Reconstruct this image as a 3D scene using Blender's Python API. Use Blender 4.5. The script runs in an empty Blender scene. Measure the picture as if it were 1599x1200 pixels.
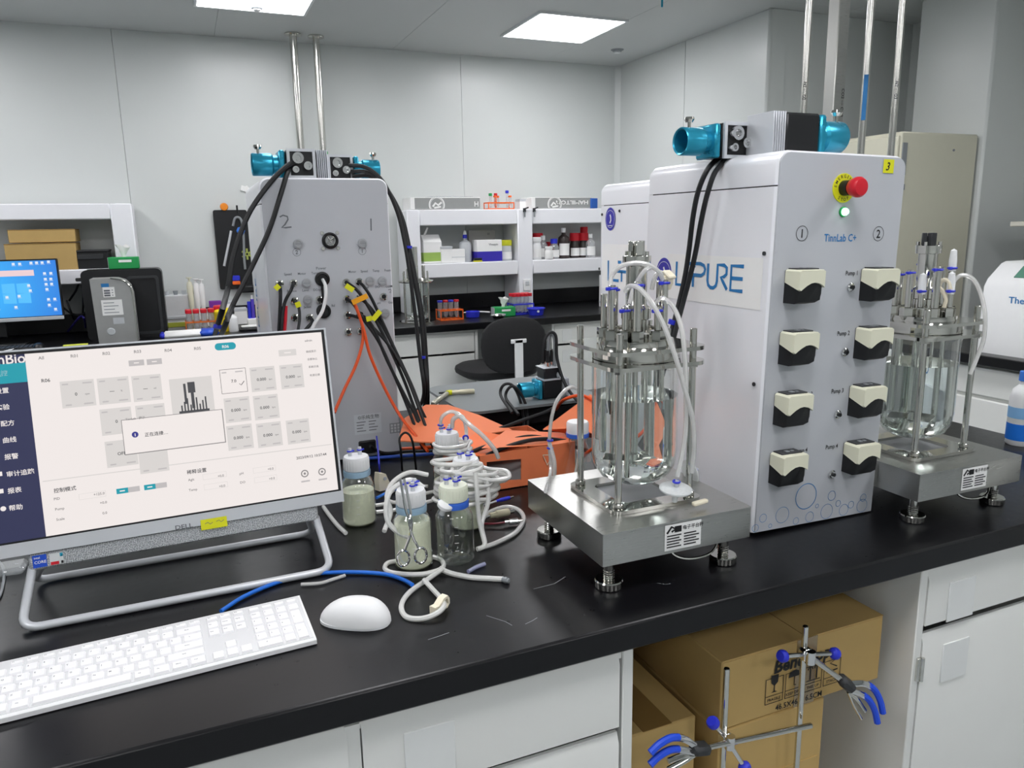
import bpy, bmesh, math, random
from mathutils import Matrix, Vector
random.seed(7)
sc = bpy.context.scene
COL = sc.collection
PI = math.pi
# ------------------------------------------------------------------ camera, world, exposure
cam_d = bpy.data.cameras.new('camera')
cam_d.sensor_fit = 'HORIZONTAL'; cam_d.sensor_width = 36.0
cam_d.lens = 36.0 * 1182.775 / 1599.0
cam_d.clip_start = 0.02; cam_d.clip_end = 60
cam = bpy.data.objects.new('camera', cam_d); COL.objects.link(cam)
yaw, pit, rol = math.radians(22.9574732), math.radians(11.66020749), math.radians(-1.05472383)
fw = Vector((math.sin(yaw)*math.cos(pit), math.cos(yaw)*math.cos(pit), -math.sin(pit)))
rt = Vector((math.cos(yaw), -math.sin(yaw), 0)); up = rt.cross(fw)
r2 = rt*math.cos(rol) + up*math.sin(rol); u2 = up*math.cos(rol) - rt*math.sin(rol)
cam.matrix_world = Matrix(((r2.x, u2.x, -fw.x, 0), (r2.y, u2.y, -fw.y, 0), (r2.z, u2.z, -fw.z, 1.45), (0, 0, 0, 1)))
sc.camera = cam
wd = bpy.data.worlds.new('world'); sc.world = wd; wd.use_nodes = True
wd.node_tree.nodes['Background'].inputs[0].default_value = (.8, .85, .9, 1)
wd.node_tree.nodes['Background'].inputs[1].default_value = 0.15
sc.view_settings.view_transform = 'Standard'; sc.view_settings.look = 'None'
sc.view_settings.gamma = 1; sc.view_settings.use_curve_mapping = False
sc.view_settings.exposure = 0.56
PANEL_STRENGTH = 11.0

# ------------------------------------------------------------------ materials
def lin(c):
    c = c / 255.0
    return c/12.92 if c <= .04045 else ((c+.055)/1.055)**2.4
def rgb(h):
    h = h.lstrip('#'); return tuple(lin(int(h[i:i+2], 16)) for i in (0, 2, 4))
MATS = {}
def mt(name, col, rough=.5, metal=0.0, var=.06, scale=30, bump=0.0, coat=0.0, trans=0.0, ior=1.45, emit=0.0, spec=.5, aniso=None, alpha=1.0, sss=0.0):
    """procedural principled material: noise varies colour and roughness a little, optional fine relief"""
    if name in MATS: return MATS[name]
    m = bpy.data.materials.new(name); m.use_nodes = True
    nt = m.node_tree; b = nt.nodes['Principled BSDF']; c = rgb(col)
    m.diffuse_color = (*c, 1)
    b.inputs['Base Color'].default_value = (*c, 1)
    b.inputs['Roughness'].default_value = rough; b.inputs['Metallic'].default_value = metal
    b.inputs['IOR'].default_value = ior; b.inputs['Transmission Weight'].default_value = trans
    b.inputs['Coat Weight'].default_value = coat; b.inputs['Alpha'].default_value = alpha
    b.inputs['Specular IOR Level'].default_value = spec
    if sss: b.inputs['Subsurface Weight'].default_value = sss; b.inputs['Subsurface Radius'].default_value = (.01, .01, .01)
    if emit:
        b.inputs['Base Color'].default_value = (.01, .01, .01, 1)
        b.inputs['Emission Color'].default_value = (*c, 1); b.inputs['Emission Strength'].default_value = emit
        MATS[name] = m; return m
    tc = nt.nodes.new('ShaderNodeTexCoord'); no = nt.nodes.new('ShaderNodeTexNoise')
    no.inputs['Scale'].default_value = scale; no.inputs['Detail'].default_value = 4
    src = tc.outputs['Object']
    if aniso:
        mp = nt.nodes.new('ShaderNodeMapping'); mp.inputs['Scale'].default_value = aniso
        nt.links.new(src, mp.inputs[0]); src = mp.outputs[0]
    nt.links.new(src, no.inputs['Vector'])
    if var:
        mx = nt.nodes.new('ShaderNodeMix'); mx.data_type = 'RGBA'
        mx.inputs[6].default_value = (*[v*(1-var) for v in c], 1); mx.inputs[7].default_value = (*[min(1, v*(1+var)) for v in c], 1)
        nt.links.new(no.outputs[0], mx.inputs[0]); nt.links.new(mx.outputs[2], b.inputs['Base Color'])
        mr = nt.nodes.new('ShaderNodeMapRange'); mr.inputs[3].default_value = max(0, rough*(1-2*var)); mr.inputs[4].default_value = min(1, rough*(1+2*var))
        nt.links.new(no.outputs[0], mr.inputs[0]); nt.links.new(mr.outputs[0], b.inputs['Roughness'])
    if bump:
        bp = nt.nodes.new('ShaderNodeBump'); bp.inputs['Strength'].default_value = bump; bp.inputs['Distance'].default_value = .002
        nt.links.new(no.outputs[0], bp.inputs['Height']); nt.links.new(bp.outputs[0], b.inputs['Normal'])
    MATS[name] = m; return m
def thin_glass(name, tint='f4faf6', gloss=.9, rough=.02, blend=.12, milk=0.0, thru=.25):
    """thin walled clear material: transparent, with fresnel reflection and an optional milky share"""
    if name in MATS: return MATS[name]
    m = bpy.data.materials.new(name); m.use_nodes = True; nt = m.node_tree
    for n in list(nt.nodes): nt.nodes.remove(n)
    out = nt.nodes.new('ShaderNodeOutputMaterial'); tr = nt.nodes.new('ShaderNodeBsdfTransparent'); gl = nt.nodes.new('ShaderNodeBsdfGlossy')
    c = rgb(tint); tr.inputs[0].default_value = (*c, 1); gl.inputs['Color'].default_value = (gloss, gloss, gloss, 1); gl.inputs['Roughness'].default_value = rough
    no = nt.nodes.new('ShaderNodeTexNoise'); no.inputs['Scale'].default_value = 12
    lw = nt.nodes.new('ShaderNodeLayerWeight'); lw.inputs[0].default_value = blend
    mr = nt.nodes.new('ShaderNodeMapRange'); mr.inputs[3].default_value = .05; mr.inputs[4].default_value = .95
    nt.links.new(lw.outputs[1], mr.inputs[0])
    mx = nt.nodes.new('ShaderNodeMixShader'); nt.links.new(mr.outputs[0], mx.inputs[0])
    last = tr
    if milk:
        df = nt.nodes.new('ShaderNodeBsdfDiffuse'); df.inputs[0].default_value = (*c, 1)
        tl = nt.nodes.new('ShaderNodeBsdfTranslucent'); tl.inputs[0].default_value = (*c, 1)
        a = nt.nodes.new('ShaderNodeMixShader'); a.inputs[0].default_value = thru
        nt.links.new(df.outputs[0], a.inputs[1]); nt.links.new(tl.outputs[0], a.inputs[2])
        mm = nt.nodes.new('ShaderNodeMixShader')
        r = nt.nodes.new('ShaderNodeMapRange'); r.inputs[3].default_value = milk*.85; r.inputs[4].default_value = min(1, milk*1.15)
        nt.links.new(no.outputs[0], r.inputs[0]); nt.links.new(r.outputs[0], mm.inputs[0])
        nt.links.new(tr.outputs[0], mm.inputs[1]); nt.links.new(a.outputs[0], mm.inputs[2]); last = mm
    nt.links.new(last.outputs[0], mx.inputs[1]); nt.links.new(gl.outputs[0], mx.inputs[2]); nt.links.new(mx.outputs[0], out.inputs[0])
    MATS[name] = m; return m

# ------------------------------------------------------------------ mesh builder
FRONT = Matrix.Rotation(PI/2, 4, 'X')                     # text plane -> faces -Y
LEFT = Matrix(((0, 0, -1, 0), (-1, 0, 0, 0), (0, 1, 0, 0), (0, 0, 0, 1)))   # text plane -> faces -X
def TR(x, y, z): return Matrix.Translation((x, y, z))
def RX(a): return Matrix.Rotation(a, 4, 'X')
def RY(a): return Matrix.Rotation(a, 4, 'Y')
def RZ(a): return Matrix.Rotation(a, 4, 'Z')
def align(a, b):
    """matrix that takes local Z to the direction a->b, origin at a"""
    a = Vector(a); d = (Vector(b)-a)
    q = Vector((0, 0, 1)).rotation_difference(d.normalized()) if d.length > 1e-9 else Matrix().to_quaternion()
    return Matrix.Translation(a) @ q.to_matrix().to_4x4()
def spline(pts, n=6, closed=False):
    P = [Vector(p) for p in pts]
    if len(P) < 3: return P
    out = []; N = len(P)
    rng = range(N if closed else N-1)
    for i in rng:
        if closed: p0, p1, p2, p3 = P[i-1], P[i], P[(i+1) % N], P[(i+2) % N]
        else:
            p1, p2 = P[i], P[i+1]
            p0 = P[i-1] if i > 0 else p1*2-p2
            p3 = P[i+2] if i+2 < N else p2*2-p1
        for k in range(n):
            t = k/n
            out.append(.5*((2*p1)+(p2-p0)*t+(2*p0-5*p1+4*p2-p3)*t*t+(3*p1-p0-3*p2+p3)*t**3))
    if not closed: out.append(P[-1])
    return out
G = {}
class M:
    def __init__(s, T=None): s.v = []; s.f = []; s.m = []; s.T = T or Matrix()
    def add(s, verts, faces, mi=0, T=None):
        o = len(s.v); A = s.T @ T if T else s.T
        s.v += [A @ Vector(p) for p in verts]
        for f in faces: s.f.append([i+o for i in f]); s.m.append(mi)
        return s
    def box(s, c, d, bev=0, T=None, mi=0):
        x, y, z = d[0]/2, d[1]/2, d[2]/2; T = (T or Matrix()) @ TR(*c) if T else TR(*c)
        if bev <= 0:
            V = [(i*x, j*y, k*z) for i in (-1, 1) for j in (-1, 1) for k in (-1, 1)]
            return s.add(V, [(0, 1, 3, 2), (4, 6, 7, 5), (0, 4, 5, 1), (2, 3, 7, 6), (0, 2, 6, 4), (1, 5, 7, 3)], mi, T)
        b = min(bev, x*.98, y*.98, z*.98); V = []; ix = {}
        for i in (-1, 1):
            for j in (-1, 1):
                for k in (-1, 1):
                    for a in range(3):
                        ix[i, j, k, a] = len(V)
                        V.append((i*(x if a == 0 else x-b), j*(y if a == 1 else y-b), k*(z if a == 2 else z-b)))
        F = []; S = (-1, 1)
        for i in S:
            F.append([ix[i, -1, -1, 0], ix[i, 1, -1, 0], ix[i, 1, 1, 0], ix[i, -1, 1, 0]])
            F.append([ix[-1, i, -1, 1], ix[1, i, -1, 1], ix[1, i, 1, 1], ix[-1, i, 1, 1]])
            F.append([ix[-1, -1, i, 2], ix[1, -1, i, 2], ix[1, 1, i, 2], ix[-1, 1, i, 2]])
            for j in S:
                F.append([ix[i, j, -1, 0], ix[i, j, -1, 1], ix[i, j, 1, 1], ix[i, j, 1, 0]])
                F.append([ix[i, -1, j, 0], ix[i, -1, j, 2], ix[i, 1, j, 2], ix[i, 1, j, 0]])
                F.append([ix[-1, i, j, 1], ix[-1, i, j, 2], ix[1, i, j, 2], ix[1, i, j, 1]])
                for k in S: F.append([ix[i, j, k, 0], ix[i, j, k, 1], ix[i, j, k, 2]])
        return s.add(V, F, mi, T)
    def lathe(s, prof, n=20, T=None, mi=0, a0=0, a1=2*PI):
        """prof: list of (radius, z)"""
        full = abs(a1-a0-2*PI) < 1e-6; N = n if full else n+1
        V = []; F = []; R = []
        for r, z in prof:
            if r < 1e-7: R.append([len(V)]*N); V.append((0, 0, z))
            else:
                R.append(list(range(len(V), len(V)+N)))
                V += [(r*math.cos(a0+(a1-a0)*i/n), r*math.sin(a0+(a1-a0)*i/n), z) for i in range(N)]
        for p, q in zip(R, R[1:]):
            for i in range(n):
                j = (i+1) % N; f = [p[i], p[j], q[j], q[i]]; g = []
                for t in f:
                    if t not in g: g.append(t)
                if len(g) > 2: F.append(g)
        return s.add(V, F, mi, T)
    def cyl(s, a, b, r, r2=None, n=14, mi=0, ch=0):
        L = (Vector(b)-Vector(a)).length; r2 = r if r2 is None else r2
        pr = [(0, 0), (r-ch, 0), (r, ch), (r2, L-ch), (r2-ch, L), (0, L)] if ch else [(0, 0), (r, 0), (r2, L), (0, L)]
        return s.lathe(pr, n, align(a, b), mi)
    def tube(s, pts, r, n=8, k=6, closed=False, mi=0, flat=None, raw=False):
        P = [Vector(p) for p in pts] if raw else spline(pts, k, closed)
        N = len(P); V = []; F = []
        t0 = (P[1]-P[0]).normalized(); nn = t0.orthogonal().normalized()
        for i in range(N):
            if closed: t = (P[(i+1) % N]-P[i-1]).normalized()
            else: t = (P[min(i+1, N-1)]-P[max(i-1, 0)]).normalized()
            nn = (nn - t*nn.dot(t));
            nn = nn.normalized() if nn.length > 1e-6 else t.orthogonal().normalized()
            bb = t.cross(nn)
            for j in range(n):
                a = 2*PI*j/n
                V.append(P[i]+nn*(r*math.cos(a))+bb*(r*(flat or 1)*math.sin(a)))
        for i in range(N if closed else N-1):
            for j in range(n):
                A, B = i*n, ((i+1) % N)*n
                F.append([A+j, A+(j+1) % n, B+(j+1) % n, B+j])
        if not closed: F.append(list(range(n))[::-1]); F.append([(N-1)*n+j for j in range(n)])
        return s.add(V, F, mi)
    def prism(s, poly, z0, z1, T=None, mi=0):
        n = len(poly); V = [(x, y, z0) for x, y in poly]+[(x, y, z1) for x, y in poly]
        F = [list(range(n))[::-1], list(range(n, 2*n))]+[[i, (i+1) % n, n+(i+1) % n, n+i] for i in range(n)]
        return s.add(V, F, mi, T)
    def ringplate(s, outer, inner, z0, z1, T=None, mi=0):
        """plate with a hole: outer and inner have the same number of points"""
        n = len(outer); V = []
        for z in (z0, z1): V += [(x, y, z) for x, y in outer]+[(x, y, z) for x, y in inner]
        F = []
        for i in range(n):
            j = (i+1) % n
            F += [[i, n+i, n+j, j], [2*n+i, 2*n+j, 3*n+j, 3*n+i], [i, j, 2*n+j, 2*n+i], [n+i, 3*n+i, 3*n+j, n+j]]
        return s.add(V, F, mi, T)
    def sph(s, c, r, n=14, mi=0, sc=(1, 1, 1)):
        h = n//2
        return s.lathe([(math.sin(PI*i/h)*r if 0 < i < h else 0, -math.cos(PI*i/h)*r) for i in range(h+1)], n, TR(*c) @ Matrix.Diagonal((*sc, 1)), mi)
    def torus(s, c, R, r, n=24, k=8, T=None, mi=0):
        T = TR(*c) @ T if T else TR(*c)
        A = [T @ Vector((R*math.cos(2*PI*i/n), R*math.sin(2*PI*i/n), 0)) for i in range(n)]
        return s.tube(A, r, k, closed=True, mi=mi, raw=True)
    def quad(s, x0, y0, x1, y1, z=0, T=None, mi=0):
        return s.add([(x0, y0, z), (x1, y0, z), (x1, y1, z), (x0, y1, z)], [(0, 1, 2, 3)], mi, T)
    def text(s, body, size, x, y, T=None, mi=0, ax='LEFT', z=0, sx=1.0, shear=0, bold=.014):
        c = bpy.data.curves.new('t', 'FONT'); c.body = body; c.size = size; c.align_x = ax; c.resolution_u = 2; c.shear = shear; c.offset = bold*size
        o = bpy.data.objects.new('t', c); me = bpy.data.meshes.new_from_object(o)
        V = [(v.co.x*sx+x, v.co.y+y, z) for v in me.vertices]; F = [list(p.vertices) for p in me.polygons]
        bpy.data.objects.remove(o); bpy.data.curves.remove(c); bpy.data.meshes.remove(me)
        return s.add(V, F, mi, T)
    def stroke(s, pts, w, T=None, mi=0, z=0):
        """flat pen stroke through 2-D points"""
        P = [Vector((p[0], p[1])) for p in pts]; n = len(P); L = []; R = []
        for i in range(n):
            t = (P[min(i+1, n-1)]-P[max(i-1, 0)]).normalized(); q = Vector((-t.y, t.x))*w/2
            L.append(P[i]+q); R.append(P[i]-q)
        V = [(p.x, p.y, z) for p in L]+[(p.x, p.y, z) for p in R]
        return s.add(V, [[n+i, n+i+1, i+1, i] for i in range(n-1)], mi, T)
    def circ(s, x, y, r, w, T=None, mi=0, n=28, z=0):
        V = [(x+math.cos(2*PI*i/n)*q, y+math.sin(2*PI*i/n)*q, z) for q in (r-w/2, r+w/2) for i in range(n)]
        return s.add(V, [[i, n+i, n+(i+1) % n, (i+1) % n] for i in range(n)], mi, T)
    def disc(s, x, y, r, T=None, mi=0, n=24, z=0):
        return s.add([(x+math.cos(2*PI*i/n)*r, y+math.sin(2*PI*i/n)*r, z) for i in range(n)], [list(range(n))], mi, T)
    def mesh(s, name, mats, off=None):
        me = bpy.data.meshes.new(name)
        me.from_pydata([(p - off if off else p) for p in s.v], [], s.f)
        for m in (mats if isinstance(mats, (list, tuple)) else [mats]): me.materials.append(m)
        me.polygons.foreach_set('material_index', s.m)
        bm = bmesh.new(); bm.from_mesh(me); bmesh.ops.recalc_face_normals(bm, faces=bm.faces); bm.to_mesh(me); bm.free()
        me.shade_smooth(); me.set_sharp_from_angle(angle=math.radians(38))
        return me
    def part(s, name, mats, parent, world=False, label=None, kind=None, flip=False):
        if world:
            inv = G[parent].inverted(); s.v = [inv @ p for p in s.v]
        o = bpy.data.objects.new(name, s.mesh(name, mats)); COL.objects.link(o); o.parent = parent; G[o] = G.get(parent, Matrix())
        if label: o['label'] = label
        if kind: o['kind'] = kind
        return o
    def top(s, name, mats, label=None, cat=None, group=None, kind=None):
        xs = [p.x for p in s.v]; ys = [p.y for p in s.v]; zs = [p.z for p in s.v]
        off = Vector(((min(xs)+max(xs))/2, (min(ys)+max(ys))/2, min(zs)))
        o = bpy.data.objects.new(name, s.mesh(name, mats, off)); COL.objects.link(o); o.location = off; G[o] = Matrix.Translation(off)
        tag(o, label, cat, group, kind); return o
def tag(o, label=None, cat=None, group=None, kind=None):
    if label: o['label'] = label
    if cat: o['category'] = cat
    if group: o['group'] = group
    if kind: o['kind'] = kind
    return o
def thing(name, label, cat, loc=(0, 0, 0), rotz=0, group=None, mat=None, kind=None):
    o = bpy.data.objects.new(name, None); COL.objects.link(o); o.empty_display_size = .05
    A = mat if mat is not None else TR(*loc) @ RZ(rotz)
    o.location = A.to_translation(); o.rotation_euler = A.to_euler(); o.scale = A.to_scale(); G[o] = A
    return tag(o, label, cat, group, kind)
def dup(root, loc, rotz=0, label=None, group=None):
    r = root.copy(); COL.objects.link(r); r.location = loc; r.rotation_euler = (0, 0, rotz)
    G[r] = TR(*loc) @ RZ(rotz)
    if label: r['label'] = label
    if group: r['group'] = group
    for ch in list(root.children):
        c = ch.copy(); COL.objects.link(c); c.parent = r
        for g in list(ch.children):
            d = g.copy(); COL.objects.link(d); d.parent = c
    return r
def rrect(x0, y0, x1, y1, r, n=5):
    out = []
    for cx, cy, a in ((x1-r, y1-r, 0), (x0+r, y1-r, 90), (x0+r, y0+r, 180), (x1-r, y0+r, 270)):
        for i in range(n+1):
            t = math.radians(a+90*i/n); out.append((cx+r*math.cos(t), cy+r*math.sin(t)))
    return out
def circle(x, y, r, n=24): return [(x+r*math.cos(2*PI*i/n), y+r*math.sin(2*PI*i/n)) for i in range(n)]

# shared materials
WALL = mt('wall_panel_paint', 'd3d7d5', .30, var=.02, scale=3)
CEIL = mt('ceiling_panel_paint', 'c6c9c8', .45, var=.02, scale=3)
FLOOR = mt('grey_vinyl_floor', 'aab0b2', .45, var=.05, scale=8)
WHITE = mt('white_enamel', 'e8ebec', .35, var=.03)
CABW = mt('white_cabinet_steel', 'e3e4e0', .35, var=.02, scale=10)
TOWERW = mt('tower_white_enamel', 'f1f2f6', .28, var=.02, scale=8, coat=.2)
PANELG = mt('tower_grey_panel', 'bec1c6', .42, var=.03, scale=14)
BENCHB = mt('black_worktop', '0d0d10', .30, var=.10, scale=60, bump=.02, spec=.38)
BLACK = mt('black_plastic', '17181a', .4)
RUBBER = mt('black_rubber', '151618', .55)
DARK = mt('dark_grey_plastic', '2e3032', .5)
GREY = mt('grey_plastic', '8c9194', .5)
LGREY = mt('light_grey_plastic', 'c4c8cb', .45)
STEEL = mt('polished_steel', 'd2d1cb', .085, 1.0, var=.05, scale=25)
PIPE = mt('pipe_steel', 'cfcec8', .2, 1.0, var=.02, scale=4)
BRUSH = mt('brushed_steel', 'bdbdb9', .30, 1.0, var=.12, scale=40, aniso=(1, 18, 18))
CHROME = mt('chrome', 'dcdcdc', .08, 1.0, var=.03)
ALU = mt('silver_painted_plastic', 'd2d5d9', .32, .25, var=.03)
WPLAST = mt('white_plastic', 'eeefef', .35, var=.02)
PAPER = mt('white_paper', 'f2f2f0', .8, var=.02)
CYAN = mt('turquoise_anodised', '2f9fbe', .28, .55, var=.05)
RED = mt('red_plastic', 'd32030', .35)
BLUE = mt('blue_plastic', '2c36c8', .4)
SKY = mt('sky_blue_plastic', '3f7fe0', .4)
YEL = mt('yellow_label', 'e2e21e', .6)
ORANGE = mt('orange_plastic', 'f26a22', .45)
ORBOARD = mt('orange_sheet', 'ef8355', .55, var=.05, scale=10)
GREEN = mt('green_plastic', '1f9a50', .5)
CARD = mt('brown_cardboard', 'c3a468', .8, var=.08, scale=18)
CARDD = mt('cardboard_edge', '8a6a36', .85)
INK = mt('black_ink', '17181a', .6, var=0)
GINK = mt('grey_ink', '6a6d72', .6, var=0)
BINK = mt('blue_ink', '2a7ab8', .5, var=0)
CREAM = mt('cream_plastic', 'e4e3cc', .38, var=.03)
SILI = thin_glass('clear_silicone', 'f8f8f6', .8, .15, .2, milk=.68)
TUBEW = thin_glass('milky_silicone', 'fafaf7', .6, .25, .14, milk=.93)
GLASS = thin_glass('clear_glass', 'fafdfb', 1.0, .01, .19)
MILKP = thin_glass('milky_polypropylene', 'f3f6f6', .6, .3, .15, milk=.85)
CLEARP = thin_glass('clear_plastic', 'f6f8f9', .9, .06, .13, milk=.25)
PALEB = thin_glass('pale_blue_plastic', 'b9dcf4', .6, .3, .15, milk=.92, thru=.2)
LIQ = thin_glass('pale_yellow_liquid', 'fefee6', .3, .05, .05, milk=1.0, thru=.06)

# ================================================================== the room
CZ = 2.68
def structure(m, name, mats, parent=None): return m.top(name, mats, kind='structure') if parent is None else m.part(name, mats, parent, world=True)
fl = structure(M().box((.2, 1.25, -.02), (9.0, 8.9, .04)), 'floor', FLOOR)
# ceiling: backing with separate panels
ce = structure(M().box((.2, 1.25, CZ+.06), (9.0, 8.9, .04)), 'ceiling', CEIL)
for i in range(8):
    for j in range(4):
        M().box((-3.75+i*1.16+.0, -2.1+j*2.3, CZ+.02), (1.1587, 2.2987, .04), .001).part('ceiling_panel', CEIL, ce, world=True)
# back wall: backing and wide flat panels with fine joints
s1, s2 = (-0.2769, 5.5, 2.2922)[0], (1.9718, 5.5, 2.4859)[0]
wb = structure(M().box((-.3, 5.58, 1.34), (8.2, .08, 2.68)), 'wall_back', WALL)
xs = [-4.3, s1-(s2-s1), s1, s2, 3.3]
for a, b in zip(xs, xs[1:]):
    M().box(((a+b)/2, 5.52, 1.34), (b-a-.0016, .04, 2.68), .001).part('wall_panel', WALL, wb, world=True)
# right wall: a stretch at the back, a return, a recess with a pilaster
wr = structure(M().box((3.36, 4.64, 1.34), (.12, 1.72, 2.68), .004), 'wall_right', WALL)
M().box((3.297, 4.2, 1.34), (.006, .84, 2.68), .002).part('wall_panel', WALL, wr, world=True)
M().box((3.297, 5.06, 1.34), (.006, .87, 2.68), .002).part('wall_panel', WALL, wr, world=True)
structure(M().box((3.95, 3.84, 1.34), (1.08, .12, 2.68), .003), 'wall_return', WALL)
structure(M().box((4.5, .4, 1.34), (.12, 7.0, 2.68)), 'wall_recess', WALL)
structure(M().box((4.22, 3.13, 1.34), (.44, .47, 2.68), .012), 'wall_pilaster', WALL)
structure(M().box((-4.25, 1.25, 1.34), (.1, 8.9, 2.68)), 'wall_left', WALL)
structure(M().box((.2, -3.15, 1.34), (9.0, .1, 2.68)), 'wall_front', WALL)
# coved corner strips
structure(M().add([(3.3, 5.46, 0), (3.26, 5.5, 0), (3.3, 5.5, 0), (3.3, 5.46, CZ), (3.26, 5.5, CZ), (3.3, 5.5, CZ)], [(0, 1, 4, 3), (0, 2, 1), (3, 4, 5), (1, 2, 5, 4), (0, 3, 5, 2)]), 'trim_1', WALL)
structure(M().box((3.29, 3.79, 1.34), (.035, .035, 2.68), .012), 'trim_4', WALL)

# ---- ceiling lights (the room's light)
LIGHT = mt('light_diffuser', 'fdfcff', emit=PANEL_STRENGTH)
names = {(1, 3): 'square ceiling light panel cut by the top edge above the steel pipes', (2, 3): 'square ceiling light panel fully in view near the right corner'}
for i, x in enumerate((-1.37, .48, 2.33)):
    for j, y in enumerate((-1.6, .45, 2.5, 4.5)):
        lab = names.get((i, j), 'square ceiling light panel out of the picture in row %s, column %s of the room' % (('front', 'second', 'third', 'back')[j], ('left', 'middle', 'right')[i]))
        t = thing('ceiling_light', lab, 'light', (x, y+(.08 if i == 2 and j == 3 else 0), CZ), 0, 'square ceiling light panels')
        M().ringplate([(-.3, -.3), (.3, -.3), (.3, .3), (-.3, .3)], [(-.285, -.285), (.285, -.285), (.285, .285), (-.285, .285)], -.012, 0).part('frame', WHITE, t)
        M().box((0, 0, -.006), (.57, .57, .006)).part('diffuser', LIGHT, t)
for (x, y, z), w in (((0.5042, 4.7259, 2.67), 'left'), ((2.981, 4.9998, 2.67), 'right')):
    t = thing('ceiling_sprinkler', 'small round recessed ceiling fitting, the %s one of two' % w, 'sprinkler', (x, y, CZ))
    M().lathe([(0, -.014), (.03, -.014), (.036, -.006), (.045, -.004), (.047, 0)], 20).part('cover', GREY, t)
    M().cyl((0, 0, -.022), (0, 0, -.014), .022, n=16).part('plate', WHITE, t)
t = thing('ceiling_sensor', 'tiny teal capped fitting hanging from the ceiling at the top edge', 'sensor', ((2.5616, 3.8226, 2.66)[0], (2.5616, 3.8226, 2.66)[1], CZ))
M().cyl((0, 0, -.01), (0, 0, 0), .014, n=12).part('rose', WHITE, t)
M().cyl((0, 0, -.05), (0, 0, -.01), .006, n=10).part('stem', CYAN, t)

# ---- gas pipes coming down the back wall
for (x, y, z), lab, rr in (((0.7673, 5.2621, 2.68), 'left of two steel gas pipes dropping from the ceiling', .023), ((0.9135, 5.2813, 2.68), 'right steel gas pipe from the ceiling with the green valve', .022)):
    t = thing('gas_pipe', lab, 'pipe', (x, y, .85), 0, 'steel gas pipes at the back wall')
    M().cyl((0, 0, .0), (0, 0, CZ-.86), rr, n=24).part('tube', PIPE, t)
    M().cyl((0, 0, CZ-.862), (0, 0, CZ-.85), .052, n=20, ch=.003).part('flange', STEEL, t)
    M().cyl((0, 0, 0), (0, 0, .012), .05, n=20).part('foot_flange', STEEL, t)
    if 'green' in lab:
        q = (0.9188, 5.27, 1.94)[2]-.85
        v = M().cyl((0, 0, q-.03), (0, 0, q+.03), .03, n=16, ch=.006); v.box((0, -.035, q), (.02, .03, .03), .004); v.part('valve', GREEN, t)

# ---- service column and three thin gas pipes on the right
for px, yy, r, box, lab, lc in (((1.8428, 1.95, 1.7435), 1.95, .0105, 0, 'thin steel gas pipe with black lettering behind the left motor, leftmost of three', INK),
                            ((1.937, 1.8, 1.6573), 1.8, .0105, 0, 'thin steel gas pipe with a blue band of lettering', BINK),
                            ((2.1212, 1.85, 1.711), 1.85, .0105, 0, 'thin steel gas pipe in front of the beige cabinet, rightmost of three', GINK),
                            ((2.0359, 2.02, 1.9198), 2.02, .024, 1, 'square brushed steel service column rising behind the grey tower panel', INK)):
    t = thing('service_column' if box else 'gas_pipe', lab, 'column' if box else 'pipe', (px[0], yy, .85), 0, None if box else 'thin gas pipes on the island')
    if box: M().box((0, 0, .915), (r*2, r*2, 1.83), .003).part('post', BRUSH, t)
    else: M().cyl((0, 0, 0), (0, 0, 1.83), r, n=20).part('tube', PIPE, t)
    M().cyl((0, 0, 0), (0, 0, .01), r*2.2, n=18).part('foot_flange', STEEL, t)
    M().cyl((0, 0, 1.818), (0, 0, 1.83), r*2.2, n=18).part('ceiling_flange', STEEL, t)
    L = M((TR(.012, -r-.0012, 0) if box else RZ(-PI/4) @ TR(0, -r-.0008, 0)) @ FRONT @ RZ(-PI/2))
    if lc is BINK: L.quad(-1.03, -.006, -.90, .006)
    L.text({1: 'CO2 \u2014 CO2', 0: 'N2 \u2014 O2'}[box] if lc is not BINK else 'O2', .016 if box else .013, -1.03, -.004)
    L.part('lettering', lc, t)

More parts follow.
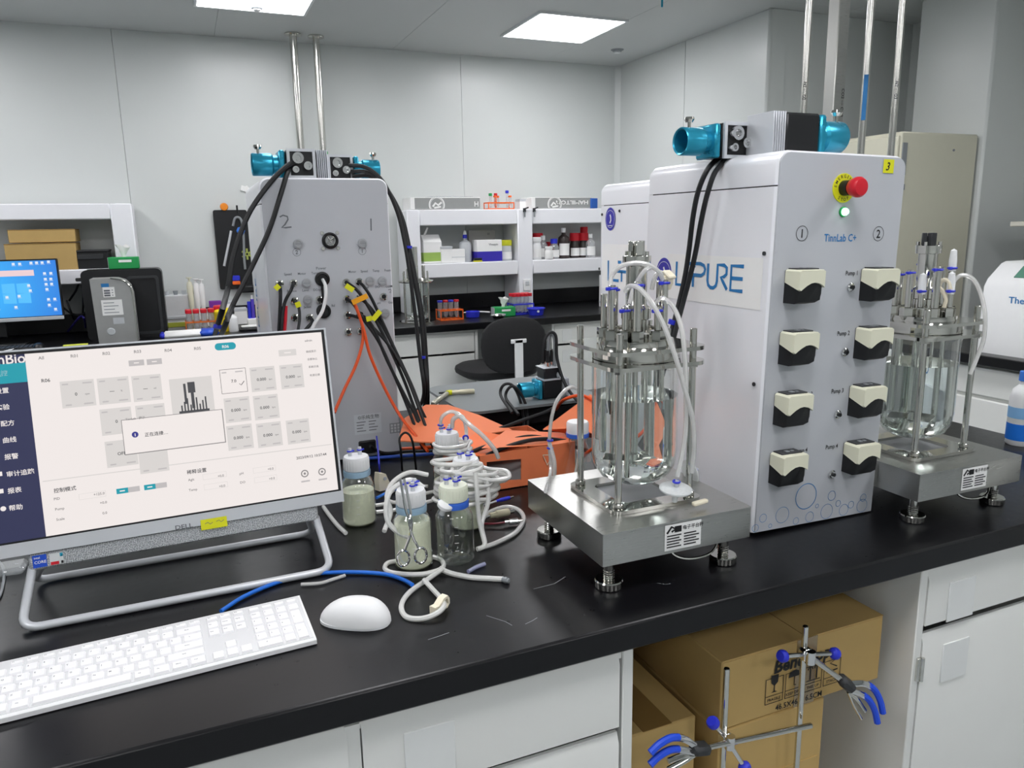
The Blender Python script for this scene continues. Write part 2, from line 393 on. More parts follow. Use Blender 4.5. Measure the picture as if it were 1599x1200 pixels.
# ================================================================== island bench
wt = thing('island_worktop', 'long black laboratory worktop of the island bench in the foreground', 'worktop', (.25, 1.68, .803))
M().box((0, 0, .0235), (3.7, 1.534, .047), .004).part('slab', BENCHB, wt)
for (x, y), (x2, y2), (x3, y3) in (((.385, 1.03), (.405, 1.0), (.41, .985)), ((.49, 1.08), (.53, 1.082), (.56, 1.098)), ((.28, 1.0), (.30, 1.003), (.315, 1.006)), ((.43, .98), (.445, .985), (.455, .99)), ((.69, 1.01), (.7, 1.0), (.71, .998))):
    M().stroke([(x-.25, y-1.68), (x2-.25, y2-1.68), (x3-.25, y3-1.68)], .0011, z=.0472).part('scratch', GREY, wt)
LABELP = mt('label_pocket', 'e6e8e6', .22, var=.02)
def cabinet(name, lab, x0, x1, y0, y1, cols, rows, group=None, top=.80, front=-1, mat=CABW, hinge=False):
    """steel base cabinet: carcass, fronts with a bevelled grip edge, label pockets.  rows: list of (z0, z1, kind)"""
    t = thing(name, lab, 'cabinet', ((x0+x1)/2, (y0+y1)/2, 0), 0, group)
    w, d = x1-x0, y1-y0; c = M()
    th = .02
    c.box((-w/2+th/2, 0, top/2+.04), (th, d, top-.08), .002); c.box((w/2-th/2, 0, top/2+.04), (th, d, top-.08), .002)
    c.box((0, d/2-.006, top/2+.04), (w-.04, .012, top-.08)); c.box((0, 0, .09), (w-.04, d-.02, .02)); c.box((0, 0, top-.01), (w-.04, d-.01, .02))
    c.box((0, -d/2+.06, .04), (w-.02, .02, .08))
    for a in cols[1:-1]: c.box((a-(x0+x1)/2, 0, top/2+.04), (th, d-.004, top-.10))
    c.part('carcass', mat, t)
    for a, b in zip(cols, cols[1:]):
        a -= (x0+x1)/2; b -= (x0+x1)/2
        for z0, z1, kind in rows:
            X0, X1 = a+(.012 if a > -w/2+.01 else .022), b-(.008 if b < w/2-.01 else .026)
            Y = -d/2
            f = M()
            sec = [(Y-.001, z0), (Y+.017, z0), (Y+.017, z1-.012), (Y+.012, z1), (Y+.006, z1), (Y-.001, z1-.018)]
            V = [(x, y, z) for x in (X0, X1) for y, z in sec]; n = len(sec)
            f.add(V, [list(range(n)), list(range(n, 2*n))[::-1]]+[[i, (i+1) % n, n+(i+1) % n, n+i] for i in range(n)])
            p = f.part(kind, mat, t)
            M().box(((X0+.02+.075), Y-.002, z1-.075), (.075, .003, .085), .001).part('label_holder', LABELP, p)
            if hinge and kind == 'door':
                h = M().box((X0-.008, Y-.002, z1-.07), (.012, .006, .05), .001); h.cyl((X0-.002, Y-.005, z1-.095), (X0-.002, Y-.005, z1-.045), .004, n=10)
                h.part('hinge', STEEL, t)
    return t
cabinet('base_cabinet', 'white steel drawer cabinet under the island below keyboard and bottles', -1.58, .595, .93, 1.66, [-1.58, -1.06, -.66, -.27, .149, .595], [(.645-.16, .650, 'drawer'), (.663, .792, 'drawer'), (.105, .475, 'door')])
cabinet('base_cabinet', 'white steel cabinet with hinged door under the island below the second vessel', 1.235, 2.08, .93, 1.66, [1.235, 1.66, 2.08], [(.675, .788, 'drawer'), (.105, .655, 'door')], hinge=True)
structure(M().box((.915, 1.66, .42), (.638, .015, .76)), 'trim_5', CABW)

# ================================================================== back bench
wt2 = thing('back_worktop', 'black laboratory worktop along the back wall', 'worktop', (-.4, 5.05, .803))
M().box((0, 0, .0235), (7.4, .89, .047), .004).part('slab', BENCHB, wt2)
structure(M().box((-.4, 5.49, .908), (7.4, .018, .114), .002), 'trim_6', BENCHB)
cabinet('base_cabinet', 'white steel cabinet under the back bench left of the chair', .9, (1.7346, 4.66, 0.603)[0], 4.66, 5.4, [.9, (1.7346, 4.66, 0.603)[0]], [(.655, .788, 'drawer'), (.105, .64, 'door')])
cabinet('base_cabinet', 'white steel cabinet under the back bench right of the chair', (2.2789, 4.66, 0.5572)[0], 3.28, 4.66, 5.4, [(2.2789, 4.66, 0.5572)[0], 2.8, 3.28], [(.655, .788, 'drawer'), (.105, .64, 'door')])
cabinet('base_cabinet', 'white steel cabinet under the back bench at far left behind the monitor', -3.6, .86, 4.66, 5.4, [-3.6, -2.7, -1.8, -.9, .86], [(.655, .788, 'drawer'), (.105, .64, 'door')])

# ---- reagent shelf units on the back wall
def shelf_unit(name, lab, posts, z0, boards, ztop, y0=5.2, y1=5.48):
    """posts: list of (x0, x1); boards: list of (z0, z1)"""
    x0, x1 = posts[0][0], posts[-1][1]
    t = thing(name, lab, 'shelf', ((x0+x1)/2, (y0+y1)/2, z0)); cx, cy = (x0+x1)/2, (y0+y1)/2
    for a, b in posts: M().box(((a+b)/2-cx, 0, (ztop-z0)/2), (b-a, y1-y0, ztop-z0), .006).part('post', TOWERW, t)
    for a, b in boards:
        for p, q in zip(posts, posts[1:]):
            M().box(((p[1]+q[0])/2-cx, 0, (a+b)/2-z0), (q[0]-p[1], y1-y0-.004, b-a), .006).part('board', TOWERW, t)
    return t
su = shelf_unit('reagent_shelf', 'white two-bay reagent shelf on the back bench, right of the left tower', [((1.438, 5.2, 1.358)[0], (1.53, 5.2, 1.3558)[0]), ((2.2721, 5.2, 1.3377)[0], (2.3915, 5.2, 1.3348)[0]), (3.18, 3.28)], .85,
    [((2.0277, 5.2, 1.4753)[2], (2.0306, 5.2, 1.5833)[2]), ((2.018, 5.2, 1.1094)[2], (2.0207, 5.2, 1.211)[2])], (2.0306, 5.2, 1.5833)[2])
lsu = shelf_unit('reagent_shelf', 'white reagent shelf on the back bench behind the blue desktop monitor', [(-1.9, -1.78), ((-0.3788, 5.2, 1.4022)[0]+.0, (-0.2716, 5.2, 1.3996)[0]+.01)], .85,
    [((-0.5583, 5.2, 1.5437)[2], (-0.5475, 5.2, 1.6353)[2]), ((-0.5013, 5.2, 1.1665)[2], (-0.4913, 5.2, 1.2539)[2])], (-0.5475, 5.2, 1.6353)[2])
o = M().box((0, -.145, .36), (.075, .008, .11), .002).box((0, -.145, .24), (.07, .008, .08), .002)
so = thing('socket_box', 'pale double wall socket on the middle post of the reagent shelf', 'socket', ((2.3346, 5.2, 1.03)[0], 5.196, (2.3346, 5.2, 1.03)[2]))
M().box((0, -.006, .0), (.06, .012, .085), .003).box((0, -.008, -.105), (.06, .014, .07), .003).part('plate', WPLAST, so)
M().box((0, -.013, .012), (.03, .004, .03), .001).part('switch', LGREY, so)
M().box((0, -.016, -.1), (.035, .003, .03), .001).part('switch', LGREY, so)

# ---- tall beige cabinet and the right bench in the recess
fb = thing('tall_cabinet', 'tall beige steel cabinet standing behind the right tower', 'cabinet', (3.70, 3.17, 0))
fz = 1.895; BEI = mt('beige_enamel', 'd8d6c2', .4, var=.02); BEI2 = mt('beige_side', 'd3d0ba', .42, var=.02)
M().box((0, 0, fz/2), (.57, .50, fz-.0), .008).part('body', BEI, fb)
M().box((-.293, 0, fz/2+.03), (.02, .49, fz-.1), .005).part('door', BEI, fb)
M().box((-.26, -.253, 1.76), (.035, .006, .16), .002).box((-.255, -.254, 1.62), (.03, .006, .03), .002).part('hinge', GREY, fb)
M().box((-.311, -.19, 1.1), (.018, .02, .2), .004).part('handle', GREY, fb)
M().cyl((.1, -.256, 1.81), (.1, -.25, 1.81), .006, n=8).part('screw', GREY, fb)
rb = thing('right_worktop', 'black worktop along the right-hand recess carrying the white analyser', 'worktop', (3.84, 1.2, .803))
M().box((0, 0, .0235), (1.18, 3.2, .047), .004).part('slab', BENCHB, rb)
cr = thing('base_cabinet', 'white steel drawer cabinet under the right-hand recess bench', 'cabinet', (3.86, 1.2, 0))
M().box((0, 0, .45), (1.08, 3.15, .70), .003).part('carcass', CABW, cr)
for k in range(4):
    y0 = -1.56+k*.785
    for z0, z1, kind in ((.655, .788, 'drawer'), (.105, .64, 'door')):
        M().box((-.549, y0+.38, (z0+z1)/2), (.018, .75, z1-z0), .006).part(kind, CABW, cr)
sh = thing('wall_shelf', 'cream shelf board at the right edge above the white analyser', 'shelf', (4.2, 1.75, (4.1, 2.7811, 1.4216)[2]))
M().box((0, 0, 0), (.42, 1.9, .025), .003).part('board', mt('cream_laminate', 'e9e6da', .5, var=.02), sh)
for y in (-.85, .85): M().prism([(0, 0), (.34, 0), (0, -.34)], -.012, .012, TR(.2, y, -.012) @ RX(PI/2) @ RY(PI)).part('bracket', GREY, sh)
an = thing('analyser', 'white benchtop analyser with a small green screen at the right edge', 'analyser', (3.60, 1.72, .85))
pr = [(-.27, 0), (-.27, .30), (-.25, .335), (-.17, .40), (-.14, .41), (.30, .41), (.30, 0)]
M().prism(pr, -.62, .62, RX(PI/2)).part('housing', WPLAST, an)
A = TR(-.21, 0, .367) @ RZ(-PI/2) @ RX(math.atan2(.065, .08))
M(A).box((-.40, 0, .002), (.22, .075, .006), .002).part('screen', mt('screen_green', '5f8f7c', .2, var=.05), an)
M(A).box((-.18, 0, .002), (.2, .075, .006), .002).part('button_panel', mt('maroon_panel', '6d4040', .4), an)
b = M(A)
for k in range(2):
    for j in range(3): b.cyl((-.24+k*.03, -.02+j*.02, .004), (-.24+k*.03, -.02+j*.02, .008), .006, n=8)
b.part('button', LGREY, an)
M(TR(-.2712, .50, .235) @ LEFT).text('Thermo', .04, 0, 0, sx=1.1).part('lettering', BINK, an)

# ================================================================== bioreactor controller towers
TWW, TWD, TWH = .313, .424, .72
LEP = [[(0, 1), (0, 0), (.66, 0)], [(.60, .95), (.79, .95)], [(.5, .48), (1.2, .48), (1.33, .58), (1.37, .75), (1.31, .90), (1.15, .97), (.88, .97), (.88, .8)],
       [(.83, .48), (.83, -.03)], [(1.5, 1.0), (1.5, .3), (1.54, .12), (1.65, .02), (1.78, .02), (1.88, .12), (1.92, .3), (1.92, .97), (2.2, .97), (2.31, .87), (2.31, .62), (2.2, .5), (2.08, .48), (2.18, .3), (2.36, 0)],
       [(3.0, .97), (2.5, .97), (2.5, 0), (3.0, 0)], [(2.5, .48), (2.98, .48)]]
def lepure(m, x, y, w, h, T):
    for st in LEP: m.stroke([(x+p*w/3.0, y+q*h) for p, q in st], h*.15, T)
def tower(name, label, A, back=False):
    """white controller tower with rounded shoulders, seam, grey panel; local front faces -Y"""
    t = thing(name, label, 'bioreactor controller', mat=A, group='bioreactor controller towers')
    W, D, H, r, zs = TWW/2, TWD, TWH, .024, .658
    def section(ins, z0, rounded):
        w = W-ins
        if not rounded: return [(-w, z0), (w, z0), (w, zs-.0012), (-w, zs-.0012)]
        q = rrect(-w, zs-.05, w, H-ins, max(r-ins, .006), 6)
        return [p for p in q if p[1] > zs+.02]+[(-w, zs+.0012), (w, zs+.0012)]
    for rounded, nm in ((False, 'body'), (True, 'top_cover')):
        m = M(); rings = [(0, .004), (.004, 0), (D-.02, 0), (D-.006, .006), (D, .02)]
        S = [section(i, .0, rounded) for _, i in rings]; n = len(S[0]); V = []
        for (y, _), q in zip(rings, S): V += [(x, y, z) for x, z in q]
        F = [list(range(n)), [(len(S)-1)*n+i for i in range(n)][::-1]]
        for k in range(len(S)-1): F += [[k*n+i, k*n+(i+1) % n, (k+1)*n+(i+1) % n, (k+1)*n+i] for i in range(n)]
        m.add(V, F).part(nm, TOWERW, t)
    q = rrect(-W+.004, -.03, W-.004, H-.004, r-.003, 6); q = [(x, max(z, .002)) for x, z in q]
    M().prism(q, 0, .004, FRONT).part('front_panel' if not back else 'rear_panel', PANELG, t)
    M().box((0, .2, zs), (TWW-.006, TWD-.03, .004)).part('seam', DARK, t)
    return t
A1 = TR(1.1241, 1.0962, .8542) @ RZ(-.0035) @ RY(.0208) @ RX(.0032)
t1 = tower('bioreactor_tower', 'large white controller tower with eight pumps on its grey front, beside the right vessel', A1)
P_ = FRONT                                                            # text plane on the front panel
zt = .0046
def bolt(m, x, z, r=.004, y=-.004):
    m.cyl((x, y, z), (x, y-.002, z), r, n=10)
# emergency stop
ex, ez = (-0.0017, 0.6569)
es = M().cyl((ex, -.004, ez), (ex, -.006, ez), .0265, n=30).part('emergency_stop', YEL, t1, label='yellow emergency stop ring with red mushroom button')
M().cyl((ex, -.006, ez), (ex, -.022, ez), .014, n=20).part('collar', BLACK, es)
M(TR(ex, 0, ez) @ RX(PI/2)).lathe([(0, .022), (.012, .022), (.0155, .026), (.0185, .036), (.0185, .042), (.015, .047), (0, .049)], 26).part('button', RED, es)
L = M(TR(ex, -.0062, ez) @ FRONT)
for k, c in enumerate('EMERGENCY'): L.text(c, .008, 0, .0185, T=RZ((4-k)*.36), ax='CENTER')
for k, c in enumerate('STOP'): L.text(c, .008, 0, -.0235, T=RZ((k-1.5)*.36), ax='CENTER')
L.part('lettering', INK, es)
gx, gz = (0.0017, 0.6139)
lm_ = M(TR(gx, -.004, gz) @ RX(PI/2)).lathe([(0, 0), (.0095, 0), (.0095, .003), (.007, .004)], 18).part('indicator_lamp', GREEN, t1, label='lit green indicator lamp')
M(TR(gx, -.007, gz) @ RX(PI/2)).lathe([(.0072, 0), (.0072, .004), (.005, .008), (0, .009)], 16).part('lamp_lens', mt('green_lamp_lit', 'a8ffd0', emit=2.2), lm_)
# yellow number note
nx, nz = (0.1065, 0.6996)
nt_ = M(FRONT).quad(nx-.0135, nz-.0125, nx+.0135, nz+.0125, .0052).part('number_note', YEL, t1, label='yellow sticky note with 3')
M(FRONT).text('3', .021, nx-.003, nz-.0075, z=.0056, shear=.25, ax='CENTER').part('lettering', INK, nt_)
# printed marks
L = M(FRONT)
for s_, (x, z) in (('1', (-0.0926, 0.5744)), ('2', (0.0974, 0.574))):
    L.circ(x, z, .0135, .0011, z=zt); L.text(s_, .022, x, z-.0077, z=zt, ax='CENTER')
for k, (a, b) in enumerate((((-0.0344, 0.4981), (0.022, 0.4958)), ((-0.0394, 0.3816), (0.0142, 0.3801)), ((-0.0417, 0.2653), (0.0122, 0.2659)), ((-0.0432, 0.1531), (0.0098, 0.1524)))):
    L.text('Pump %d' % (k+1), .0125, a[0]-.026, a[1], z=zt, sx=.85); L.text('Pump %d' % (k+1), .0125, b[0], b[1], z=zt, sx=.85)
L.part('lettering', INK, t1, kind='stuff')
x, z = (-0.0387, 0.5598); x2 = (0.0449, 0.5632)[0]
M(FRONT).text('TinnLab C+', .0195, x, z, z=zt, sx=.86).part('product_lettering', BINK, t1)
bub = M(FRONT)
for (x, z), r in (((-0.0305, 0.0598), .0265), ((-0.0881, 0.0291), .0165), ((-0.136, 0.0296), .0085), ((0.0379, 0.0517), .010), ((0.0278, 0.0187), .0155), ((0.0573, 0.0324), .0065), ((0.0933, 0.0245), .0075), ((0.1258, 0.0353), .008),
               ((-0.0168, 0.0075), .0105), ((0.0741, 0.0077), .012), ((0.1243, 0.0045), .014), ((-0.1533, 0.0111), .0075), ((-0.0519, 0.0088), .007), ((0.0005, 0.035), .004), ((-0.1169, 0.0107), .004)):
    bub.circ(x, max(z, r+.004), r, .0016 if r > .02 else .0009, z=zt)
bub.part('bubble_print', BINK, t1)
# pumps
def pump(x, z, lab=None):
    """peristaltic pump head: black rounded body, cream flip cover with a wavy lower edge, dark top plate"""
    w, h, d = .069, .071, .040
    body = [(0, 0), (.030, -.001), (.05, .002), (.062, .008), (.068, .02), (.068, .05), (.064, .066), (0, .068)]
    K = TR(x, -.004, z) @ Matrix.Diagonal((.87, .87, .88, 1)) @ RX(PI/2)
    m = M(K); n = len(body); V = []
    for yy, k in ((0, 0), (d-.008, 0), (d-.002, .0025), (d, .006)):
        V += [(min(max(a, k), w-k), min(max(b, k), h-k), yy) for a, b in body]
    F = [list(range(n)), [3*n+i for i in range(n)][::-1]]+[[k*n+i, k*n+(i+1) % n, (k+1)*n+(i+1) % n, (k+1)*n+i] for k in range(3) for i in range(n)]
    p = m.add(V, F).part('pump', BLACK, t1)
    low = [(-.002, .030), (.004, .027), (.010, .031), (.020, .037), (.032, .042), (.044, .0435), (.056, .041), (.066, .036), (.070, .033)]
    lowb = [(a, max(b, .043) if a < .01 else b) for a, b in low]
    topo = [(.070, .068), (.066, .0705), (.003, .0705), (-.002, .067)]
    m = M(K); f1, f0 = low+topo, lowb+topo; n = len(f1)
    V = [(a, b, .003) for a, b in f0]+[(a, b, d-.0) for a, b in f1]+[(.034+(a-.034)*.95, .055+(b-.055)*.93 if b > .05 else b+.001, d+.0045) for a, b in f1]
    F = [list(range(n)), [2*n+i for i in range(n)][::-1]]+[[k*n+i, k*n+(i+1) % n, (k+1)*n+(i+1) % n, (k+1)*n+i] for k in range(2) for i in range(n)]
    m.add(V, F).part('pump_cover', CREAM, p)
    K = K @ RX(-PI/2)
    m = M(K).box((.034, -d*.42, .0715), (.058, d*.72, .003), .001); m.part('top_plate', DARK, p)
    M(K).box((.030, -d*.45, .0735), (.010, .010, .0016), .0004).part('button', GREY, p)
    M(K).box((.044, -d*.45, .0735), (.007, .007, .0016), .0004).part('button', GREY, p)
    return p
for (x, z) in ((-0.1251, 0.4482), (-0.1269, 0.334), (-0.1288, 0.2174), (-0.1295, 0.1009), (0.0625, 0.4467), (0.0613, 0.3331), (0.0599, 0.2174), (0.0581, 0.1009)):
    pump(x, z)
for (x, z) in ((0.0361, 0.4735), (0.0361, 0.3474), (0.0321, 0.2226), (0.0309, 0.0989)):
    k = M().cyl((x, -.004, z), (x, -.0105, z), .0085, n=14, ch=.002).part('tube_fitting', CHROME, t1)
    M().cyl((x, -.010, z), (x, -.014, z), .0036, n=12).part('bore', BLACK, k)
# left face: paper sign, badge, screws   (text plane of the left face)
LF = TR(-TWW/2-.0006, 0, 0) @ LEFT
y0, z0 = (0.0192, 0.4333); y1, z1 = (0.3246, 0.5295)
sgn = M(LF).quad(-y1, z0, -y0, z1).part('paper_sign', PAPER, t1, label='white paper sign with blue lettering')
a, b = (0.2883, 0.4646), (0.0706, 0.4652); c = (0.292, 0.5126); d_ = (0.0735, 0.5148)
L = M(LF @ TR(0, 0, .0006)); lepure(L, -a[0], (a[1]+b[1])/2, a[0]-b[0], ((c[1]-a[1])+(d_[1]-b[1]))/2, None); L.part('lettering', BINK, sgn)
def badge(t, y, z, r):
    m = M(LF @ TR(-y, z, .0004) @ Matrix.Diagonal((1.0, 1.15, 1, 1))).disc(0, 0, r, n=30); p = m.part('round_badge', mt('violet_badge', '3a35a8', .4), t)
    m = M(LF @ TR(-y, z, .0010)); m.stroke([(-.002, -.012), (.004, -.004), (.003, .006), (-.001, .013)], .005); m.stroke([(-.012, -.019), (.012, -.019)], .002); m.circ(0, 0, r*.86, .001)
    m.part('badge_print', PAPER, p)
badge(t1, *(0.3363, 0.487), .029)
for y, z in ((0.0175, 0.538), (0.0215, 0.2929)): M(LF).lathe([(0, .002), (.004, .002), (.004, 0)], 10, TR(-y, z, 0)).part('screw', DARK, t1)

# tower behind it
t2 = tower('bioreactor_tower', 'white controller tower mostly hidden behind the tower with pumps', TR(1.3265, 1.64, .852))
s2_ = M(LF).quad(-.40, .412, -.02, .545).part('paper_sign', PAPER, t2, label='white paper sign with blue lettering')
ya, yb = (1.1695, 2.0014, 1.301), (1.1695, 1.8751, 1.3001); lw = (ya[1]-yb[1])*3.0/1.37
L = M(LF @ TR(0, 0, .0006)); lepure(L, -(ya[1]-1.64), (1.1695, 2.0012, 1.2914)[2]-.852, lw, (1.1695, 2.0022, 1.3543)[2]-(1.1695, 2.0013, 1.2971)[2], None); L.part('lettering', BINK, s2_)
badge(t2, .352, .618, .029)
for y, z in ((.40, .632), (.30, .640), (.415, .47), (.41, .26)): M(LF).lathe([(0, .002), (.004, .002), (.004, 0)], 10, TR(-y, z, 0)).part('screw', DARK, t2)

# ---- left tower seen from its connector side
t3 = tower('bioreactor_tower', 'white controller tower seen from its grey connector panel, behind the desktop screen', TR(.3354, 1.9462, .8581), back=True)
L = M(FRONT)
(x, z) = (-0.1018, 0.6154); k = .012
L.stroke([(x-.012, z+.012), (x-.004, z+.016), (x+.006, z+.013), (x+.007, z+.006), (x-.001, z-.006), (x-.009, z-.013), (x+.0, z-.0135), (x+.014, z-.012)], .0034, z=zt)
(x, z) = (0.1081, 0.6061); L.stroke([(x, z+.015), (x-.001, z-.015)], .0034, z=zt)
for s_, (x, z) in (('2', (-0.0799, 0.5427)), ('1', (0.0815, 0.5412))): L.circ(x, z, .0095, .0009, z=zt); L.text(s_, .0135, x, z-.0048, z=zt, ax='CENTER')
(x, z) = (0.1473, 0.4359); L.stroke([(x-.004, z+.004), (x+.003, z+.005), (x+.004, z+.001), (x-.001, z-.003), (x+.004, z-.004)], .0016, z=zt)
ports = []
row = ((434, 458, 477, 540, 558, 577, 596), 441)
for names_, pxs, py in ((('Speed', 'Motor', 'Temp', 'Motor', 'Speed', 'Temp', 'Foam'), (433, 455, 476, 537, 557, 577, 597), 428),
                      (('Balance', 'Level', 'DO/pH', 'Bal', 'Level', 'DO', 'COM'), (437, 459, 479, 537, 558, 578, 598), 454), (('Jacket', 'pH', 'Bal', 'Vent', 'pH', 'Gas'), (460, 480, 502, 537, 579, 599), 480)):
    for s_, px in zip(names_, pxs):
        x, z = {428: (-0.0263, 0.4874), 454: (-0.0291, 0.4461), 480: (-0.032, 0.4045)}[py]
        L.text(s_, .0085, (px-504)*.00152+.003, z, z=zt, ax='CENTER', sx=.9)
L.text('Power', .0095, (-0.024, 0.4985)[0], (-0.024, 0.4985)[1], z=zt, ax='CENTER')
L.part('lettering', GINK, t3, kind='stuff')
def port(px, kind, r=.0095):
    x, z = px; r = .0115 if kind == 'slot' else r
    p = M(TR(x, -.004, z) @ RX(PI/2)).lathe([(0, .006), (r*.62, .006), (r*.66, .007), (r, .006), (r, 0)], 18).part('port', mt('port_cap_grey', 'a4a7aa', .4) if kind != 'round' else STEEL, t3)
    if kind == 'slot': M().box((x, -.0108, z), (r*1.3, .0008, .0012), T=None).part('slot', GREY, p)
    if kind == 'round': M(TR(x, -.0104, z) @ RX(PI/2)).lathe([(0, .001), (r*.55, .001), (r*.55, 0)], 14).part('socket', BLACK, p)
    return p
for q in ((-0.0622, 0.4668), (0.0968, 0.4646), (0.1285, 0.4632), (-0.0621, 0.4254), (-0.0754, 0.5627), (0.0826, 0.5604), (0.1325, 0.38)): port(q, 'slot')
for q in ((-0.1267, 0.4681), (-0.0931, 0.4681), (0.0361, 0.464), (0.0687, 0.4642), (-0.0933, 0.4239), (-0.0338, 0.4239), (0.0351, 0.4219), (0.0662, 0.4219), (0.1297, 0.4235), (-0.0605, 0.3803), (0.0342, 0.381), (0.0654, 0.3791), (-0.0963, 0.3826), (0.0332, 0.3382), (0.0646, 0.3376)): port(q, 'round')
for q in ((-0.0225, 0.4746), (-0.0247, 0.3943)):
    x, z = q
    p = M(TR(x, -.004, z) @ RX(PI/2)).lathe([(0, .003), (.012, .003), (.0135, .007), (.0175, .006), (.0185, 0)], 24).part('power_inlet', BLACK, t3)
x, z = (0.0028, 0.5686)
fn = M(TR(x, -.004, z) @ RX(PI/2)).lathe([(.013, .004), (.0165, .007), (.020, .005), (.0205, 0)], 26).part('fan_guard', BLACK, t3)
m = M(TR(x, -.004, z) @ RX(PI/2))
for r in (.004, .008, .012): m.torus((0, 0, .005), r, .0007, 20, 6)
for a in range(4): m.cyl((0, 0, .004), (.0165*math.cos(a*PI/2+.6), .0165*math.sin(a*PI/2+.6), .004), .0009, n=6)
m.part('fan_grille', STEEL, fn, kind='stuff')
for a in range(4):
    dx, dz = .0265*math.cos(PI/4+a*PI/2), .0265*math.sin(PI/4+a*PI/2)
    M(TR(x+dx, -.004, z+dz) @ RX(PI/2)).lathe([(0, .004), (.0042, .004), (.005, 0)], 10).part('screw', STEEL, fn)
x, z = (0.0704, 0.089)
pl = M(FRONT).quad(x-.036, z-.026, x+.036, z+.028, .0046).part('rating_plate', mt('pale_plate', 'c9ced2', .5), t3)
L = M(FRONT).text('\u00a9\u4e50\u7eaf\u751f\u7269', .012, x-.026, z+.015, z=.005)
for i in range(4):
    for j in range(2): L.stroke([(x-.03+j*.032, z+.007-i*.008), (x-.03+j*.032+.024-.004*((i+j) % 3), z+.007-i*.008)], .0022, z=.005)
L.part('plate_print', GINK, pl)
x, z = (0.1442, 0.0694)
pl = M(FRONT).quad(x-.016, z-.014, x+.014, z+.014, .0046).part('warning_plate', GREY, t3)
L = M(FRONT)
for i in range(3):
    for j in range(3): L.quad(x-.013+j*.009, z-.011+i*.008, x-.007+j*.009, z-.005+i*.008, .005)
L.part('plate_print', LGREY, pl)
x, z = (0.0669, 0.0276)
M().box((x-.002, -.008, z), (.046, .01, .036), .003).part('mains_inlet', BLACK, t3)
M(TR(-TWW/2-.0006, 0, 0) @ LEFT @ TR(-.30, .30, 0) @ RZ(PI/2)).text('LEPURE', .05, 0, 0).part('side_lettering', BINK, t3)

# ================================================================== stirrer motors
def motor(lab, A, s=1, plain=False, sc_=1.0):
    """stepper motor on its side: finned black housing, connector face (-Y), turquoise flange and clamp cup towards s*X"""
    t = thing('stirrer_motor', lab, 'motor', mat=A @ Matrix.Diagonal((sc_, sc_, sc_, 1)), group='stirrer motors')
    M().box((-s*.008, 0, .031), (.064, .058, .058), .003).part('housing', BLACK, t)
    m = M()
    for k in range(6): m.box((-s*(.0425+k*.0042), 0, .031), (.0018, .058, .060), .0004)
    m.box((-s*.052, 0, .031), (.024, .040, .044)); m.part('heat_sink', ALU, t, kind='stuff')
    if not plain: M().ringplate([(-.03, .0), (.03, .0), (.03, .062), (-.03, .062)], [(-.024, .006), (.024, .006), (.024, .056), (-.024, .056)], .028, .033, TR(-s*.008, 0, 0) @ FRONT).part('face_frame', ALU, t)
    for x, z, r in () if plain else ((-.008, .042, .012), (.012, .026, .009), (-.014, .018, .007)):
        p = M(TR(-s*.008+x, -.029, z) @ RX(PI/2)).lathe([(0, .006), (r*.5, .006), (r*.55, .014), (r, .014), (r, 0)], 16).part('connector', CHROME, t)
    q = M(TR(s*.026, 0, .030) @ RY(s*PI/2))
    q.box((0, 0, .006), (.058, .058, .012), .003); q.part('flange', CYAN, t)
    M(TR(s*.026, 0, .030) @ RY(s*PI/2)).lathe([(0, .012), (.020, .012), (.020, .022), (.024, .026), (.024, .064), (.0225, .066), (.020, .064), (.020, .03), (0, .03)], 28).part('clamp_cup', CYAN, t)
    M().cyl((s*.078, -.006, .052), (s*.078, -.006, .066), .003, n=10).lathe([(0, .012), (.008, .012), (.009, .008), (.006, .003), (.0, .003)], 12, TR(s*.078, -.006, .058)).part('thumb_screw', STEEL, t)
    return t
zt1 = (0.9879, 1.25, 1.5578)
motor('stirrer motor with turquoise cup pointing left, on top of the pump tower', TR((0.9993, 1.27, 1.5863)[0], 1.27, 1.574), -1, sc_=1.10)
motor('stirrer motor with turquoise cup pointing right, on top of the pump tower', TR((1.1121, 1.2, 1.6001)[0], 1.20, 1.576), 1, True, 1.28)
motor('stirrer motor with cup pointing left, on top of the connector tower', TR((0.2792, 2.02, 1.6102)[0], 2.02, 1.579), -1, sc_=1.14)
motor('stirrer motor with cup hidden at right, on top of the connector tower', TR((0.4114, 2.1, 1.6182)[0], 2.12, 1.579), 1, sc_=1.1)

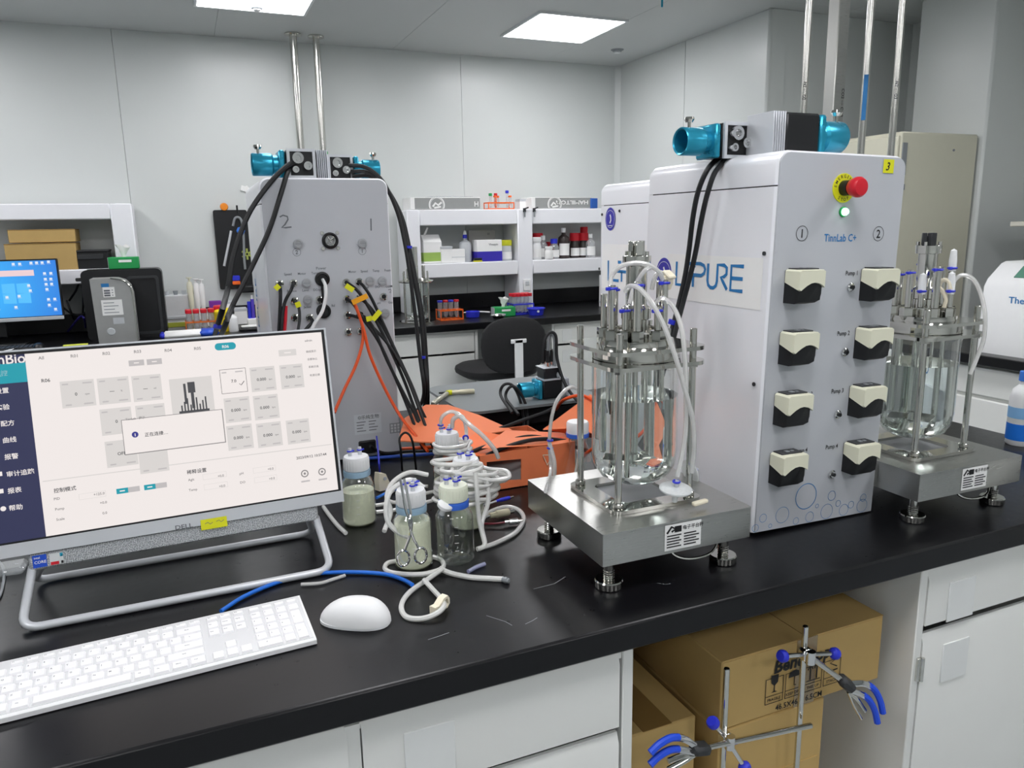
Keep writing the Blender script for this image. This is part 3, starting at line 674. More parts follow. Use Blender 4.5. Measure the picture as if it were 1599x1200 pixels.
# ================================================================== platform scales and glass vessels
def platform(lab, X, Y):
    t = thing('platform_scale', lab, 'scale', (X, Y, .85), -.012, 'steel platform scales')
    W, D, z0, z1 = .149, .152, .0552, .1115
    o = rrect(-W, -D, W, D, .003, 2); i = [(x*.985, y*.985) for x, y in o]
    m = M().prism(o, z1-.004, z1); m.ringplate(o, i, z0, z1-.003); m.part('cover', BRUSH, t)
    M().box((0, 0, z0+.008), (.27, .275, .006)).part('underside', DARK, t)
    for a, b in ((-1, -1), (1, -1), (-1, 1), (1, 1)):
        x, y = a*.118, b*.118
        f = M().lathe([(0, 0), (.022, 0), (.024, .002), (.0245, .013), (.023, .015), (0, .015)], 26, TR(x, y, 0)).part('foot', STEEL, t)
        m = M().cyl((x, y, .015), (x, y, z0+.004), .009, n=16)
        m.part('stem', STEEL, f)
        q = M()
        for k in range(4): q.torus((x, y, .018+k*.004), .0088, .0011, 14, 5)
        q.part('thread', STEEL, f, kind='stuff')
    M().tube([(.0, -.11, z0+.004), (.01, -.12, .035), (.035, -.13, .026), (.075, -.13, .026), (.10, -.12, .035), (.11, -.11, z0+.004)], .0025, 6).part('handle_bar', STEEL, t)
    lb = M(TR(-.03, -D-.0008, .086) @ FRONT).quad(-.001, -.025, .072, .021).part('rating_label', PAPER, t, label='white printed rating label')
    L = M(TR(-.03, -D-.0013, .086) @ FRONT)
    L.stroke([(.003, .006), (.012, .017), (.02, .012), (.012, .008)], .004); L.quad(.018, .006, .032, .017); L.text('\u7535\u5b50\u5e73\u53f0\u79e4', .0085, .034, .009)
    for k in range(5): L.stroke([(.003, .001-k*.005), (.032-.004*(k % 2), .001-k*.005)], .0022); L.stroke([(.037, .001-k*.005), (.068-.006*((k+1) % 2), .001-k*.005)], .0022)
    L.part('label_print', INK, lb)
    return t
def hexnut(m, x, y, z, r, h): m.lathe([(0, 0), (r, 0), (r*1.04, .002), (r*1.04, h-.002), (r, h), (0, h)], 6, TR(x, y, z) @ RZ(.3))
WATER = mt('water', 'f4fafa', .0, var=0, trans=1.0, ior=1.33)
def vessel(lab, X, Y, var=0):
    t = thing('bioreactor_vessel', lab, 'vessel', (X, Y, .9620), 0, 'glass bioreactor vessels')
    sq = rrect(-.092, -.088, .092, .088, .016, 5); n = len(sq)
    c = [(.072*math.cos(math.atan2(y, x)), .072*math.sin(math.atan2(y, x))) for x, y in sq]
    M().ringplate(sq, c, 0, .007).part('base_ring', STEEL, t)
    M().cyl((0, 0, 0), (0, 0, .0012), .0705, n=40).part('recess_pad', mt('grey_recess_pad', '9c9ea0', .5), t)
    for a, b in ((-1, -1), (1, -1), (-1, 1), (1, 1)):
        x, y = a*.074, b*.069
        r = M().cyl((x, y, .007), (x, y, .312), .0062, n=14, ch=.001).part('tie_rod', STEEL, t)
        m = M(); m.cyl((x, y, .007), (x, y, .016), .010, n=14, ch=.001); m.part('foot_collar', STEEL, r)
        m = M(); m.cyl((x, y, .244), (x, y, .250), .0095, n=6); m.part('nut', STEEL, r)
    s3 = rrect(-.096, -.092, .096, .092, .03, 6)
    c3 = [(.074*math.cos(math.atan2(y, x)), .074*math.sin(math.atan2(y, x))) for x, y in s3]
    M().ringplate(s3, c3, .250, .257).part('lower_plate', STEEL, t)
    M().ringplate(s3, [(x*.9, y*.9) for x, y in c3], .276, .283).part('upper_plate', STEEL, t)
    M().lathe([(0, .258), (.078, .258), (.078, .275), (.066, .275), (.066, .284), (.064, .292), (0, .292)], 36).part('head_plate', STEEL, t)
    M().lathe([(.080, .256), (.084, .252), (.080, .246), (.0775, .240), (.0775, .085), (.074, .06), (.064, .042), (.045, .030), (.02, .026), (0, .0255)], 44).part('glass_jar', GLASS, t)
    R = .0762
    w = M().lathe([(0, .0268), (.02, .0273), (.0445, .0312), (.063, .043), (.0728, .0605), (R, .085), (R, .19), (0, .19)], 44).part('water', WATER, t)
    # inner works
    M().cyl((0, 0, .062), (0, 0, .26), .0052, n=12).part('shaft', STEEL, t)
    im = M().cyl((0, 0, .066), (0, 0, .086), .011, n=14, ch=.002).part('impeller', STEEL, t)
    for k in range(3):
        T = RZ(k*2*PI/3+.5) @ TR(.024, 0, .076) @ RX(.8)
        M(T).box((0, 0, 0), (.034, .020, .0015), .0005).part('blade', STEEL, im)
    for x, y, r, zb in ((-.035, -.035, .0045, .05), (.033, .02, .006, .07), (.042, -.022, .0045, .06), (-.045, .015, .006, .085), (.005, .05, .0035, .045), (-.02, .045, .006, .10)):
        M().cyl((x, y, zb), (x, y, .26), r, n=10, ch=r*.4).part('dip_tube', STEEL, t)
    M().tube([(.05, .01, .25), (.05, .01, .10), (.048, .01, .06), (.03, .008, .045), (-.0, 0, .043), (-.025, -.01, .045)], .0034, 8).part('sparger', STEEL, t)
    # drive coupling on the head
    m = M().lathe([(0, .290), (.026, .290), (.026, .300), (.022, .303), (.022, .325), (.026, .327), (.026, .345), (.020, .350), (.0185, .352), (.0185, .425), (0, .425)], 28)
    d = m.part('drive_tower', STEEL, t)
    M().lathe([(.0175, .418), (.0245, .420), (.025, .436), (.019, .438), (0, .438)], 26).part('collar', STEEL, d)
    m = M()
    for k in range(4): m.cyl((.021*math.cos(k*PI/2+.4), .021*math.sin(k*PI/2+.4), .425), (.021*math.cos(k*PI/2+.4), .021*math.sin(k*PI/2+.4), .444), .0035, n=8)
    m.part('pins', STEEL, d, kind='stuff')
    m = M()
    for k in range(3):
        A = RZ(k*2*PI/3+.3) @ TR(.0095, 0, .449); m.box((0, 0, 0), (.009, .013, .026), .001, T=A)
    m.cyl((0, 0, .436), (0, 0, .456), .006, n=12); m.part('claw_coupling', DARK if var else STEEL, d, kind='stuff')
    # ports in hexagonal fittings
    tops = []
    for k, (x, y, h, r, nr) in enumerate(((-.052, -.005, .078, .0065, .015), (-.034, -.020, .04, .006, .013), (-.026, -.046, .085, .0075, .011), (.012, -.050, .04, .006, .013), (.040, -.028, .085, .0065, .012), (.054, .006, .08, .007, .016), (.036, .042, .09, .0065, .013), (-.012, .052, .07, .006, .013), (-.045, .034, .06, .0065, .013))):
        m = M(); hexnut(m, x, y, .284, nr, .026); p = m.part('port_fitting', STEEL, t)
        M().cyl((x, y, .310), (x, y, .310+h), r, n=14, ch=.001).part('port_tube', STEEL, p)
        tops.append((x, y, .310+h))
        if k in (0, 1, 2, 3, 4, 6, 7):
            z = .310+h-.006
            M().torus((x, y, z), r+.0015, .0024, 16, 6).box((x-r-.004, y-.004, z), (.008, .006, .006), .001).part('hose_clip', BLUE, p)
    if var:
        for k, (a, b) in enumerate((((tops[1]), .028), ((tops[3]), .03), ((tops[4]), .03))):
            x, y, z = a; M().lathe([(.0075, -.012), (.0078, .01), (.006, b), (0, b+.004)], 14, TR(x, y, z)).part('white_cap', WPLAST, t)
    M().box((.02, -.083, .2535), (.007, .006, .006), .001).part('clamp_knob', RED, t)
    return t, tops
platform('steel platform scale under the front vessel', .729, 1.1512)
platform('steel platform scale under the right vessel', 1.4345, 1.1405)
v1, tops1 = vessel('glass bioreactor vessel in steel frame standing in front of the pump tower', .727, 1.147)
v2, tops2 = vessel('glass bioreactor vessel in steel frame right of the pump tower', 1.4325, 1.136, 1)

# ================================================================== desktop computer on the island
AM = TR(.2381, 1.40, .9405) @ RZ(.0415) @ RX(-.1977)
ai = thing('desktop_computer', 'silver framed all-in-one desktop computer showing a control screen, in the left foreground', 'computer', mat=AM)
SW, SH = .590, .335
def plane_rect(x0, z0, x1, z1, y0, y1, b=0): return ((x0+x1)/2, (y0+y1)/2, (z0+z1)/2), (x1-x0, y1-y0, z1-z0)
c, d = plane_rect(-SW, 0, 0, SH, .0015, .022); M().box(c, d, .004).part('housing', ALU, ai)
m = M(FRONT).ringplate([(-SW, .0), (0, .0), (0, SH), (-SW, SH)], [(-SW+.0035, .0215), (-.0035, .0215), (-.0035, SH-.003), (-SW+.0035, SH-.003)], -.0015, .0012); m.part('silver_frame', ALU, ai)
M(FRONT).ringplate([(-SW+.0035, .0215), (-.0035, .0215), (-.0035, SH-.003), (-SW+.0035, SH-.003)], [(-SW+.008, .0245), (-.0085, .0245), (-.0085, SH-.0075), (-SW+.008, SH-.0075)], -.0015, .0004).part('black_bezel', BLACK, ai)
M().box((-SW*.5, .035, .1), (.4, .03, .15), .012).part('back_box', ALU, ai)
# speaker bar with punched grille
mg = bpy.data.materials.new('punched_grille'); mg.use_nodes = True; nt = mg.node_tree; b_ = nt.nodes['Principled BSDF']
tc = nt.nodes.new('ShaderNodeTexCoord'); vo = nt.nodes.new('ShaderNodeTexVoronoi'); vo.inputs['Scale'].default_value = 380; vo.inputs['Randomness'].default_value = .35
cr_ = nt.nodes.new('ShaderNodeValToRGB'); cr_.color_ramp.elements[0].position = .33; cr_.color_ramp.elements[0].color = (*rgb('777b80'), 1); cr_.color_ramp.elements[1].position = .45; cr_.color_ramp.elements[1].color = (*rgb('cfd2d4'), 1)
nt.links.new(tc.outputs['Object'], vo.inputs['Vector']); nt.links.new(vo.outputs[0], cr_.inputs[0]); nt.links.new(cr_.outputs[0], b_.inputs['Base Color']); b_.inputs['Roughness'].default_value = .5; b_.inputs['Metallic'].default_value = .3
gl, gr = (-0.5208, -0.0139)[0], (-0.0504, -0.0218)[0]
M().box(((gl+gr)/2, .016, -.0135), (gr-gl, .026, .029), .003).part('speaker_grille', mg, ai)
st = M(FRONT)
k_ = gl+.006
s1_ = M(FRONT).quad(k_, -.0245, k_+.020, -.004, -.0022).part('sticker', mt('blue_sticker', '1d4fc4', .4), ai, label='blue processor sticker')
M(FRONT).text('intel', .005, k_+.002, -.010, z=-.0018).text('CORE', .0065, k_+.002, -.018, z=-.0018).part('lettering', PAPER, s1_)
s1_ = M(FRONT).quad(k_+.024, -.0245, k_+.044, -.005, -.0022).part('sticker', mt('pale_sticker', 'd8dcdc', .5), ai, label='pale energy sticker with red and black bands')
M(FRONT).quad(k_+.025, -.024, k_+.037, -.019, -.0018).part('red_band', RED, s1_)
M(FRONT).quad(k_+.039, -.012, k_+.0435, -.006, -.0018).part('blue_band', CYAN, s1_)
M(FRONT).quad(k_+.040, -.0235, k_+.0435, -.019, -.0018).part('black_band', INK, s1_)
x, z = (-0.2841, 0.004); M(FRONT).text('D\u03a3LL'.replace('\u03a3', 'E'), .0105, x, z-.004, z=.0018, ax='CENTER', sx=1.25).part('lettering', GINK, ai)
x, z = (-0.2346, 0.0018)
nt2 = M(FRONT).quad(x-.022, z-.0105, x+.022, z+.008, .0022).part('yellow_note', YEL, ai, label='yellow tape note on the lower frame')
m = M(FRONT); m.stroke([(x-.015, z), (x-.010, z+.002), (x-.006, z-.002), (x-.002, z+.001)], .001, z=.0026); m.stroke([(x+.004, z+.001), (x+.009, z+.003), (x+.012, z-.001), (x+.017, z+.002)], .001, z=.0026); m.part('handwriting', GINK, nt2)
# tubular stand, two loops of one frame
wl, wr_ = (AM @ Vector((gl+.003, .016, -.024))), (AM @ Vector((gr-.003, .016, -.024)))
def bar_loop(a, b, c_, d__, r=.02):
    """rounded U: a -> b -> c -> d"""
    out = [a]
    for p, q, s_ in ((a, b, c_), (b, c_, d__)):
        p, q, s_ = Vector(p), Vector(q), Vector(s_)
        u, v = (p-q).normalized()*r, (s_-q).normalized()*r
        for k in range(7):
            t = k/6; out.append(q+u*(1-t)**2+v*t**2)
    return out+[d__]
z_ = .8568
fa, fb_ = (-0.2856, 1.2821, 0.8568), (0.1893, 1.289, 0.8568)
m = M().tube(bar_loop(wl, fa, fb_, wr_, .028), .0068, 10, raw=True); m.part('stand_front', ALU, ai, world=True)
ra, rb_ = (-0.2963, 1.4711, 0.8568), (0.1857, 1.4775, 0.8568)
m = M().tube(bar_loop(wl+Vector((.014, .01, 0)), ra, rb_, wr_+Vector((-.014, .01, 0)), .028), .0062, 10, raw=True); m.part('stand_rear', ALU, ai, world=True)

# ---- what the screen shows
def em(name, col, s=.60): return mt('screen_'+name, col, emit=s)
EW, EN, ET, EG, EG2, EK, EGR, EB = em('white', 'fcf4f1', .60), em('navy', '2e3156'), em('teal', '16a3b4'), em('card', 'e3dedb'), em('grey', 'c9c4c4'), em('dark', '4a4a4e'), em('mid', '8b8888'), em('indigo', '3c3e92')
scn = M(FRONT).quad(-SW+.0075, .024, -.0080, SH-.007, -.0011).part('screen', EW, ai, label='bright white control software screen with navy side menu')
def at(x, y): return (x, y)
pw = {}
def lay(mat):
    if mat not in pw: pw[mat] = M(FRONT)
    return pw[mat]
sbx0, sbx1 = (-0.4874, 0.3356)[0], (-0.496, 0.0173)[0]; sx_ = (sbx0+sbx1)/2
zL = -.0008; zM = -.0005; zH = -.0002; zHH = .0001
lay(EN).quad(-SW+.0075, .024, sx_, SH-.007, zL)
x, z = (-0.5108, 0.2977); lay(ET).quad(-SW+.0075, z-.016, sx_, z+.016, zM)
x, z = (-0.5304, 0.3132); lay(EW).text('nBio', .024, x, z, z=zM, sx=.9)
for s_, (x, z) in (('\u76d1\u63a7', (-0.5374, 0.2951)), ('\u8bbe\u7f6e', (-0.5385, 0.2671)), ('\u5b9e\u9a8c', (-0.5403, 0.2403)), ('\u914d\u65b9', (-0.536, 0.2137)), ('\u66f2\u7ebf', (-0.5361, 0.1865)), ('\u62a5\u8b66', (-0.5362, 0.1593)), ('\u5ba1\u8ba1\u8ffd\u8e2a', (-0.5364, 0.1311)), ('\u62a5\u8868', (-0.5373, 0.104)), ('\u5e2e\u52a9', (-0.5384, 0.0759))):
    lay(EW).text(s_, .0098, x, z, z=zM)
for (x, z) in ((-0.5446, 0.1365), (-0.5457, 0.1085)): lay(EW).quad(x-.004, z-.003, x+.003, z+.004, zM)
x, z = (-0.5459, 0.0803); lay(EW).disc(x, z, .004, z=zM)
for s_, (x, z) in (('All', (-0.4731, 0.3164)), ('R01', (-0.427, 0.3155)), ('R02', (-0.3795, 0.3156)), ('R03', (-0.3315, 0.3147)), ('R04', (-0.2831, 0.3128)), ('R05', (-0.2352, 0.3121))):
    lay(EGR).text(s_, .0075, x, z, z=zL)
x, z = (-0.1822, 0.3146); lay(ET).add([(a, b, zL) for a, b in rrect(x-.018, z-.0065, x+.018, z+.0065, .0062)], [list(range(24))]); lay(EW).text('R06', .0075, x, z-.003, z=zM, ax='CENTER')
x, z = (-0.466, 0.2784); lay(EK).text('R06', .0082, x-.007, z, z=zL)
for (x, z) in ((-0.3292, 0.2978), (-0.301, 0.2975)): lay(EG2).quad(x-.012, z-.005, x+.012, z+.005, zL); lay(EW).quad(x-.004, z-.0008, x+.004, z+.001, zM)
x, z = (-0.0747, 0.2937); lay(EG).quad(x-.016, z-.006, x+.016, z+.006, zL); lay(EW).quad(x-.006, z-.001, x+.006, z+.0012, zM)
lay(EGR).text('admin', .0058, *(-0.041, 0.3115), z=zL)
for s_, p in (('\u66f2\u7ebf\u663e\u793a', (-0.0408, 0.2908)), ('\u5168\u90e8\u505c\u6b62', (-0.04, 0.2761)), ('\u7cfb\u7edf\u65e5\u5fd7', (-0.0392, 0.2615)), ('\u6821\u51c6\u8bb0\u5f55', (-0.0385, 0.2455))): lay(EGR).text(s_, .0048, *p, z=zL)
for (x, z), s_, w in (((-0.422, 0.2544), '0   rpm', .050), ((-0.3683, 0.2541), '---  %', .048), ((-0.3168, 0.253), '---  ml', .046), ((-0.3698, 0.2013), '0', .048), ((-0.3161, 0.2014), '', .046), ((-0.3677, 0.1458), 'OFF', .048), ((-0.3196, 0.1277), '', .046),
                      ((-0.1233, 0.2492), '0.000 lpm', .044), ((-0.0713, 0.2488), '0.000 lpm', .042), ((-0.1735, 0.198), '0.000 lpm', .044), ((-0.1231, 0.1968), '0.000 lpm', .044), ((-0.1744, 0.1476), '0.000 lpm', .044), ((-0.1229, 0.1455), '0.000 lpm', .044), ((-0.0707, 0.1447), '0.000 lpm', .042)):
    h = .0225
    lay(EG).quad(x-w/2, z-h, x+w/2, z+h, zL)
    a = s_.split()
    if a: lay(EK).text(a[0], .0075, x-(.003 if len(a) > 1 else 0), z-.003, z=zM, ax='CENTER')
    if len(a) > 1: lay(EGR).text(a[1], .0042, x+.010, z-.003, z=zM)
    for q, r_, ww in ((-w/2+.003, .016, .009), (w/2-.017, .016, .014), (-w/2+.005, -.019, .009), (w/2-.018, -.019, .014)): lay(EG2).quad(x+q, z+r_, x+q+ww, z+r_+.0024, zM); 
x, z = (-0.1746, 0.2509)
lay(EK).ringplate([(x-.0225, z-.022), (x+.0225, z-.022), (x+.0225, z+.022), (x-.0225, z+.022)], [(x-.0218, z-.0213), (x+.0218, z-.0213), (x+.0218, z+.0213), (x-.0218, z+.0213)], zL, zL+.0001)
lay(EK).text('7.0', .0075, x, z-.003, z=zL, ax='CENTER'); lay(EK).stroke([(x+.009, z-.006), (x+.012, z-.009), (x+.018, z-.002)], .0012, z=zL)
for q, r_, ww in ((-.019, .015, .008), (.004, .015, .013)): lay(EG2).quad(x+q, z+r_, x+q+ww, z+r_+.0022, zM)
x, z = (-0.2465, 0.2341); lay(EG).quad(x-.035, z-.032, x+.035, z+.030, zL)
vs = lay(EK); vs.quad(x-.006, z+.003, x+.006, z+.022, zM); vs.quad(x-.013, z-.016, x-.009, z+.02, zM); vs.quad(x-.002, z-.025, x+.003, z+.003, zM)
for q in range(9): vs.quad(x-.020+q*.005, z-.030, x-.0175+q*.005, z-.018+.006*((q*7) % 3), zM)
vs.quad(x-.024, z-.032, x+.026, z-.028, zM)
# dialog
p0, p1 = (-0.3621, 0.1428), (-0.2006, 0.2012)
lay(EGR).quad(p0[0]-.001, p0[1]-.0015, p1[0]+.0015, p1[1]+.001, zM); lay(EW).quad(p0[0], p0[1], p1[0], p1[1], zH)
x, z = (-0.3439, 0.1747); lay(EB).disc(x, z, .0052, z=zHH); lay(EW).quad(x-.0006, z-.003, x+.0006, z+.002, zHH+.0002)
lay(EK).text('\u6b63\u5728\u8fde\u63a5\u2026', .0075, *(-0.3294, 0.1694), z=zHH); lay(EGR).text('TinnLab - \u63d0\u793a', .005, *(-0.3561, 0.2007), z=zHH)
# lower controls
a, b = (-0.4843, 0.1155), (-0.0191, 0.1121)
lay(EG).stroke([(sx_+.004, a[1]), (-.012, b[1])], .0016, z=zL)
lay(EK).text('\u63a7\u5236\u6a21\u5f0f', .0082, *(-0.4736, 0.0945), z=zL); lay(EK).text('\u7a00\u91ca\u8bbe\u7f6e', .0082, *(-0.2695, 0.0941), z=zL)
for s_, p in (('PID', (-0.4749, 0.0819)), ('Pump', (-0.4748, 0.0647)), ('Scale', (-0.4747, 0.0475)), ('Agit', (-0.2687, 0.0814)), ('Temp', (-0.2696, 0.0632)), ('pH', (-0.1827, 0.0795)), ('DO', (-0.1834, 0.0632))): lay(EGR).text(s_, .006, *p, z=zL)
for s_, p in (('+125.0', (-0.417, 0.0798)), ('+0.0', (-0.409, 0.0642)), ('0.0', (-0.407, 0.0463)), ('+0.0', (-0.2198, 0.0806)), ('+0.0', (-0.2196, 0.062)), ('+0.0', (-0.1332, 0.0802)), ('+0.0', (-0.1329, 0.0622))): lay(EGR).text(s_, .006, *p, z=zL)
for (x, z) in ((-0.4265, 0.0802), (-0.2324, 0.0837), (-0.2322, 0.0652), (-0.1466, 0.0822), (-0.1463, 0.0644)): lay(EG).ringplate([(x-.012, z-.004), (x+.028, z-.004), (x+.028, z+.006), (x-.012, z+.006)], [(x-.0115, z-.0035), (x+.0275, z-.0035), (x+.0275, z+.0055), (x-.0115, z+.0055)], zL, zL+.0001)
for (x, z) in ((-0.3733, 0.0813), (-0.3305, 0.0811)): lay(ET).quad(x-.009, z-.0045, x+.009, z+.0045, zL); lay(EG2).quad(x+.009, z-.0045, x+.027, z+.0045, zL); lay(EW).quad(x-.004, z-.001, x+.004, z+.001, zM)
lay(EK).text('2023/09/12 10:57:44', .0068, *(-0.0798, 0.0927), z=zL)
for (x, z) in ((-0.0675, 0.0641), (-0.0353, 0.0628)): lay(EGR).circ(x, z, .006, .002, z=zL); lay(EGR).disc(x, z, .0022, z=zL); lay(EG2).quad(x-.008, z-.016, x+.008, z-.013, zL)
for mat, m in pw.items(): m.part('screen_lettering', mat, scn, kind='stuff')  # interface cards, buttons, lines, icons and text, one merged mesh per colour

# ================================================================== keyboard and mouse
k0, k1 = (0.1263, 1.0563, 0.8535), (-0.2681, 1.0334, 0.8535)
kang = math.atan2(k0[1]-k1[1], k0[0]-k1[0])
kb = thing('keyboard', 'white full-size computer keyboard cut by the left edge, in front of the screen', 'keyboard', mat=TR(k0[0], k0[1], .8505) @ RZ(kang))
KL, KD = .440, .126
KS = math.atan2(.015, KD)
sec = [(0, .001), (0, .0075), (.002, .009), (KD-.004, .0235), (KD, .0215), (KD, .012), (KD-.006, .001)]
n = len(sec); V = [(x, y, z) for x in (-KL, 0) for y, z in sec]
M().add(V, [list(range(n)), list(range(n, 2*n))[::-1]]+[[i, (i+1) % n, n+(i+1) % n, n+i] for i in range(n)]).part('case', WPLAST, kb)
U = .01893; KT = TR(0, 0, .0078) @ RX(math.atan2(.0145, KD-.006))
KEYW = mt('white_key', 'f1f1f2', .4, var=.02); KEYG = mt('white_key_well', 'd6d7d8', .5, var=.02)
M(KT).box((-KL/2, KD/2+.0005, .0012), (KL-.006, KD-.010, .0006)).part('key_well', KEYG, kb)
keymesh = {}
def key(ux, row, w=1.0, h=1.0, leg=None):
    x = -KL+.0065+(ux+w/2)*U; y = .0065+(row+h/2)*U*1.0
    kk = (round(w, 2), round(h, 2))
    if kk not in keymesh:
        W, H = w*U/2-.0013, h*U/2-.0013; e = .0016
        V = [(-W, -H, .0), (W, -H, 0), (W, H, 0), (-W, H, 0), (-W+e, -H+e, .0030), (W-e, -H+e, .0030), (W-e, H-e*.5, .0030), (-W+e, H-e*.5, .0030)]
        keymesh[kk] = M().add(V, [(0, 1, 5, 4), (1, 2, 6, 5), (2, 3, 7, 6), (3, 0, 4, 7), (4, 5, 6, 7), (3, 2, 1, 0)]).mesh('key', KEYW)
    o = bpy.data.objects.new('key', keymesh[kk]); COL.objects.link(o); o.parent = kb; G[o] = G[kb]
    A = KT @ TR(x, y, .0014); o.location = A.to_translation(); o.rotation_euler = A.to_euler()
    if leg: legend.text(leg, .0042 if len(leg) == 1 else .0030, x-.0052*min(w, 1), y+.0006, T=KT @ TR(0, 0, .0047))
legend = M()
u = 0
for w, l in ((1.25, 'Ctrl'), (1.25, 'Win'), (1.25, 'Alt'), (6.25, None), (1.25, 'Alt'), (1.25, 'Fn'), (1.25, 'Menu'), (1.25, 'Ctrl')): key(u, 0, w, 1, l); u += w
u = 0
for w, l in [(2.25, 'Shift')]+[(1, c) for c in 'ZXCVBNM,./']+[(2.75, 'Shift')]: key(u, 1, w, 1, l); u += w
u = 0
for w, l in [(1.75, 'Caps')]+[(1, c) for c in "ASDFGHJKL;'"]+[(2.25, 'Enter')]: key(u, 2, w, 1, l); u += w
u = 0
for w, l in [(1.5, 'Tab')]+[(1, c) for c in 'QWERTYUIOP[]']+[(1.5, '\\')]: key(u, 3, w, 1, l); u += w
u = 0
for w, l in [(1, c) for c in '`1234567890-=']+[(2, 'Back')]: key(u, 4, w, 1, l); u += w
for x, l in ((0, 'Esc'), (2, 'F1'), (3, 'F2'), (4, 'F3'), (5, 'F4'), (6.5, 'F5'), (7.5, 'F6'), (8.5, 'F7'), (9.5, 'F8'), (11, 'F9'), (12, 'F10'), (13, 'F11'), (14, 'F12')): key(x, 5.1, 1, .6, l)
for i, l in enumerate(('Prt', 'Scr', 'Brk')): key(15.3+i, 5.1, 1, .6, l)
for i, l in enumerate(('Ins', 'Home', 'PgUp')): key(15.3+i, 4, 1, 1, l)
for i, l in enumerate(('Del', 'End', 'PgDn')): key(15.3+i, 3, 1, 1, l)
key(16.3, 1, 1, 1); key(15.3, 0); key(16.3, 0); key(17.3, 0)
for i in range(4): key(18.55+i, 5.1, 1, .6)
for i, l in enumerate(('Num', '/', '*', '-')): key(18.55+i, 4, 1, 1, l)
for r in range(3):
    for i in range(3): key(18.55+i, 3-r, 1, 1, str(7-3*r+i))
key(18.55, 0, 2, 1, '0'); key(20.55, 0, 1, 1, '.'); key(21.55, 2, 1, 2, '+'); key(21.55, 0, 1, 2, 'Ent')
legend.part('key_legend', GINK, kb, kind='stuff')

mc = (0.1928, 1.0966, 0.855)
ms = thing('mouse', 'white wireless computer mouse right of the keyboard', 'mouse', mat=TR(mc[0], mc[1]+.004, .8505) @ RZ(math.radians(146)))
def mouse_shell(z0, k0_, k1_, scale=1.0, nu=22, nv=14):
    V = []; F = []
    for i in range(nu+1):
        t = -1+2*i/nu; tt = math.sin(t*PI/2)
        wid = .031*scale*max(1-abs(tt)**2.6, 0)**.5*(1-.06*tt)
        hgt = (.036*scale)*max(1-abs(tt+.0)**2.4, 0)**.62*(1-.16*tt)
        for j in range(nv+1):
            a = PI*(k0_+(k1_-k0_)*j/nv)
            V.append((tt*.057*scale, wid*math.cos(a)*(1 if abs(math.cos(a)) < 2 else 1), z0+hgt*max(math.sin(a), 0)**.8))
    for i in range(nu):
        for j in range(nv): F.append([i*(nv+1)+j, (i+1)*(nv+1)+j, (i+1)*(nv+1)+j+1, i*(nv+1)+j+1])
    return V, F
V, F = mouse_shell(.004, 0, 1); M().add(V, F).part('top_shell', WPLAST, ms)
V2 = [(math.cos(2*PI*i/30), math.sin(2*PI*i/30)) for i in range(30)]
M().prism([(.0565*math.copysign(abs(c)**.8, c), .0305*math.copysign(abs(s)**.8, s)) for c, s in V2], .0005, .0048).part('base', WHITE, ms)
M(RX(PI/2)).cyl((.033, .0205, -.003), (.033, .0205, .003), .008, n=16).part('scroll_wheel', GREY, ms)

# ================================================================== bottles on the island
def arc_pts(c, rx, ry, a0, a1, n=10, tilt=0):
    return [(c[0]+rx*math.cos(a0+(a1-a0)*i/n), c[1]+ry*math.sin(a0+(a1-a0)*i/n), c[2]+tilt*math.sin(a0+(a1-a0)*i/n)) for i in range(n+1)]
def bottle(lab, x, y, liquid=0.0, r=.0350, h=.118, cap=WPLAST, ring=PALEB, tubes=3, capz=.028, group='media bottles'):
    t = thing('media_bottle', lab, 'bottle', (x, y, .8503), 0, group)
    sh = [(0, .001), (r-.004, 0), (r, .004), (r, h*.68), (r*.97, h*.74), (r*.80, h*.83), (.0205, h*.89), (.0195, h*.92), (.0195, h)]
    M().lathe(sh, 36).part('glass_body', GLASS, t)
    gr = M(FRONT @ RY(0))
    m = M()
    if liquid:
        l = [(0, .0025), (r-.005, .0025), (r-.0022, .006)]+[(q-.0022, z) for q, z in sh[3:7] if z < liquid]
        ql = l[-1][0]
        for (q0, z0), (q1, z1) in zip(sh[2:], sh[3:]):
            if z0 <= liquid <= z1: ql = q0+(q1-q0)*(liquid-z0)/(z1-z0)-.0022
        M().lathe(l+[(ql, liquid), (0, liquid)], 32).part('liquid', LIQ, t)
    M().lathe([(.0205, h-.014), (.0275, h-.014), (.0280, h-.006), (.0275, h-.002), (.0205, h-.002)], 30).part('pour_ring', ring, t)
    cz = h-.001
    cp = M().lathe([(.0255, cz), (.0262, cz+.002), (.0262, cz+capz-.004), (.0245, cz+capz), (0, cz+capz)], 36).part('cap', cap, t)
    m = M()
    for k in range(26):
        a = 2*PI*k/26; m.box((.0262*math.cos(a), .0262*math.sin(a), cz+capz*.45), (.0012, .0012, capz*.75), 0, T=None)
    m.part('cap_ridges', cap, cp, kind='stuff')
    for k in range(tubes):
        a = k*2*PI/3+.6; px, py = .012*math.cos(a), .012*math.sin(a)
        p = M().cyl((px, py, cz+capz), (px, py, cz+capz+.016), .0042, .0036, n=12).part('cap_port', MILKP, cp)
        M().torus((px, py, cz+capz+.010), .0045, .0017, 12, 6).box((px+.006, py, cz+capz+.010), (.006, .003, .003)).part('hose_clip', BLUE, cp)
    # graduation print
    g = M()
    for k in range(4):
        z = .03+k*.015
        for q in range(4): a = -1.9+q*.05+.0; b = a+.05; g.add([((r+.0004)*math.cos(a), (r+.0004)*math.sin(a), z), ((r+.0004)*math.cos(b), (r+.0004)*math.sin(b), z), ((r+.0004)*math.cos(b), (r+.0004)*math.sin(b), z+.0009), ((r+.0004)*math.cos(a), (r+.0004)*math.sin(a), z+.0009)], [(0, 1, 2, 3)])
    g.part('graduation_lettering', PAPER, t)
    return t
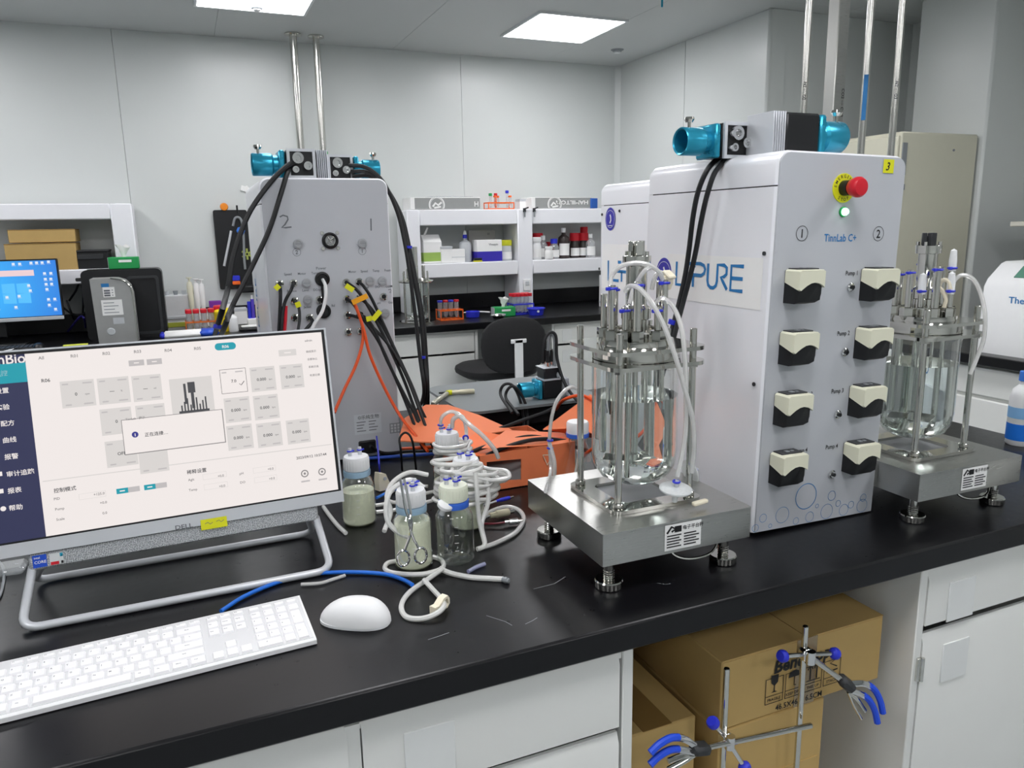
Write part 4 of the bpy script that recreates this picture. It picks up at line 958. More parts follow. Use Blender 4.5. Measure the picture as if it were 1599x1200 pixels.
bA = (0.2763, 1.4741, 0.85); bB = (0.3248, 1.2264, 0.85); bC = (0.3999, 1.2167, 0.85); bD = (0.4845, 1.3906, 1.006); bE = (0.5101, 1.5765, 1.012)
bottle('glass bottle of pale yellow broth standing right of the computer, away from the others', bA[0]+.010, bA[1]+.034, .072, tubes=2)
bottle('glass bottle of pale yellow broth with scissors leaning on it, nearest the front', bB[0]+.008, bB[1]+.034, .088)
bottle('empty clear glass bottle with milky cap and blue ring, beside the scissors bottle', bC[0]+.010, bC[1]+.034, 0, ring=mt('blue_ring', '3d6fd8', .4), cap=mt('ivory_cap', 'e9edd9', .4, var=.02))
bottle('glass bottle with pale blue ring wrapped in tubing, behind the empty bottle', bD[0], bD[1], .05)
bottle('rearmost glass bottle with wide white cap at the top of the tubing heap', bE[0]-.004, bE[1], .04, h=.124, cap=WPLAST)

def silicone(lab, pts, r=.0032, mat=TUBEW, group=None, n=8, clips=(), cat='tube', name='silicone_tube', k=6, clipcol=BLUE):
    m = M().tube(pts, r, n, k)
    if not clips: return m.top(name, mat, lab, cat, group)
    zs = min(p.z for p in m.v); p0 = Vector(pts[0])
    t = thing(name, lab, cat, (p0.x, p0.y, zs), 0, group)
    m.part('hose', mat, t, world=True)
    for c in clips: M().torus((0, 0, 0), r+.0015, .002, 12, 6, T=align(c[0], c[1])).part('cable_tie', clipcol, t, world=True)
    return t
def loops(c, rx, ry, n, seed, jit=.008, dz=.004, tilt=.0, extra=()):
    rnd = random.Random(seed); P = []
    for k in range(n*10):
        a = 2*PI*k/10; j = 1+rnd.uniform(-1, 1)*jit/rx
        P.append((c[0]+rx*j*math.cos(a), c[1]+ry*j*math.sin(a), c[2]+dz*k/10+rnd.uniform(-1, 1)*.003+tilt*math.cos(a)))
    return P+list(extra)
cx, cy = bD[0]-.004, bD[1]-.006
silicone('thick coil of milky tubing heaped round the bottle behind the empty one', loops((cx, cy-.004, .915), .060, .052, 5, 3, tilt=-.004, dz=.0085, jit=.010), .0043)
silicone('second coil of milky tubing sagging to the right of the heap', loops((cx+.020, cy-.008, .948), .058, .046, 4, 5, tilt=-.010, jit=.014, dz=.007), .0043)
silicone('upper coil of milky tubing round the neck of the bottle in the heap', loops((cx-.012, cy+.012, .966), .044, .042, 4, 11, jit=.012, dz=.007), .0042)
silicone('small coil of milky tubing on the rear bottle shoulder at the top of the heap', loops((bE[0]+.006, bE[1]-.012, .956), .042, .040, 3, 8, jit=.008, dz=.009), .0042)
c3 = (bB[0]-.014, bB[1]+.05)
silicone('milky tubing loop hanging left of the scissors bottle', [(0.3605, 1.27, 0.9903), (0.3377, 1.28, 1.0053), (0.3038, 1.28, 0.9923), (0.2895, 1.27, 0.9677), (0.2891, 1.26, 0.941), (0.3042, 1.25, 0.9214), (0.3195, 1.23, 0.9166)], .0048)
silicone('milky tubing arch lying left of the scissors bottle', [(0.3862, 1.33, 0.9928), (0.3515, 1.33, 1.003), (0.3177, 1.32, 0.9935), (0.3008, 1.31, 0.9708), (0.3016, 1.29, 0.9465), (0.279, 1.25, 0.9284)], .0044)
silicone('tubing arch rising over the rear bottle cap with blue ties', [(0.4776, 1.53, 1.027), (0.4782, 1.52, 1.0522), (0.4971, 1.51, 1.065), (0.5179, 1.5, 1.0521), (0.5223, 1.49, 1.0254), (0.5095, 1.46, 1.0091)], .0038, SILI, clips=(((0.4778, 1.53, 1.0328), (0.478, 1.53, 1.0385)), ((0.5133, 1.47, 1.0145), (0.5169, 1.48, 1.0172))))
silicone('second smaller tubing arch on the rear bottle cap', [(0.4973, 1.51, 1.0294), (0.4975, 1.5, 1.0502), (0.5117, 1.49, 1.0579), (0.5192, 1.48, 1.0424)], .0048, SILI)
silicone('long tubing running from the heap down to the orange sheet', [(0.5038, 1.5, 1.0636), (0.5256, 1.47, 1.0397), (0.5503, 1.46, 1.0151), (0.5745, 1.46, 0.9835), (0.5869, 1.47, 0.9603)], .0048, SILI)
silicone('tubing dropping right of the heap past the empty bottle', [(0.5031, 1.34, 0.9817), (0.5055, 1.33, 0.9619), (0.5032, 1.32, 0.9217), (0.4811, 1.3, 0.8862), (0.4754, 1.27, 0.8593), ((0.4608, 1.2629, 0.8545))], .0048)
silicone('white tubing hanging straight down right of the heap', [(0.4783, 1.32, 0.9873), (0.4774, 1.31, 0.949), (0.4762, 1.3, 0.9002), (0.478, 1.28, 0.8614)], .0048)
silicone('large tubing loop lying on the worktop before the scale foot', [(0.4575, 1.2644, 0.8545), (0.5016, 1.2763, 0.8545), (0.5551, 1.3063, 0.8545), (0.5976, 1.3608, 0.8545), (0.6099, 1.4156, 0.8545), (0.5925, 1.4452, 0.8545), (0.5498, 1.4322, 0.8545), (0.5181, 1.3992, 0.8545)], .0048)
silicone('milky tubing loop round the foot of the scissors bottle', [(0.3085, 1.2791, 0.8545), (0.2877, 1.277, 0.8545), (0.278, 1.2524, 0.8545), (0.2928, 1.2284, 0.8545), (0.3313, 1.1993, 0.858), (0.3694, 1.2078, 0.8575), (0.3812, 1.2446, 0.8545), (0.3712, 1.2676, 0.8545)], .0044)
silicone('tubing end with a grey fitting lying before the empty bottle', [(0.3624, 1.2006, 0.862), (0.3802, 1.187, 0.8545), (0.4058, 1.1584, 0.8545), (0.4343, 1.1395, 0.8545), (0.4545, 1.1272, 0.8545)], .0048)
M().cyl((0.4525, 1.1282, 0.8545), (0.4607, 1.1163, 0.8545), .0045, n=12, ch=.001).cyl((0.4556, 1.124, 0.8545), (0.4586, 1.1199, 0.8545), .0055, n=12).top('tube_fitting', GREY, 'grey barbed fitting on the end of a tube before the empty bottle', 'fitting')
silicone('tubing loop lying in front of the scissors bottle, held by the cream pinch clamp', [(0.3661, 1.1895, 0.866), (0.3356, 1.1834, 0.8545), (0.2944, 1.1506, 0.8545), (0.2701, 1.1134, 0.8545), (0.2654, 1.0768, 0.8545), (0.2792, 1.0594, 0.8545), (0.2998, 1.0515, 0.858), (0.3209, 1.058, 0.862), (0.3311, 1.083, 0.861), (0.3306, 1.1408, 0.857), (0.3247, 1.1689, 0.862)], .0044)
pc = (0.3237, 1.078, 0.8505)
t = thing('pinch_clamp', 'cream plastic pinch clamp on the tubing loop right of the mouse', 'clamp', (pc[0], pc[1], .8505), .55)
IV = mt('ivory_clamp', 'ece4cc', .4, var=.02)
m = M(FRONT)
o_ = [(-.018, .000), (-.018, .013), (-.008, .012), (.004, .020), (.014, .021), (.018, .015), (.018, .006), (.012, 0), (0, -.001)]
o_ = [(a, max(b, .0005)) for a, b in o_]
i_ = [(-.013, .003), (-.013, .009), (-.005, .008), (.005, .015), (.012, .017), (.0145, .013), (.0145, .007), (.010, .003), (0, .002)]
m.ringplate(o_, i_, -.006, .006).part('clamp_body', IV, t)
M().box((-.002, 0, .009), (.012, .0115, .0028), .001, T=RY(-.4)).part('jaw', IV, t)
silicone('tubing piece lying right of the computer beside the broth bottle', [(0.2298, 1.6212, 0.8545), (0.2332, 1.5607, 0.8545), (0.2387, 1.4952, 0.8545), (0.2459, 1.4511, 0.8545)], .0044)
M().tube([(0.1315, 1.2599, 0.8538), (0.1626, 1.2505, 0.8538), (0.1855, 1.2558, 0.8538), (0.2078, 1.2618, 0.8538)], .0030, 8).top('tube_offcut', SILI, 'clear tubing offcut lying beside the blue cable', 'tube')
M().tube([(0.4095, 1.1816, 0.8545), (0.4292, 1.1923, 0.8545), (0.4475, 1.1982, 0.8545)], .0038, 10).top('tube_offcut', thin_glass('bluish_tube', 'cfd2f0', .7, .2, .2, milk=.6), 'short bluish tubing offcut lying before the empty bottle', 'tube')
M().tube([(0.0001, 1.2167, 0.8545), (0.0421, 1.2567, 0.8545), (0.1024, 1.2854, 0.8545), (0.1578, 1.2894, 0.8545), (0.2163, 1.2702, 0.8545), (0.2716, 1.2356, 0.8545), (0.2965, 1.1991, 0.8545), (0.3038, 1.1678, 0.8575)], .0036, 10).top('network_cable', mt('bright_blue_cable', '1f6fd8', .4), 'bright blue cable curving between screen stand and keyboard', 'cable')

pw2 = (0.3737, 1.6654, 0.85)
t = thing('tube_clamp', 'small ivory wedge clamp standing right of the lone broth bottle', 'clamp', (pw2[0]+.005, pw2[1]+.02, .8503), .4)
M(FRONT).prism([(-.016, .002), (.014, 0), (.016, .012), (.004, .040), (-.014, .046), (-.017, .03)], -.009, .009).part('clamp_body', mt('ivory_clamp', 'ece4cc', .4, var=.02), t)
M().cyl((0, -.012, .030), (0, .012, .030), .004, n=10).part('pin', LGREY, t)
for k, P in enumerate(([(0.3341, 1.5784, 0.8548), (0.3702, 1.5785, 0.8548), (0.409, 1.5866, 0.8548), (0.4505, 1.5999, 0.856), (0.4997, 1.6095, 0.856)], [(0.329, 1.5382, 0.8548), (0.3657, 1.533, 0.8548), (0.4102, 1.5379, 0.856), (0.4579, 1.5501, 0.856)], [(0.4776, 1.6489, 0.8548), (0.4417, 1.6766, 0.8548), (0.3917, 1.6515, 0.8548), (0.3655, 1.5937, 0.8595), (0.3825, 1.541, 0.8625)])):
    silicone(('white tubing lying behind the scissors bottle, the rear strand', 'white tubing lying behind the scissors bottle, the front strand', 'white tubing loop lying between lone broth bottle and scissors bottle')[k], P, .0042)
# haemostat scissors leaning on the front broth bottle
t = thing('forceps', 'chrome ring-handled clamp forceps leaning against the front broth bottle', 'forceps', ((0.3118, 1.2, 0.8821)[0], 1.205, .8503))
y_ = 1.207
for s_, cpx, tip in ((0, (0.3004, 1.207, 0.891), (0.3091, 1.236, 1.0255)), (1, (0.3315, 1.207, 0.8897), (0.3159, 1.236, 1.0245))):
    c_ = Vector(cpx); c_.z = max(c_.z, .8675)
    m = M().torus(c_, .0125, .0022, 24, 8, T=RX(PI/2) @ Matrix.Diagonal((.86, 1.15, 1, 1)))
    pv = Vector((0.3179, 1.214, 0.9527)); tp = Vector(tip)
    sgn_ = -1 if s_ else 1
    m.tube([c_+Vector((.003*sgn_, 0, .0135)), c_.lerp(pv, .6)+Vector((.004*sgn_, 0, 0)), pv+Vector((.002*sgn_, 0, 0)), pv.lerp(tp, .25)-Vector((.003*sgn_, 0, 0)), tp], .0024, 8)
    m.part('half', CHROME, t, world=True)
M().cyl((0.3166, 1.209, 0.9547), (0.3192, 1.219, 0.9506), .0042, n=12).part('pivot_screw', CHROME, t, world=True)

# white cap resting between the bottles, milky cap piece
t = thing('bottle_cap', 'round white filter cap propped between the scissors bottle and the empty bottle', 'cap', mat=TR(*(0.3883, 1.235, 0.9632)) @ RX(.35) @ RY(.25))
M().lathe([(0, -.006), (.010, -.006), (.0145, -.002), (.0145, .003), (.012, .005), (0, .006)], 24).part('disc', WPLAST, t)
M().cyl((0, 0, -.02), (0, 0, -.006), .005, n=12).part('stem', MILKP, t)

# ================================================================== orange open box
def plate(pts, th=.003):
    P = [Vector(p) for p in pts]; nrm = (P[1]-P[0]).cross(P[2]-P[0]).normalized()*th; n = len(P)
    return M().add(P+[p+nrm for p in P], [list(range(n)), list(range(n, 2*n))[::-1]]+[[i, (i+1) % n, n+(i+1) % n, n+i] for i in range(n)])
ob = thing('orange_box', 'open orange plastic box with raised flaps, between the bottles and the front vessel', 'box', (.70, 1.66, .8505))
x0, x1 = (0.5777, 1.56, 0.8983)[0], (0.8229, 1.56, 0.8784)[0]; zt_ = (0.741, 1.56, 0.944)[2]
cut = [(0.5929, 1.56, 0.8775), (0.6799, 1.56, 0.8563), (0.6809, 1.56, 0.9192), (0.5941, 1.56, 0.9236)]
q0 = [(x0, .8505), (x1, .8505), (x1, zt_), (x0, zt_-.004)]; q1 = [(p[0], max(p[2], .868)) for p in cut]
M().ringplate(q0, q1, -1.56, -1.563, FRONT).part('front_panel', ORBOARD, ob, world=True)
M().box(((x0+x1)/2, 1.70, .8515), (x1-x0, .28, .002)).part('floor_panel', BLACK, ob, world=True)
M().box((x1-.0015, 1.70, .885), (.003, .27, .066)).part('side_panel', ORBOARD, ob, world=True)
M().box((x0+.0015, 1.70, .885), (.003, .27, .066)).part('side_panel', ORBOARD, ob, world=True)
M().box(((x0+x1)/2, 1.838, .885), (x1-x0, .003, .066)).part('back_panel', ORBOARD, ob, world=True)
plate([(0.5836, 1.563, 0.9578), (0.6844, 1.563, 0.9491), (0.8193, 1.563, 0.9393), (0.8428, 1.66, 0.9382), (0.693, 1.68, 0.9585)]).part('flap', ORBOARD, ob, world=True)
plate([(0.5155, 1.6, 0.9449), (0.6367, 1.72, 0.9557), (0.762, 1.66, 0.9217), (0.5857, 1.57, 0.9373)]).part('flap', mt('orange_sheet_bright', 'f4763a', .5, var=.04), ob, world=True)
plate([(0.4399, 1.76, 0.9411), (0.5356, 1.66, 0.948), (0.6425, 1.7, 0.9467), (0.7525, 1.78, 0.9252), (0.6823, 1.84, 0.96), (0.604, 1.86, 0.9924), (0.5486, 1.88, 0.9943), (0.49, 1.88, 0.9646)]).part('flap', ORBOARD, ob, world=True)
plate([(0.7712, 1.63, 0.961), (0.8583, 1.6, 0.964), (0.9349, 1.6, 0.918), (1.0181, 1.72, 0.9658), (0.9755, 1.76, 1.003)]).part('flap', ORBOARD, ob, world=True)
L = M(TR(0, 1.5622-.0055, 0) @ FRONT)
a, b, c = (0.7355, 1.556, 0.9222), (0.759, 1.556, 0.9189), (0.747, 1.556, 0.8952)
L.stroke([(a[0], a[2]), (b[0], b[2])], .0016); L.stroke([(b[0], b[2]), (c[0], c[2])], .0016); L.stroke([(c[0], c[2]), (a[0], a[2])], .0016)
L.part('printed_triangle_lettering', CREAM, ob, world=True)

# ================================================================== grey lidded instrument at the back of the island, with motor and probes on it
gi = thing('lidded_instrument', 'black bench instrument with a rounded pale grey lid behind the orange box', 'instrument', (.945, 2.20, .8503))
M().box((-.01, .01, .036), (.40, .34, .068), .012).part('body', mt('glossy_black', '141113', .12), gi)
M().prism(rrect(-.245, -.20, .215, .21, .06, 8), .072, .080).part('lid', mt('pale_grey_lid', '74797a', .35, var=.03), gi)
zL_ = .9308
mm_ = motor('stirrer motor standing on the grey lid with cables on its top face', TR((0.9967, 2.08, 0.9725)[0], 2.08, zL_+.030) @ RX(-PI/2) @ TR(0, 0, -.031), -1)
hd = M().box((.008, -.0485, .031), (.056, .034, .054), .003).part('connector_head', BLACK, mm_)
M().box((.008, -.0665, .031), (.062, .003, .060), .001).part('top_plate', ALU, hd)
for a_, b_2 in ((-.010, .018), (.012, .030), (.022, .044), (-.004, .046)):
    M().cyl((.008+a_*.8, -.068, b_2), (.008+a_*.8, -.082, b_2), .008, n=12).part('connector', CHROME, hd)
    M().cyl((.008+a_*.8, -.082, b_2), (.008+a_*.8, -.118, b_2), .0065, .004, n=10).part('strain_relief', BLACK, hd)
M().box((.008+.012, .014, .0625), (.018, .010, .001)).part('number_note', YEL, mm_)
for px, py, lab, mat in (((741,612), (700,612), 'sensor probe lying on the grey lid, the longer upper one', mt('cream_metal', 'cfc9ae', .3, .3)), ((676,632), (700,614), 'sensor probe lying on the grey lid, the short lower one', mt('silver_metal', 'b9b6a6', .25, .6))):
    t = thing('sensor_probe', lab, 'probe', ((0.7294, 2.2417, 0.938)[0], (0.7294, 2.2417, 0.938)[1], zL_))
    a, b = Vector((0.7325, 2.2508, 0.938)), None
    a = Vector((a.x, a.y, zL_+.0085)); b = Vector((0.8137, 2.2295, 0.938)) if px[0] > 700 else Vector((0.6401, 2.1184, 0.938)); b.z = zL_+.0085
    d = (a-b).normalized()
    M().lathe([(0, 0), (.006, 0), (.008, .003), (.0082, (a-b).length*.55), (.007, (a-b).length*.6), (.0078, (a-b).length*.68), (.0075, (a-b).length*.9), (0, (a-b).length*.9)], 18, align(b, a)).part('grip', mat, t, world=True)
    M().cyl(a-d*.012, a-d*.002, .0083, n=16).part('yellow_band', YEL, t, world=True)
    M().cyl(a-d*.002, a+d*.03, .004, .003, n=10).part('strain_relief', BLACK, t, world=True)

# connectors lying by the front scale
for a, b, mat, lab, r in (((0.5358, 1.3962, 0.861), (0.5856, 1.4004, 0.861), mt('cream_metal', 'cfc9ae', .3, .3), 'cream metal probe connector lying left of the front scale', .0085), ((0.5519, 1.355, 0.859), (0.5831, 1.3476, 0.859), CHROME, 'chrome screw connector on a dark red lead by the front scale', .0065),
                          ((0.5835, 1.4786, 0.858), (0.6224, 1.4867, 0.858), BLUE, 'blue plastic connector pointing at the front scale', .0045)):
    a, b = Vector(a), Vector(b); d = (b-a).normalized(); l = (b-a).length
    t = thing('probe_connector', lab, 'connector', (a.x, a.y, .8503))
    M().lathe([(0, 0), (r*.7, 0), (r*.75, l*.25), (r, l*.3), (r, l*.85), (r*.8, l*.9), (0, l*.9)], 16, align(a, b)).part('shell', mat, t, world=True)
    M().cyl(b-d*l*.1, b+d*.006, r*.6, n=12).part('plug', STEEL, t, world=True)
    M().tube([a+d*.002, a-d*.03+Vector((0, .004, -.002)), a-d*.07+Vector((-.01, .03, -.002))], .0022, 6).part('lead', mt('dark_red_lead', '7a2230', .4) if r == .0065 else LGREY, t, world=True)

# round-bottomed feed flask behind the front vessel
fx = (0.8078, 1.4775, 0.85)
t = thing('feed_flask', 'clear conical flask with white and blue cap behind the front vessel', 'flask', (fx[0]+.01, fx[1]+.06, .8503))
M().lathe([(0, .001), (.050, .0), (.054, .005), (.052, .02), (.026, .085), (.021, .10), (.021, .118)], 36).part('glass_body', GLASS, t)
M().lathe([(.021, .112), (.027, .112), (.0275, .118), (.0275, .122), (.021, .122)], 30).part('pour_ring', mt('blue_ring', '3d6fd8', .4), t)
cp = M().lathe([(.026, .122), (.0265, .125), (.0265, .145), (.024, .149), (0, .149)], 30).part('cap', WPLAST, t)
M().cyl((.008, 0, .149), (.008, 0, .175), .004, n=10).part('cap_port', MILKP, cp)
M().tube([(.006, 0, .12), (.004, 0, .07), (-.01, .0, .01)], .003, 8).part('dip_tube', TUBEW, t)
silicone('clear tubing arch left of the front vessel with two blue ties', [(0.5791, 1.2156, 0.966), (0.66, 1.3596, 0.9531), (0.655, 1.3542, 1.0174), (0.65, 1.3311, 1.0775), (0.66, 1.3219, 1.1152), (0.69, 1.3297, 1.133), (0.72, 1.3421, 1.121)], .0038, SILI,
         clips=(((0.656, 1.3535, 1.0038), (0.656, 1.3533, 1.0175)), ((0.655, 1.3512, 1.0209), (0.655, 1.351, 1.0319))))
silicone('clear tubing drop beside the arch left of the front vessel', [(0.655, 1.3543, 1.0147), (0.66, 1.3413, 0.9722), (0.662, 1.3522, 0.9172)], .0044, SILI)

# ================================================================== cables
def cable(lab, pts, r=.0042, mat=RUBBER, n=8, name='cable', group=None, ties=(), k=6):
    m = M().tube(pts, r, n, k)
    if not ties: return m.top(name, mat, lab, 'cable', group)
    zs = min(p.z for p in m.v); t = thing(name, lab, 'cable', (pts[0][0], pts[0][1], zs), 0, group); m.part('lead', mat, t, world=True)
    for (a, b, c_) in ties: M().cyl(a, b, r*1.9, n=12).part('cable_tie', c_, t, world=True)
    return t
cable('black motor cable arching left over the connector tower, the outer one', [(0.2752, 1.985, 1.6196), (0.245, 1.96, 1.6021), (0.2016, 1.93, 1.5612), (0.1474, 1.9, 1.4915), (0.1077, 1.88, 1.405), (0.0859, 1.86, 1.3265), (0.0575, 1.84, 1.2495), (0.089, 4.3187, 0.862)], .0062, ties=(((0.0584, 1.84, 1.245), (0.0562, 1.838, 1.2366), BLUE),))
cable('black motor cable arching left over the connector tower, the inner one', [(0.2588, 1.985, 1.6042), (0.2453, 1.95, 1.582), (0.2255, 1.925, 1.536), (0.1916, 1.915, 1.4543), (0.1426, 1.9, 1.3663), (0.0908, 1.87, 1.2813), (0.0674, 1.85, 1.233), (0.1121, 4.2546, 0.862)], .0062)
for dx, lab in ((0, 'leftmost'), (6, 'middle'), (11, 'rightmost')):
    cable('black motor cable dropping right of the connector tower, %s of three' % lab, {0: [(0.4235, 2.075, 1.6197), (0.4635, 2.05, 1.6118), (0.5012, 2.03, 1.575), (0.5328, 2.02, 1.4987), (0.5443, 2, 1.4148), (0.5489, 1.98, 1.331), (0.5555, 1.97, 1.2289), (0.5586, 1.95, 1.1096), (0.5622, 1.94, 1.014), (0.6082, 2.1916, 0.9)],
        6: [(0.4276, 2.075, 1.6034), (0.4702, 2.06, 1.5996), (0.5111, 2.045, 1.5627), (0.5438, 2.03, 1.4905), (0.555, 2.015, 1.4059), (0.5619, 1.995, 1.3297), (0.5726, 1.98, 1.2269), (0.5722, 1.96, 1.107), (0.5727, 1.95, 1.0199), (0.6188, 2.1588, 0.9)],
        11: [(0.4303, 2.075, 1.592), (0.4805, 2.07, 1.5905), (0.5213, 2.06, 1.5536), (0.5527, 2.045, 1.4823), (0.5659, 2.03, 1.3969), (0.5743, 2.01, 1.3112), (0.5866, 2, 1.2066), (0.5849, 1.98, 1.094), (0.5822, 1.97, 1.0151), (0.628, 2.1362, 0.9)]}[dx], .0052, group='motor cables right of the connector tower',
        ties=(((0.5545, 2, 1.4079), (0.5542, 2, 1.4011), BLUE), ((0.5671, 1.96, 1.1144), (0.5668, 1.96, 1.1074), BLUE)) if dx == 6 else ())
# black leads from the right half of the connector panel
lead_points = {
 0: [(0.3708, 1.934, 1.3228), (0.388, 1.905, 1.3062), (0.4107, 1.9, 1.2702), (0.4525, 1.89, 1.1773), (0.4891, 1.87, 1.074), (0.5076, 1.84, 0.997), (0.5205, 1.78, 0.9255)],
 1: [(0.4016, 1.934, 1.3231), (0.4107, 1.905, 1.3083), (0.4302, 1.9, 1.2691), (0.4716, 1.89, 1.1593), (0.5088, 1.87, 1.0586), (0.5276, 1.84, 0.9863), (0.5442, 1.78, 0.9258)],
 2: [(0.3682, 1.934, 1.281), (0.3794, 1.905, 1.2699), (0.3959, 1.9, 1.2387), (0.4356, 1.89, 1.1703), (0.469, 1.87, 1.0759), (0.4908, 1.84, 0.9989), (0.5008, 1.76, 0.9166)],
 3: [(0.3673, 1.934, 1.2404), (0.3839, 1.905, 1.2374), (0.4112, 1.9, 1.2215), (0.4573, 1.885, 1.1644), (0.4919, 1.865, 1.0914), (0.5122, 1.83, 1.0121), (0.5274, 1.76, 0.9164)],
 4: [(0.3982, 1.934, 1.2385), (0.4065, 1.905, 1.2343), (0.4255, 1.895, 1.2048), (0.4507, 1.88, 1.1259), (0.4882, 1.85, 1.0274), (0.5075, 1.82, 0.9728), (0.5041, 1.75, 0.9106)],
 5: [(0.3991, 1.934, 1.281), (0.4118, 1.905, 1.2697), (0.441, 1.9, 1.2262), (0.484, 1.88, 1.1231), (0.5119, 1.86, 1.0399), (0.531, 1.83, 0.9762), (0.5578, 1.78, 0.9274)]}
for k in range(6):
    cable(('black probe lead from the first connector of the top right row to the orange box', 'black probe lead from the second connector of the top right row to the orange box', 'black probe lead from the first connector of the second right row to the orange box', 'black probe lead from the first connector of the third right row to the orange box', 'black probe lead from the second connector of the third right row to the orange box', 'black probe lead from the second connector of the second right row to the orange box')[k], lead_points[k], .0040, group='black probe leads from the connector panel')
# leads at the left half of the panel
cable('black lead from the leftmost connector running down behind the screen', [(0.2074, 1.934, 1.3269), (0.2049, 1.9, 1.3061), (0.1991, 1.895, 1.2576), (0.1909, 1.89, 1.1966), (0.1853, 1.885, 1.1508)], .0042)
cable('black lead from the second connector bending left behind the screen', [(0.2408, 1.934, 1.327), (0.2309, 1.9, 1.314), (0.2113, 1.895, 1.28), (0.2002, 1.885, 1.2276), (0.1907, 1.88, 1.151)], .0042)
cable('red cable beside the left black leads behind the screen', [(0.215, 1.905, 1.2743), (0.2104, 1.9, 1.2408), (0.2033, 1.895, 1.195), (0.1977, 1.89, 1.149)], .0052, RED)
cable('dark grey lead with a yellow tag behind the screen top edge', [(0.2406, 1.934, 1.283), (0.2445, 1.9, 1.2731), (0.244, 1.89, 1.2429), (0.2342, 1.885, 1.2018), (0.2236, 1.88, 1.1483)], .0036, DARK)
cable('black lead from the lower middle connector behind the screen top edge', [(0.2731, 1.934, 1.2398), (0.2754, 1.9, 1.2335), (0.2606, 1.89, 1.2198), (0.2352, 1.885, 1.1939), (0.2161, 1.88, 1.1489)], .0042)
cable('white power cable curving down from the black inlet', [(0.3126, 1.935, 1.3317), (0.3122, 1.9, 1.3196), (0.3104, 1.89, 1.2953), (0.2982, 1.888, 1.257), (0.2756, 1.885, 1.2257), (0.2567, 1.88, 1.1851), (0.2495, 1.87, 1.1476)], .0042, WPLAST)
cable('black lead hanging between the two round black inlets', [(0.3092, 1.93, 1.3163), (0.3077, 1.92, 1.2964), (0.3092, 1.93, 1.2701)], .003)
# orange sensor cables
cable('orange cable falling left from the panel to behind the screen', [(0.3789, 1.9, 1.2783), (0.3857, 1.893, 1.2545), (0.3955, 1.89, 1.2139), (0.3921, 1.885, 1.1742), (0.3697, 1.87, 1.1213), (0.3337, 1.85, 1.0665), (0.2999, 1.82, 1.0165)], .0040, mt('orange_cable', 'e0531c', .35))
cable('orange cable falling right from the panel to the orange box', [(0.3845, 1.9, 1.2652), (0.3972, 1.885, 1.2063), (0.4086, 1.88, 1.1409), (0.4356, 1.86, 1.0593), (0.4632, 1.82, 0.9897), (0.4857, 1.76, 0.9483), (0.4961, 1.7, 0.9251)], .0040, mt('orange_cable', 'e0531c', .35))
for a, col, lab in ((((0.2018, 1.892, 1.316), (0.1937, 1.892, 1.3255)), YEL, 'yellow tag on the leftmost black lead'), (((0.3612, 1.895, 1.3176), (0.379, 1.893, 1.3043)), YEL, 'yellow tag on the upper black lead at the right connectors'), (((0.3725, 1.885, 1.2751), (0.4118, 1.885, 1.2905)), mt('amber_label', 'f2a81c', .5), 'amber label wrapped round the orange cables'), (((0.4212, 1.885, 1.229), (0.442, 1.885, 1.2503)), YEL, 'yellow tag on the crossing black leads'), (((0.4062, 1.89, 1.231), (0.421, 1.89, 1.2333)), YEL, 'small yellow tag left of the crossing leads'), (((0.2403, 1.885, 1.2839), (0.2439, 1.885, 1.2713)), YEL, 'small yellow tag on the dark grey lead')):
    p, q = Vector(a[0]), Vector(a[1]); d = (q-p).normalized(); w = Vector((-d.z, 0, d.x))*.0065
    m = M()
    th = Vector((0, .0015, 0)); P = [p+w, q+w, q-w, p-w]
    m.add(P+[v+th for v in P], [(0, 1, 2, 3), (4, 7, 6, 5), (0, 4, 5, 1), (1, 5, 6, 2), (2, 6, 7, 3), (3, 7, 4, 0)]).top('cable_tag', col, lab, 'tag')
# cables lying on the island
OC = mt('orange_cable', 'e0531c', .35)
cable('red hose lying between the broth bottle and the tubing heap', [(0.3462, 1.9632, 0.862), (0.4084, 1.9716, 0.862), (0.4853, 1.96, 0.862), (0.5698, 1.9383, 0.862), (0.6233, 1.9323, 0.862)], .0052, OC)
cable('blue hose lying under the red hose left of the tubing heap', [(0.3987, 1.9294, 0.857), (0.4724, 1.9119, 0.857), (0.5721, 1.8882, 0.857)], .0046, mt('blue_hose', '2c54b8', .4))
cable('thin blue cable hanging from the tower foot past the broth bottle', [(0.4177, 1.9, 0.9219), (0.3973, 1.8, 0.9198), (0.3761, 1.7, 0.9099), (0.389, 1.7467, 0.854), (0.3826, 1.6518, 0.853)], .0022, BLUE)
cable('black cable arch between broth bottle and tubing heap', [(0.4561, 1.7999, 0.853), (0.435, 1.72, 0.928), (0.436, 1.73, 0.9573), (0.4524, 1.73, 0.9696), (0.4646, 1.72, 0.9481), (0.4883, 1.784, 0.853)], .0028)
cable('black mains cable lying at the connector tower foot', [(0.4026, 1.915, 0.8938), (0.4448, 1.9401, 0.862), (0.5137, 1.9329, 0.86), (0.5921, 1.8937, 0.86)], .0042)
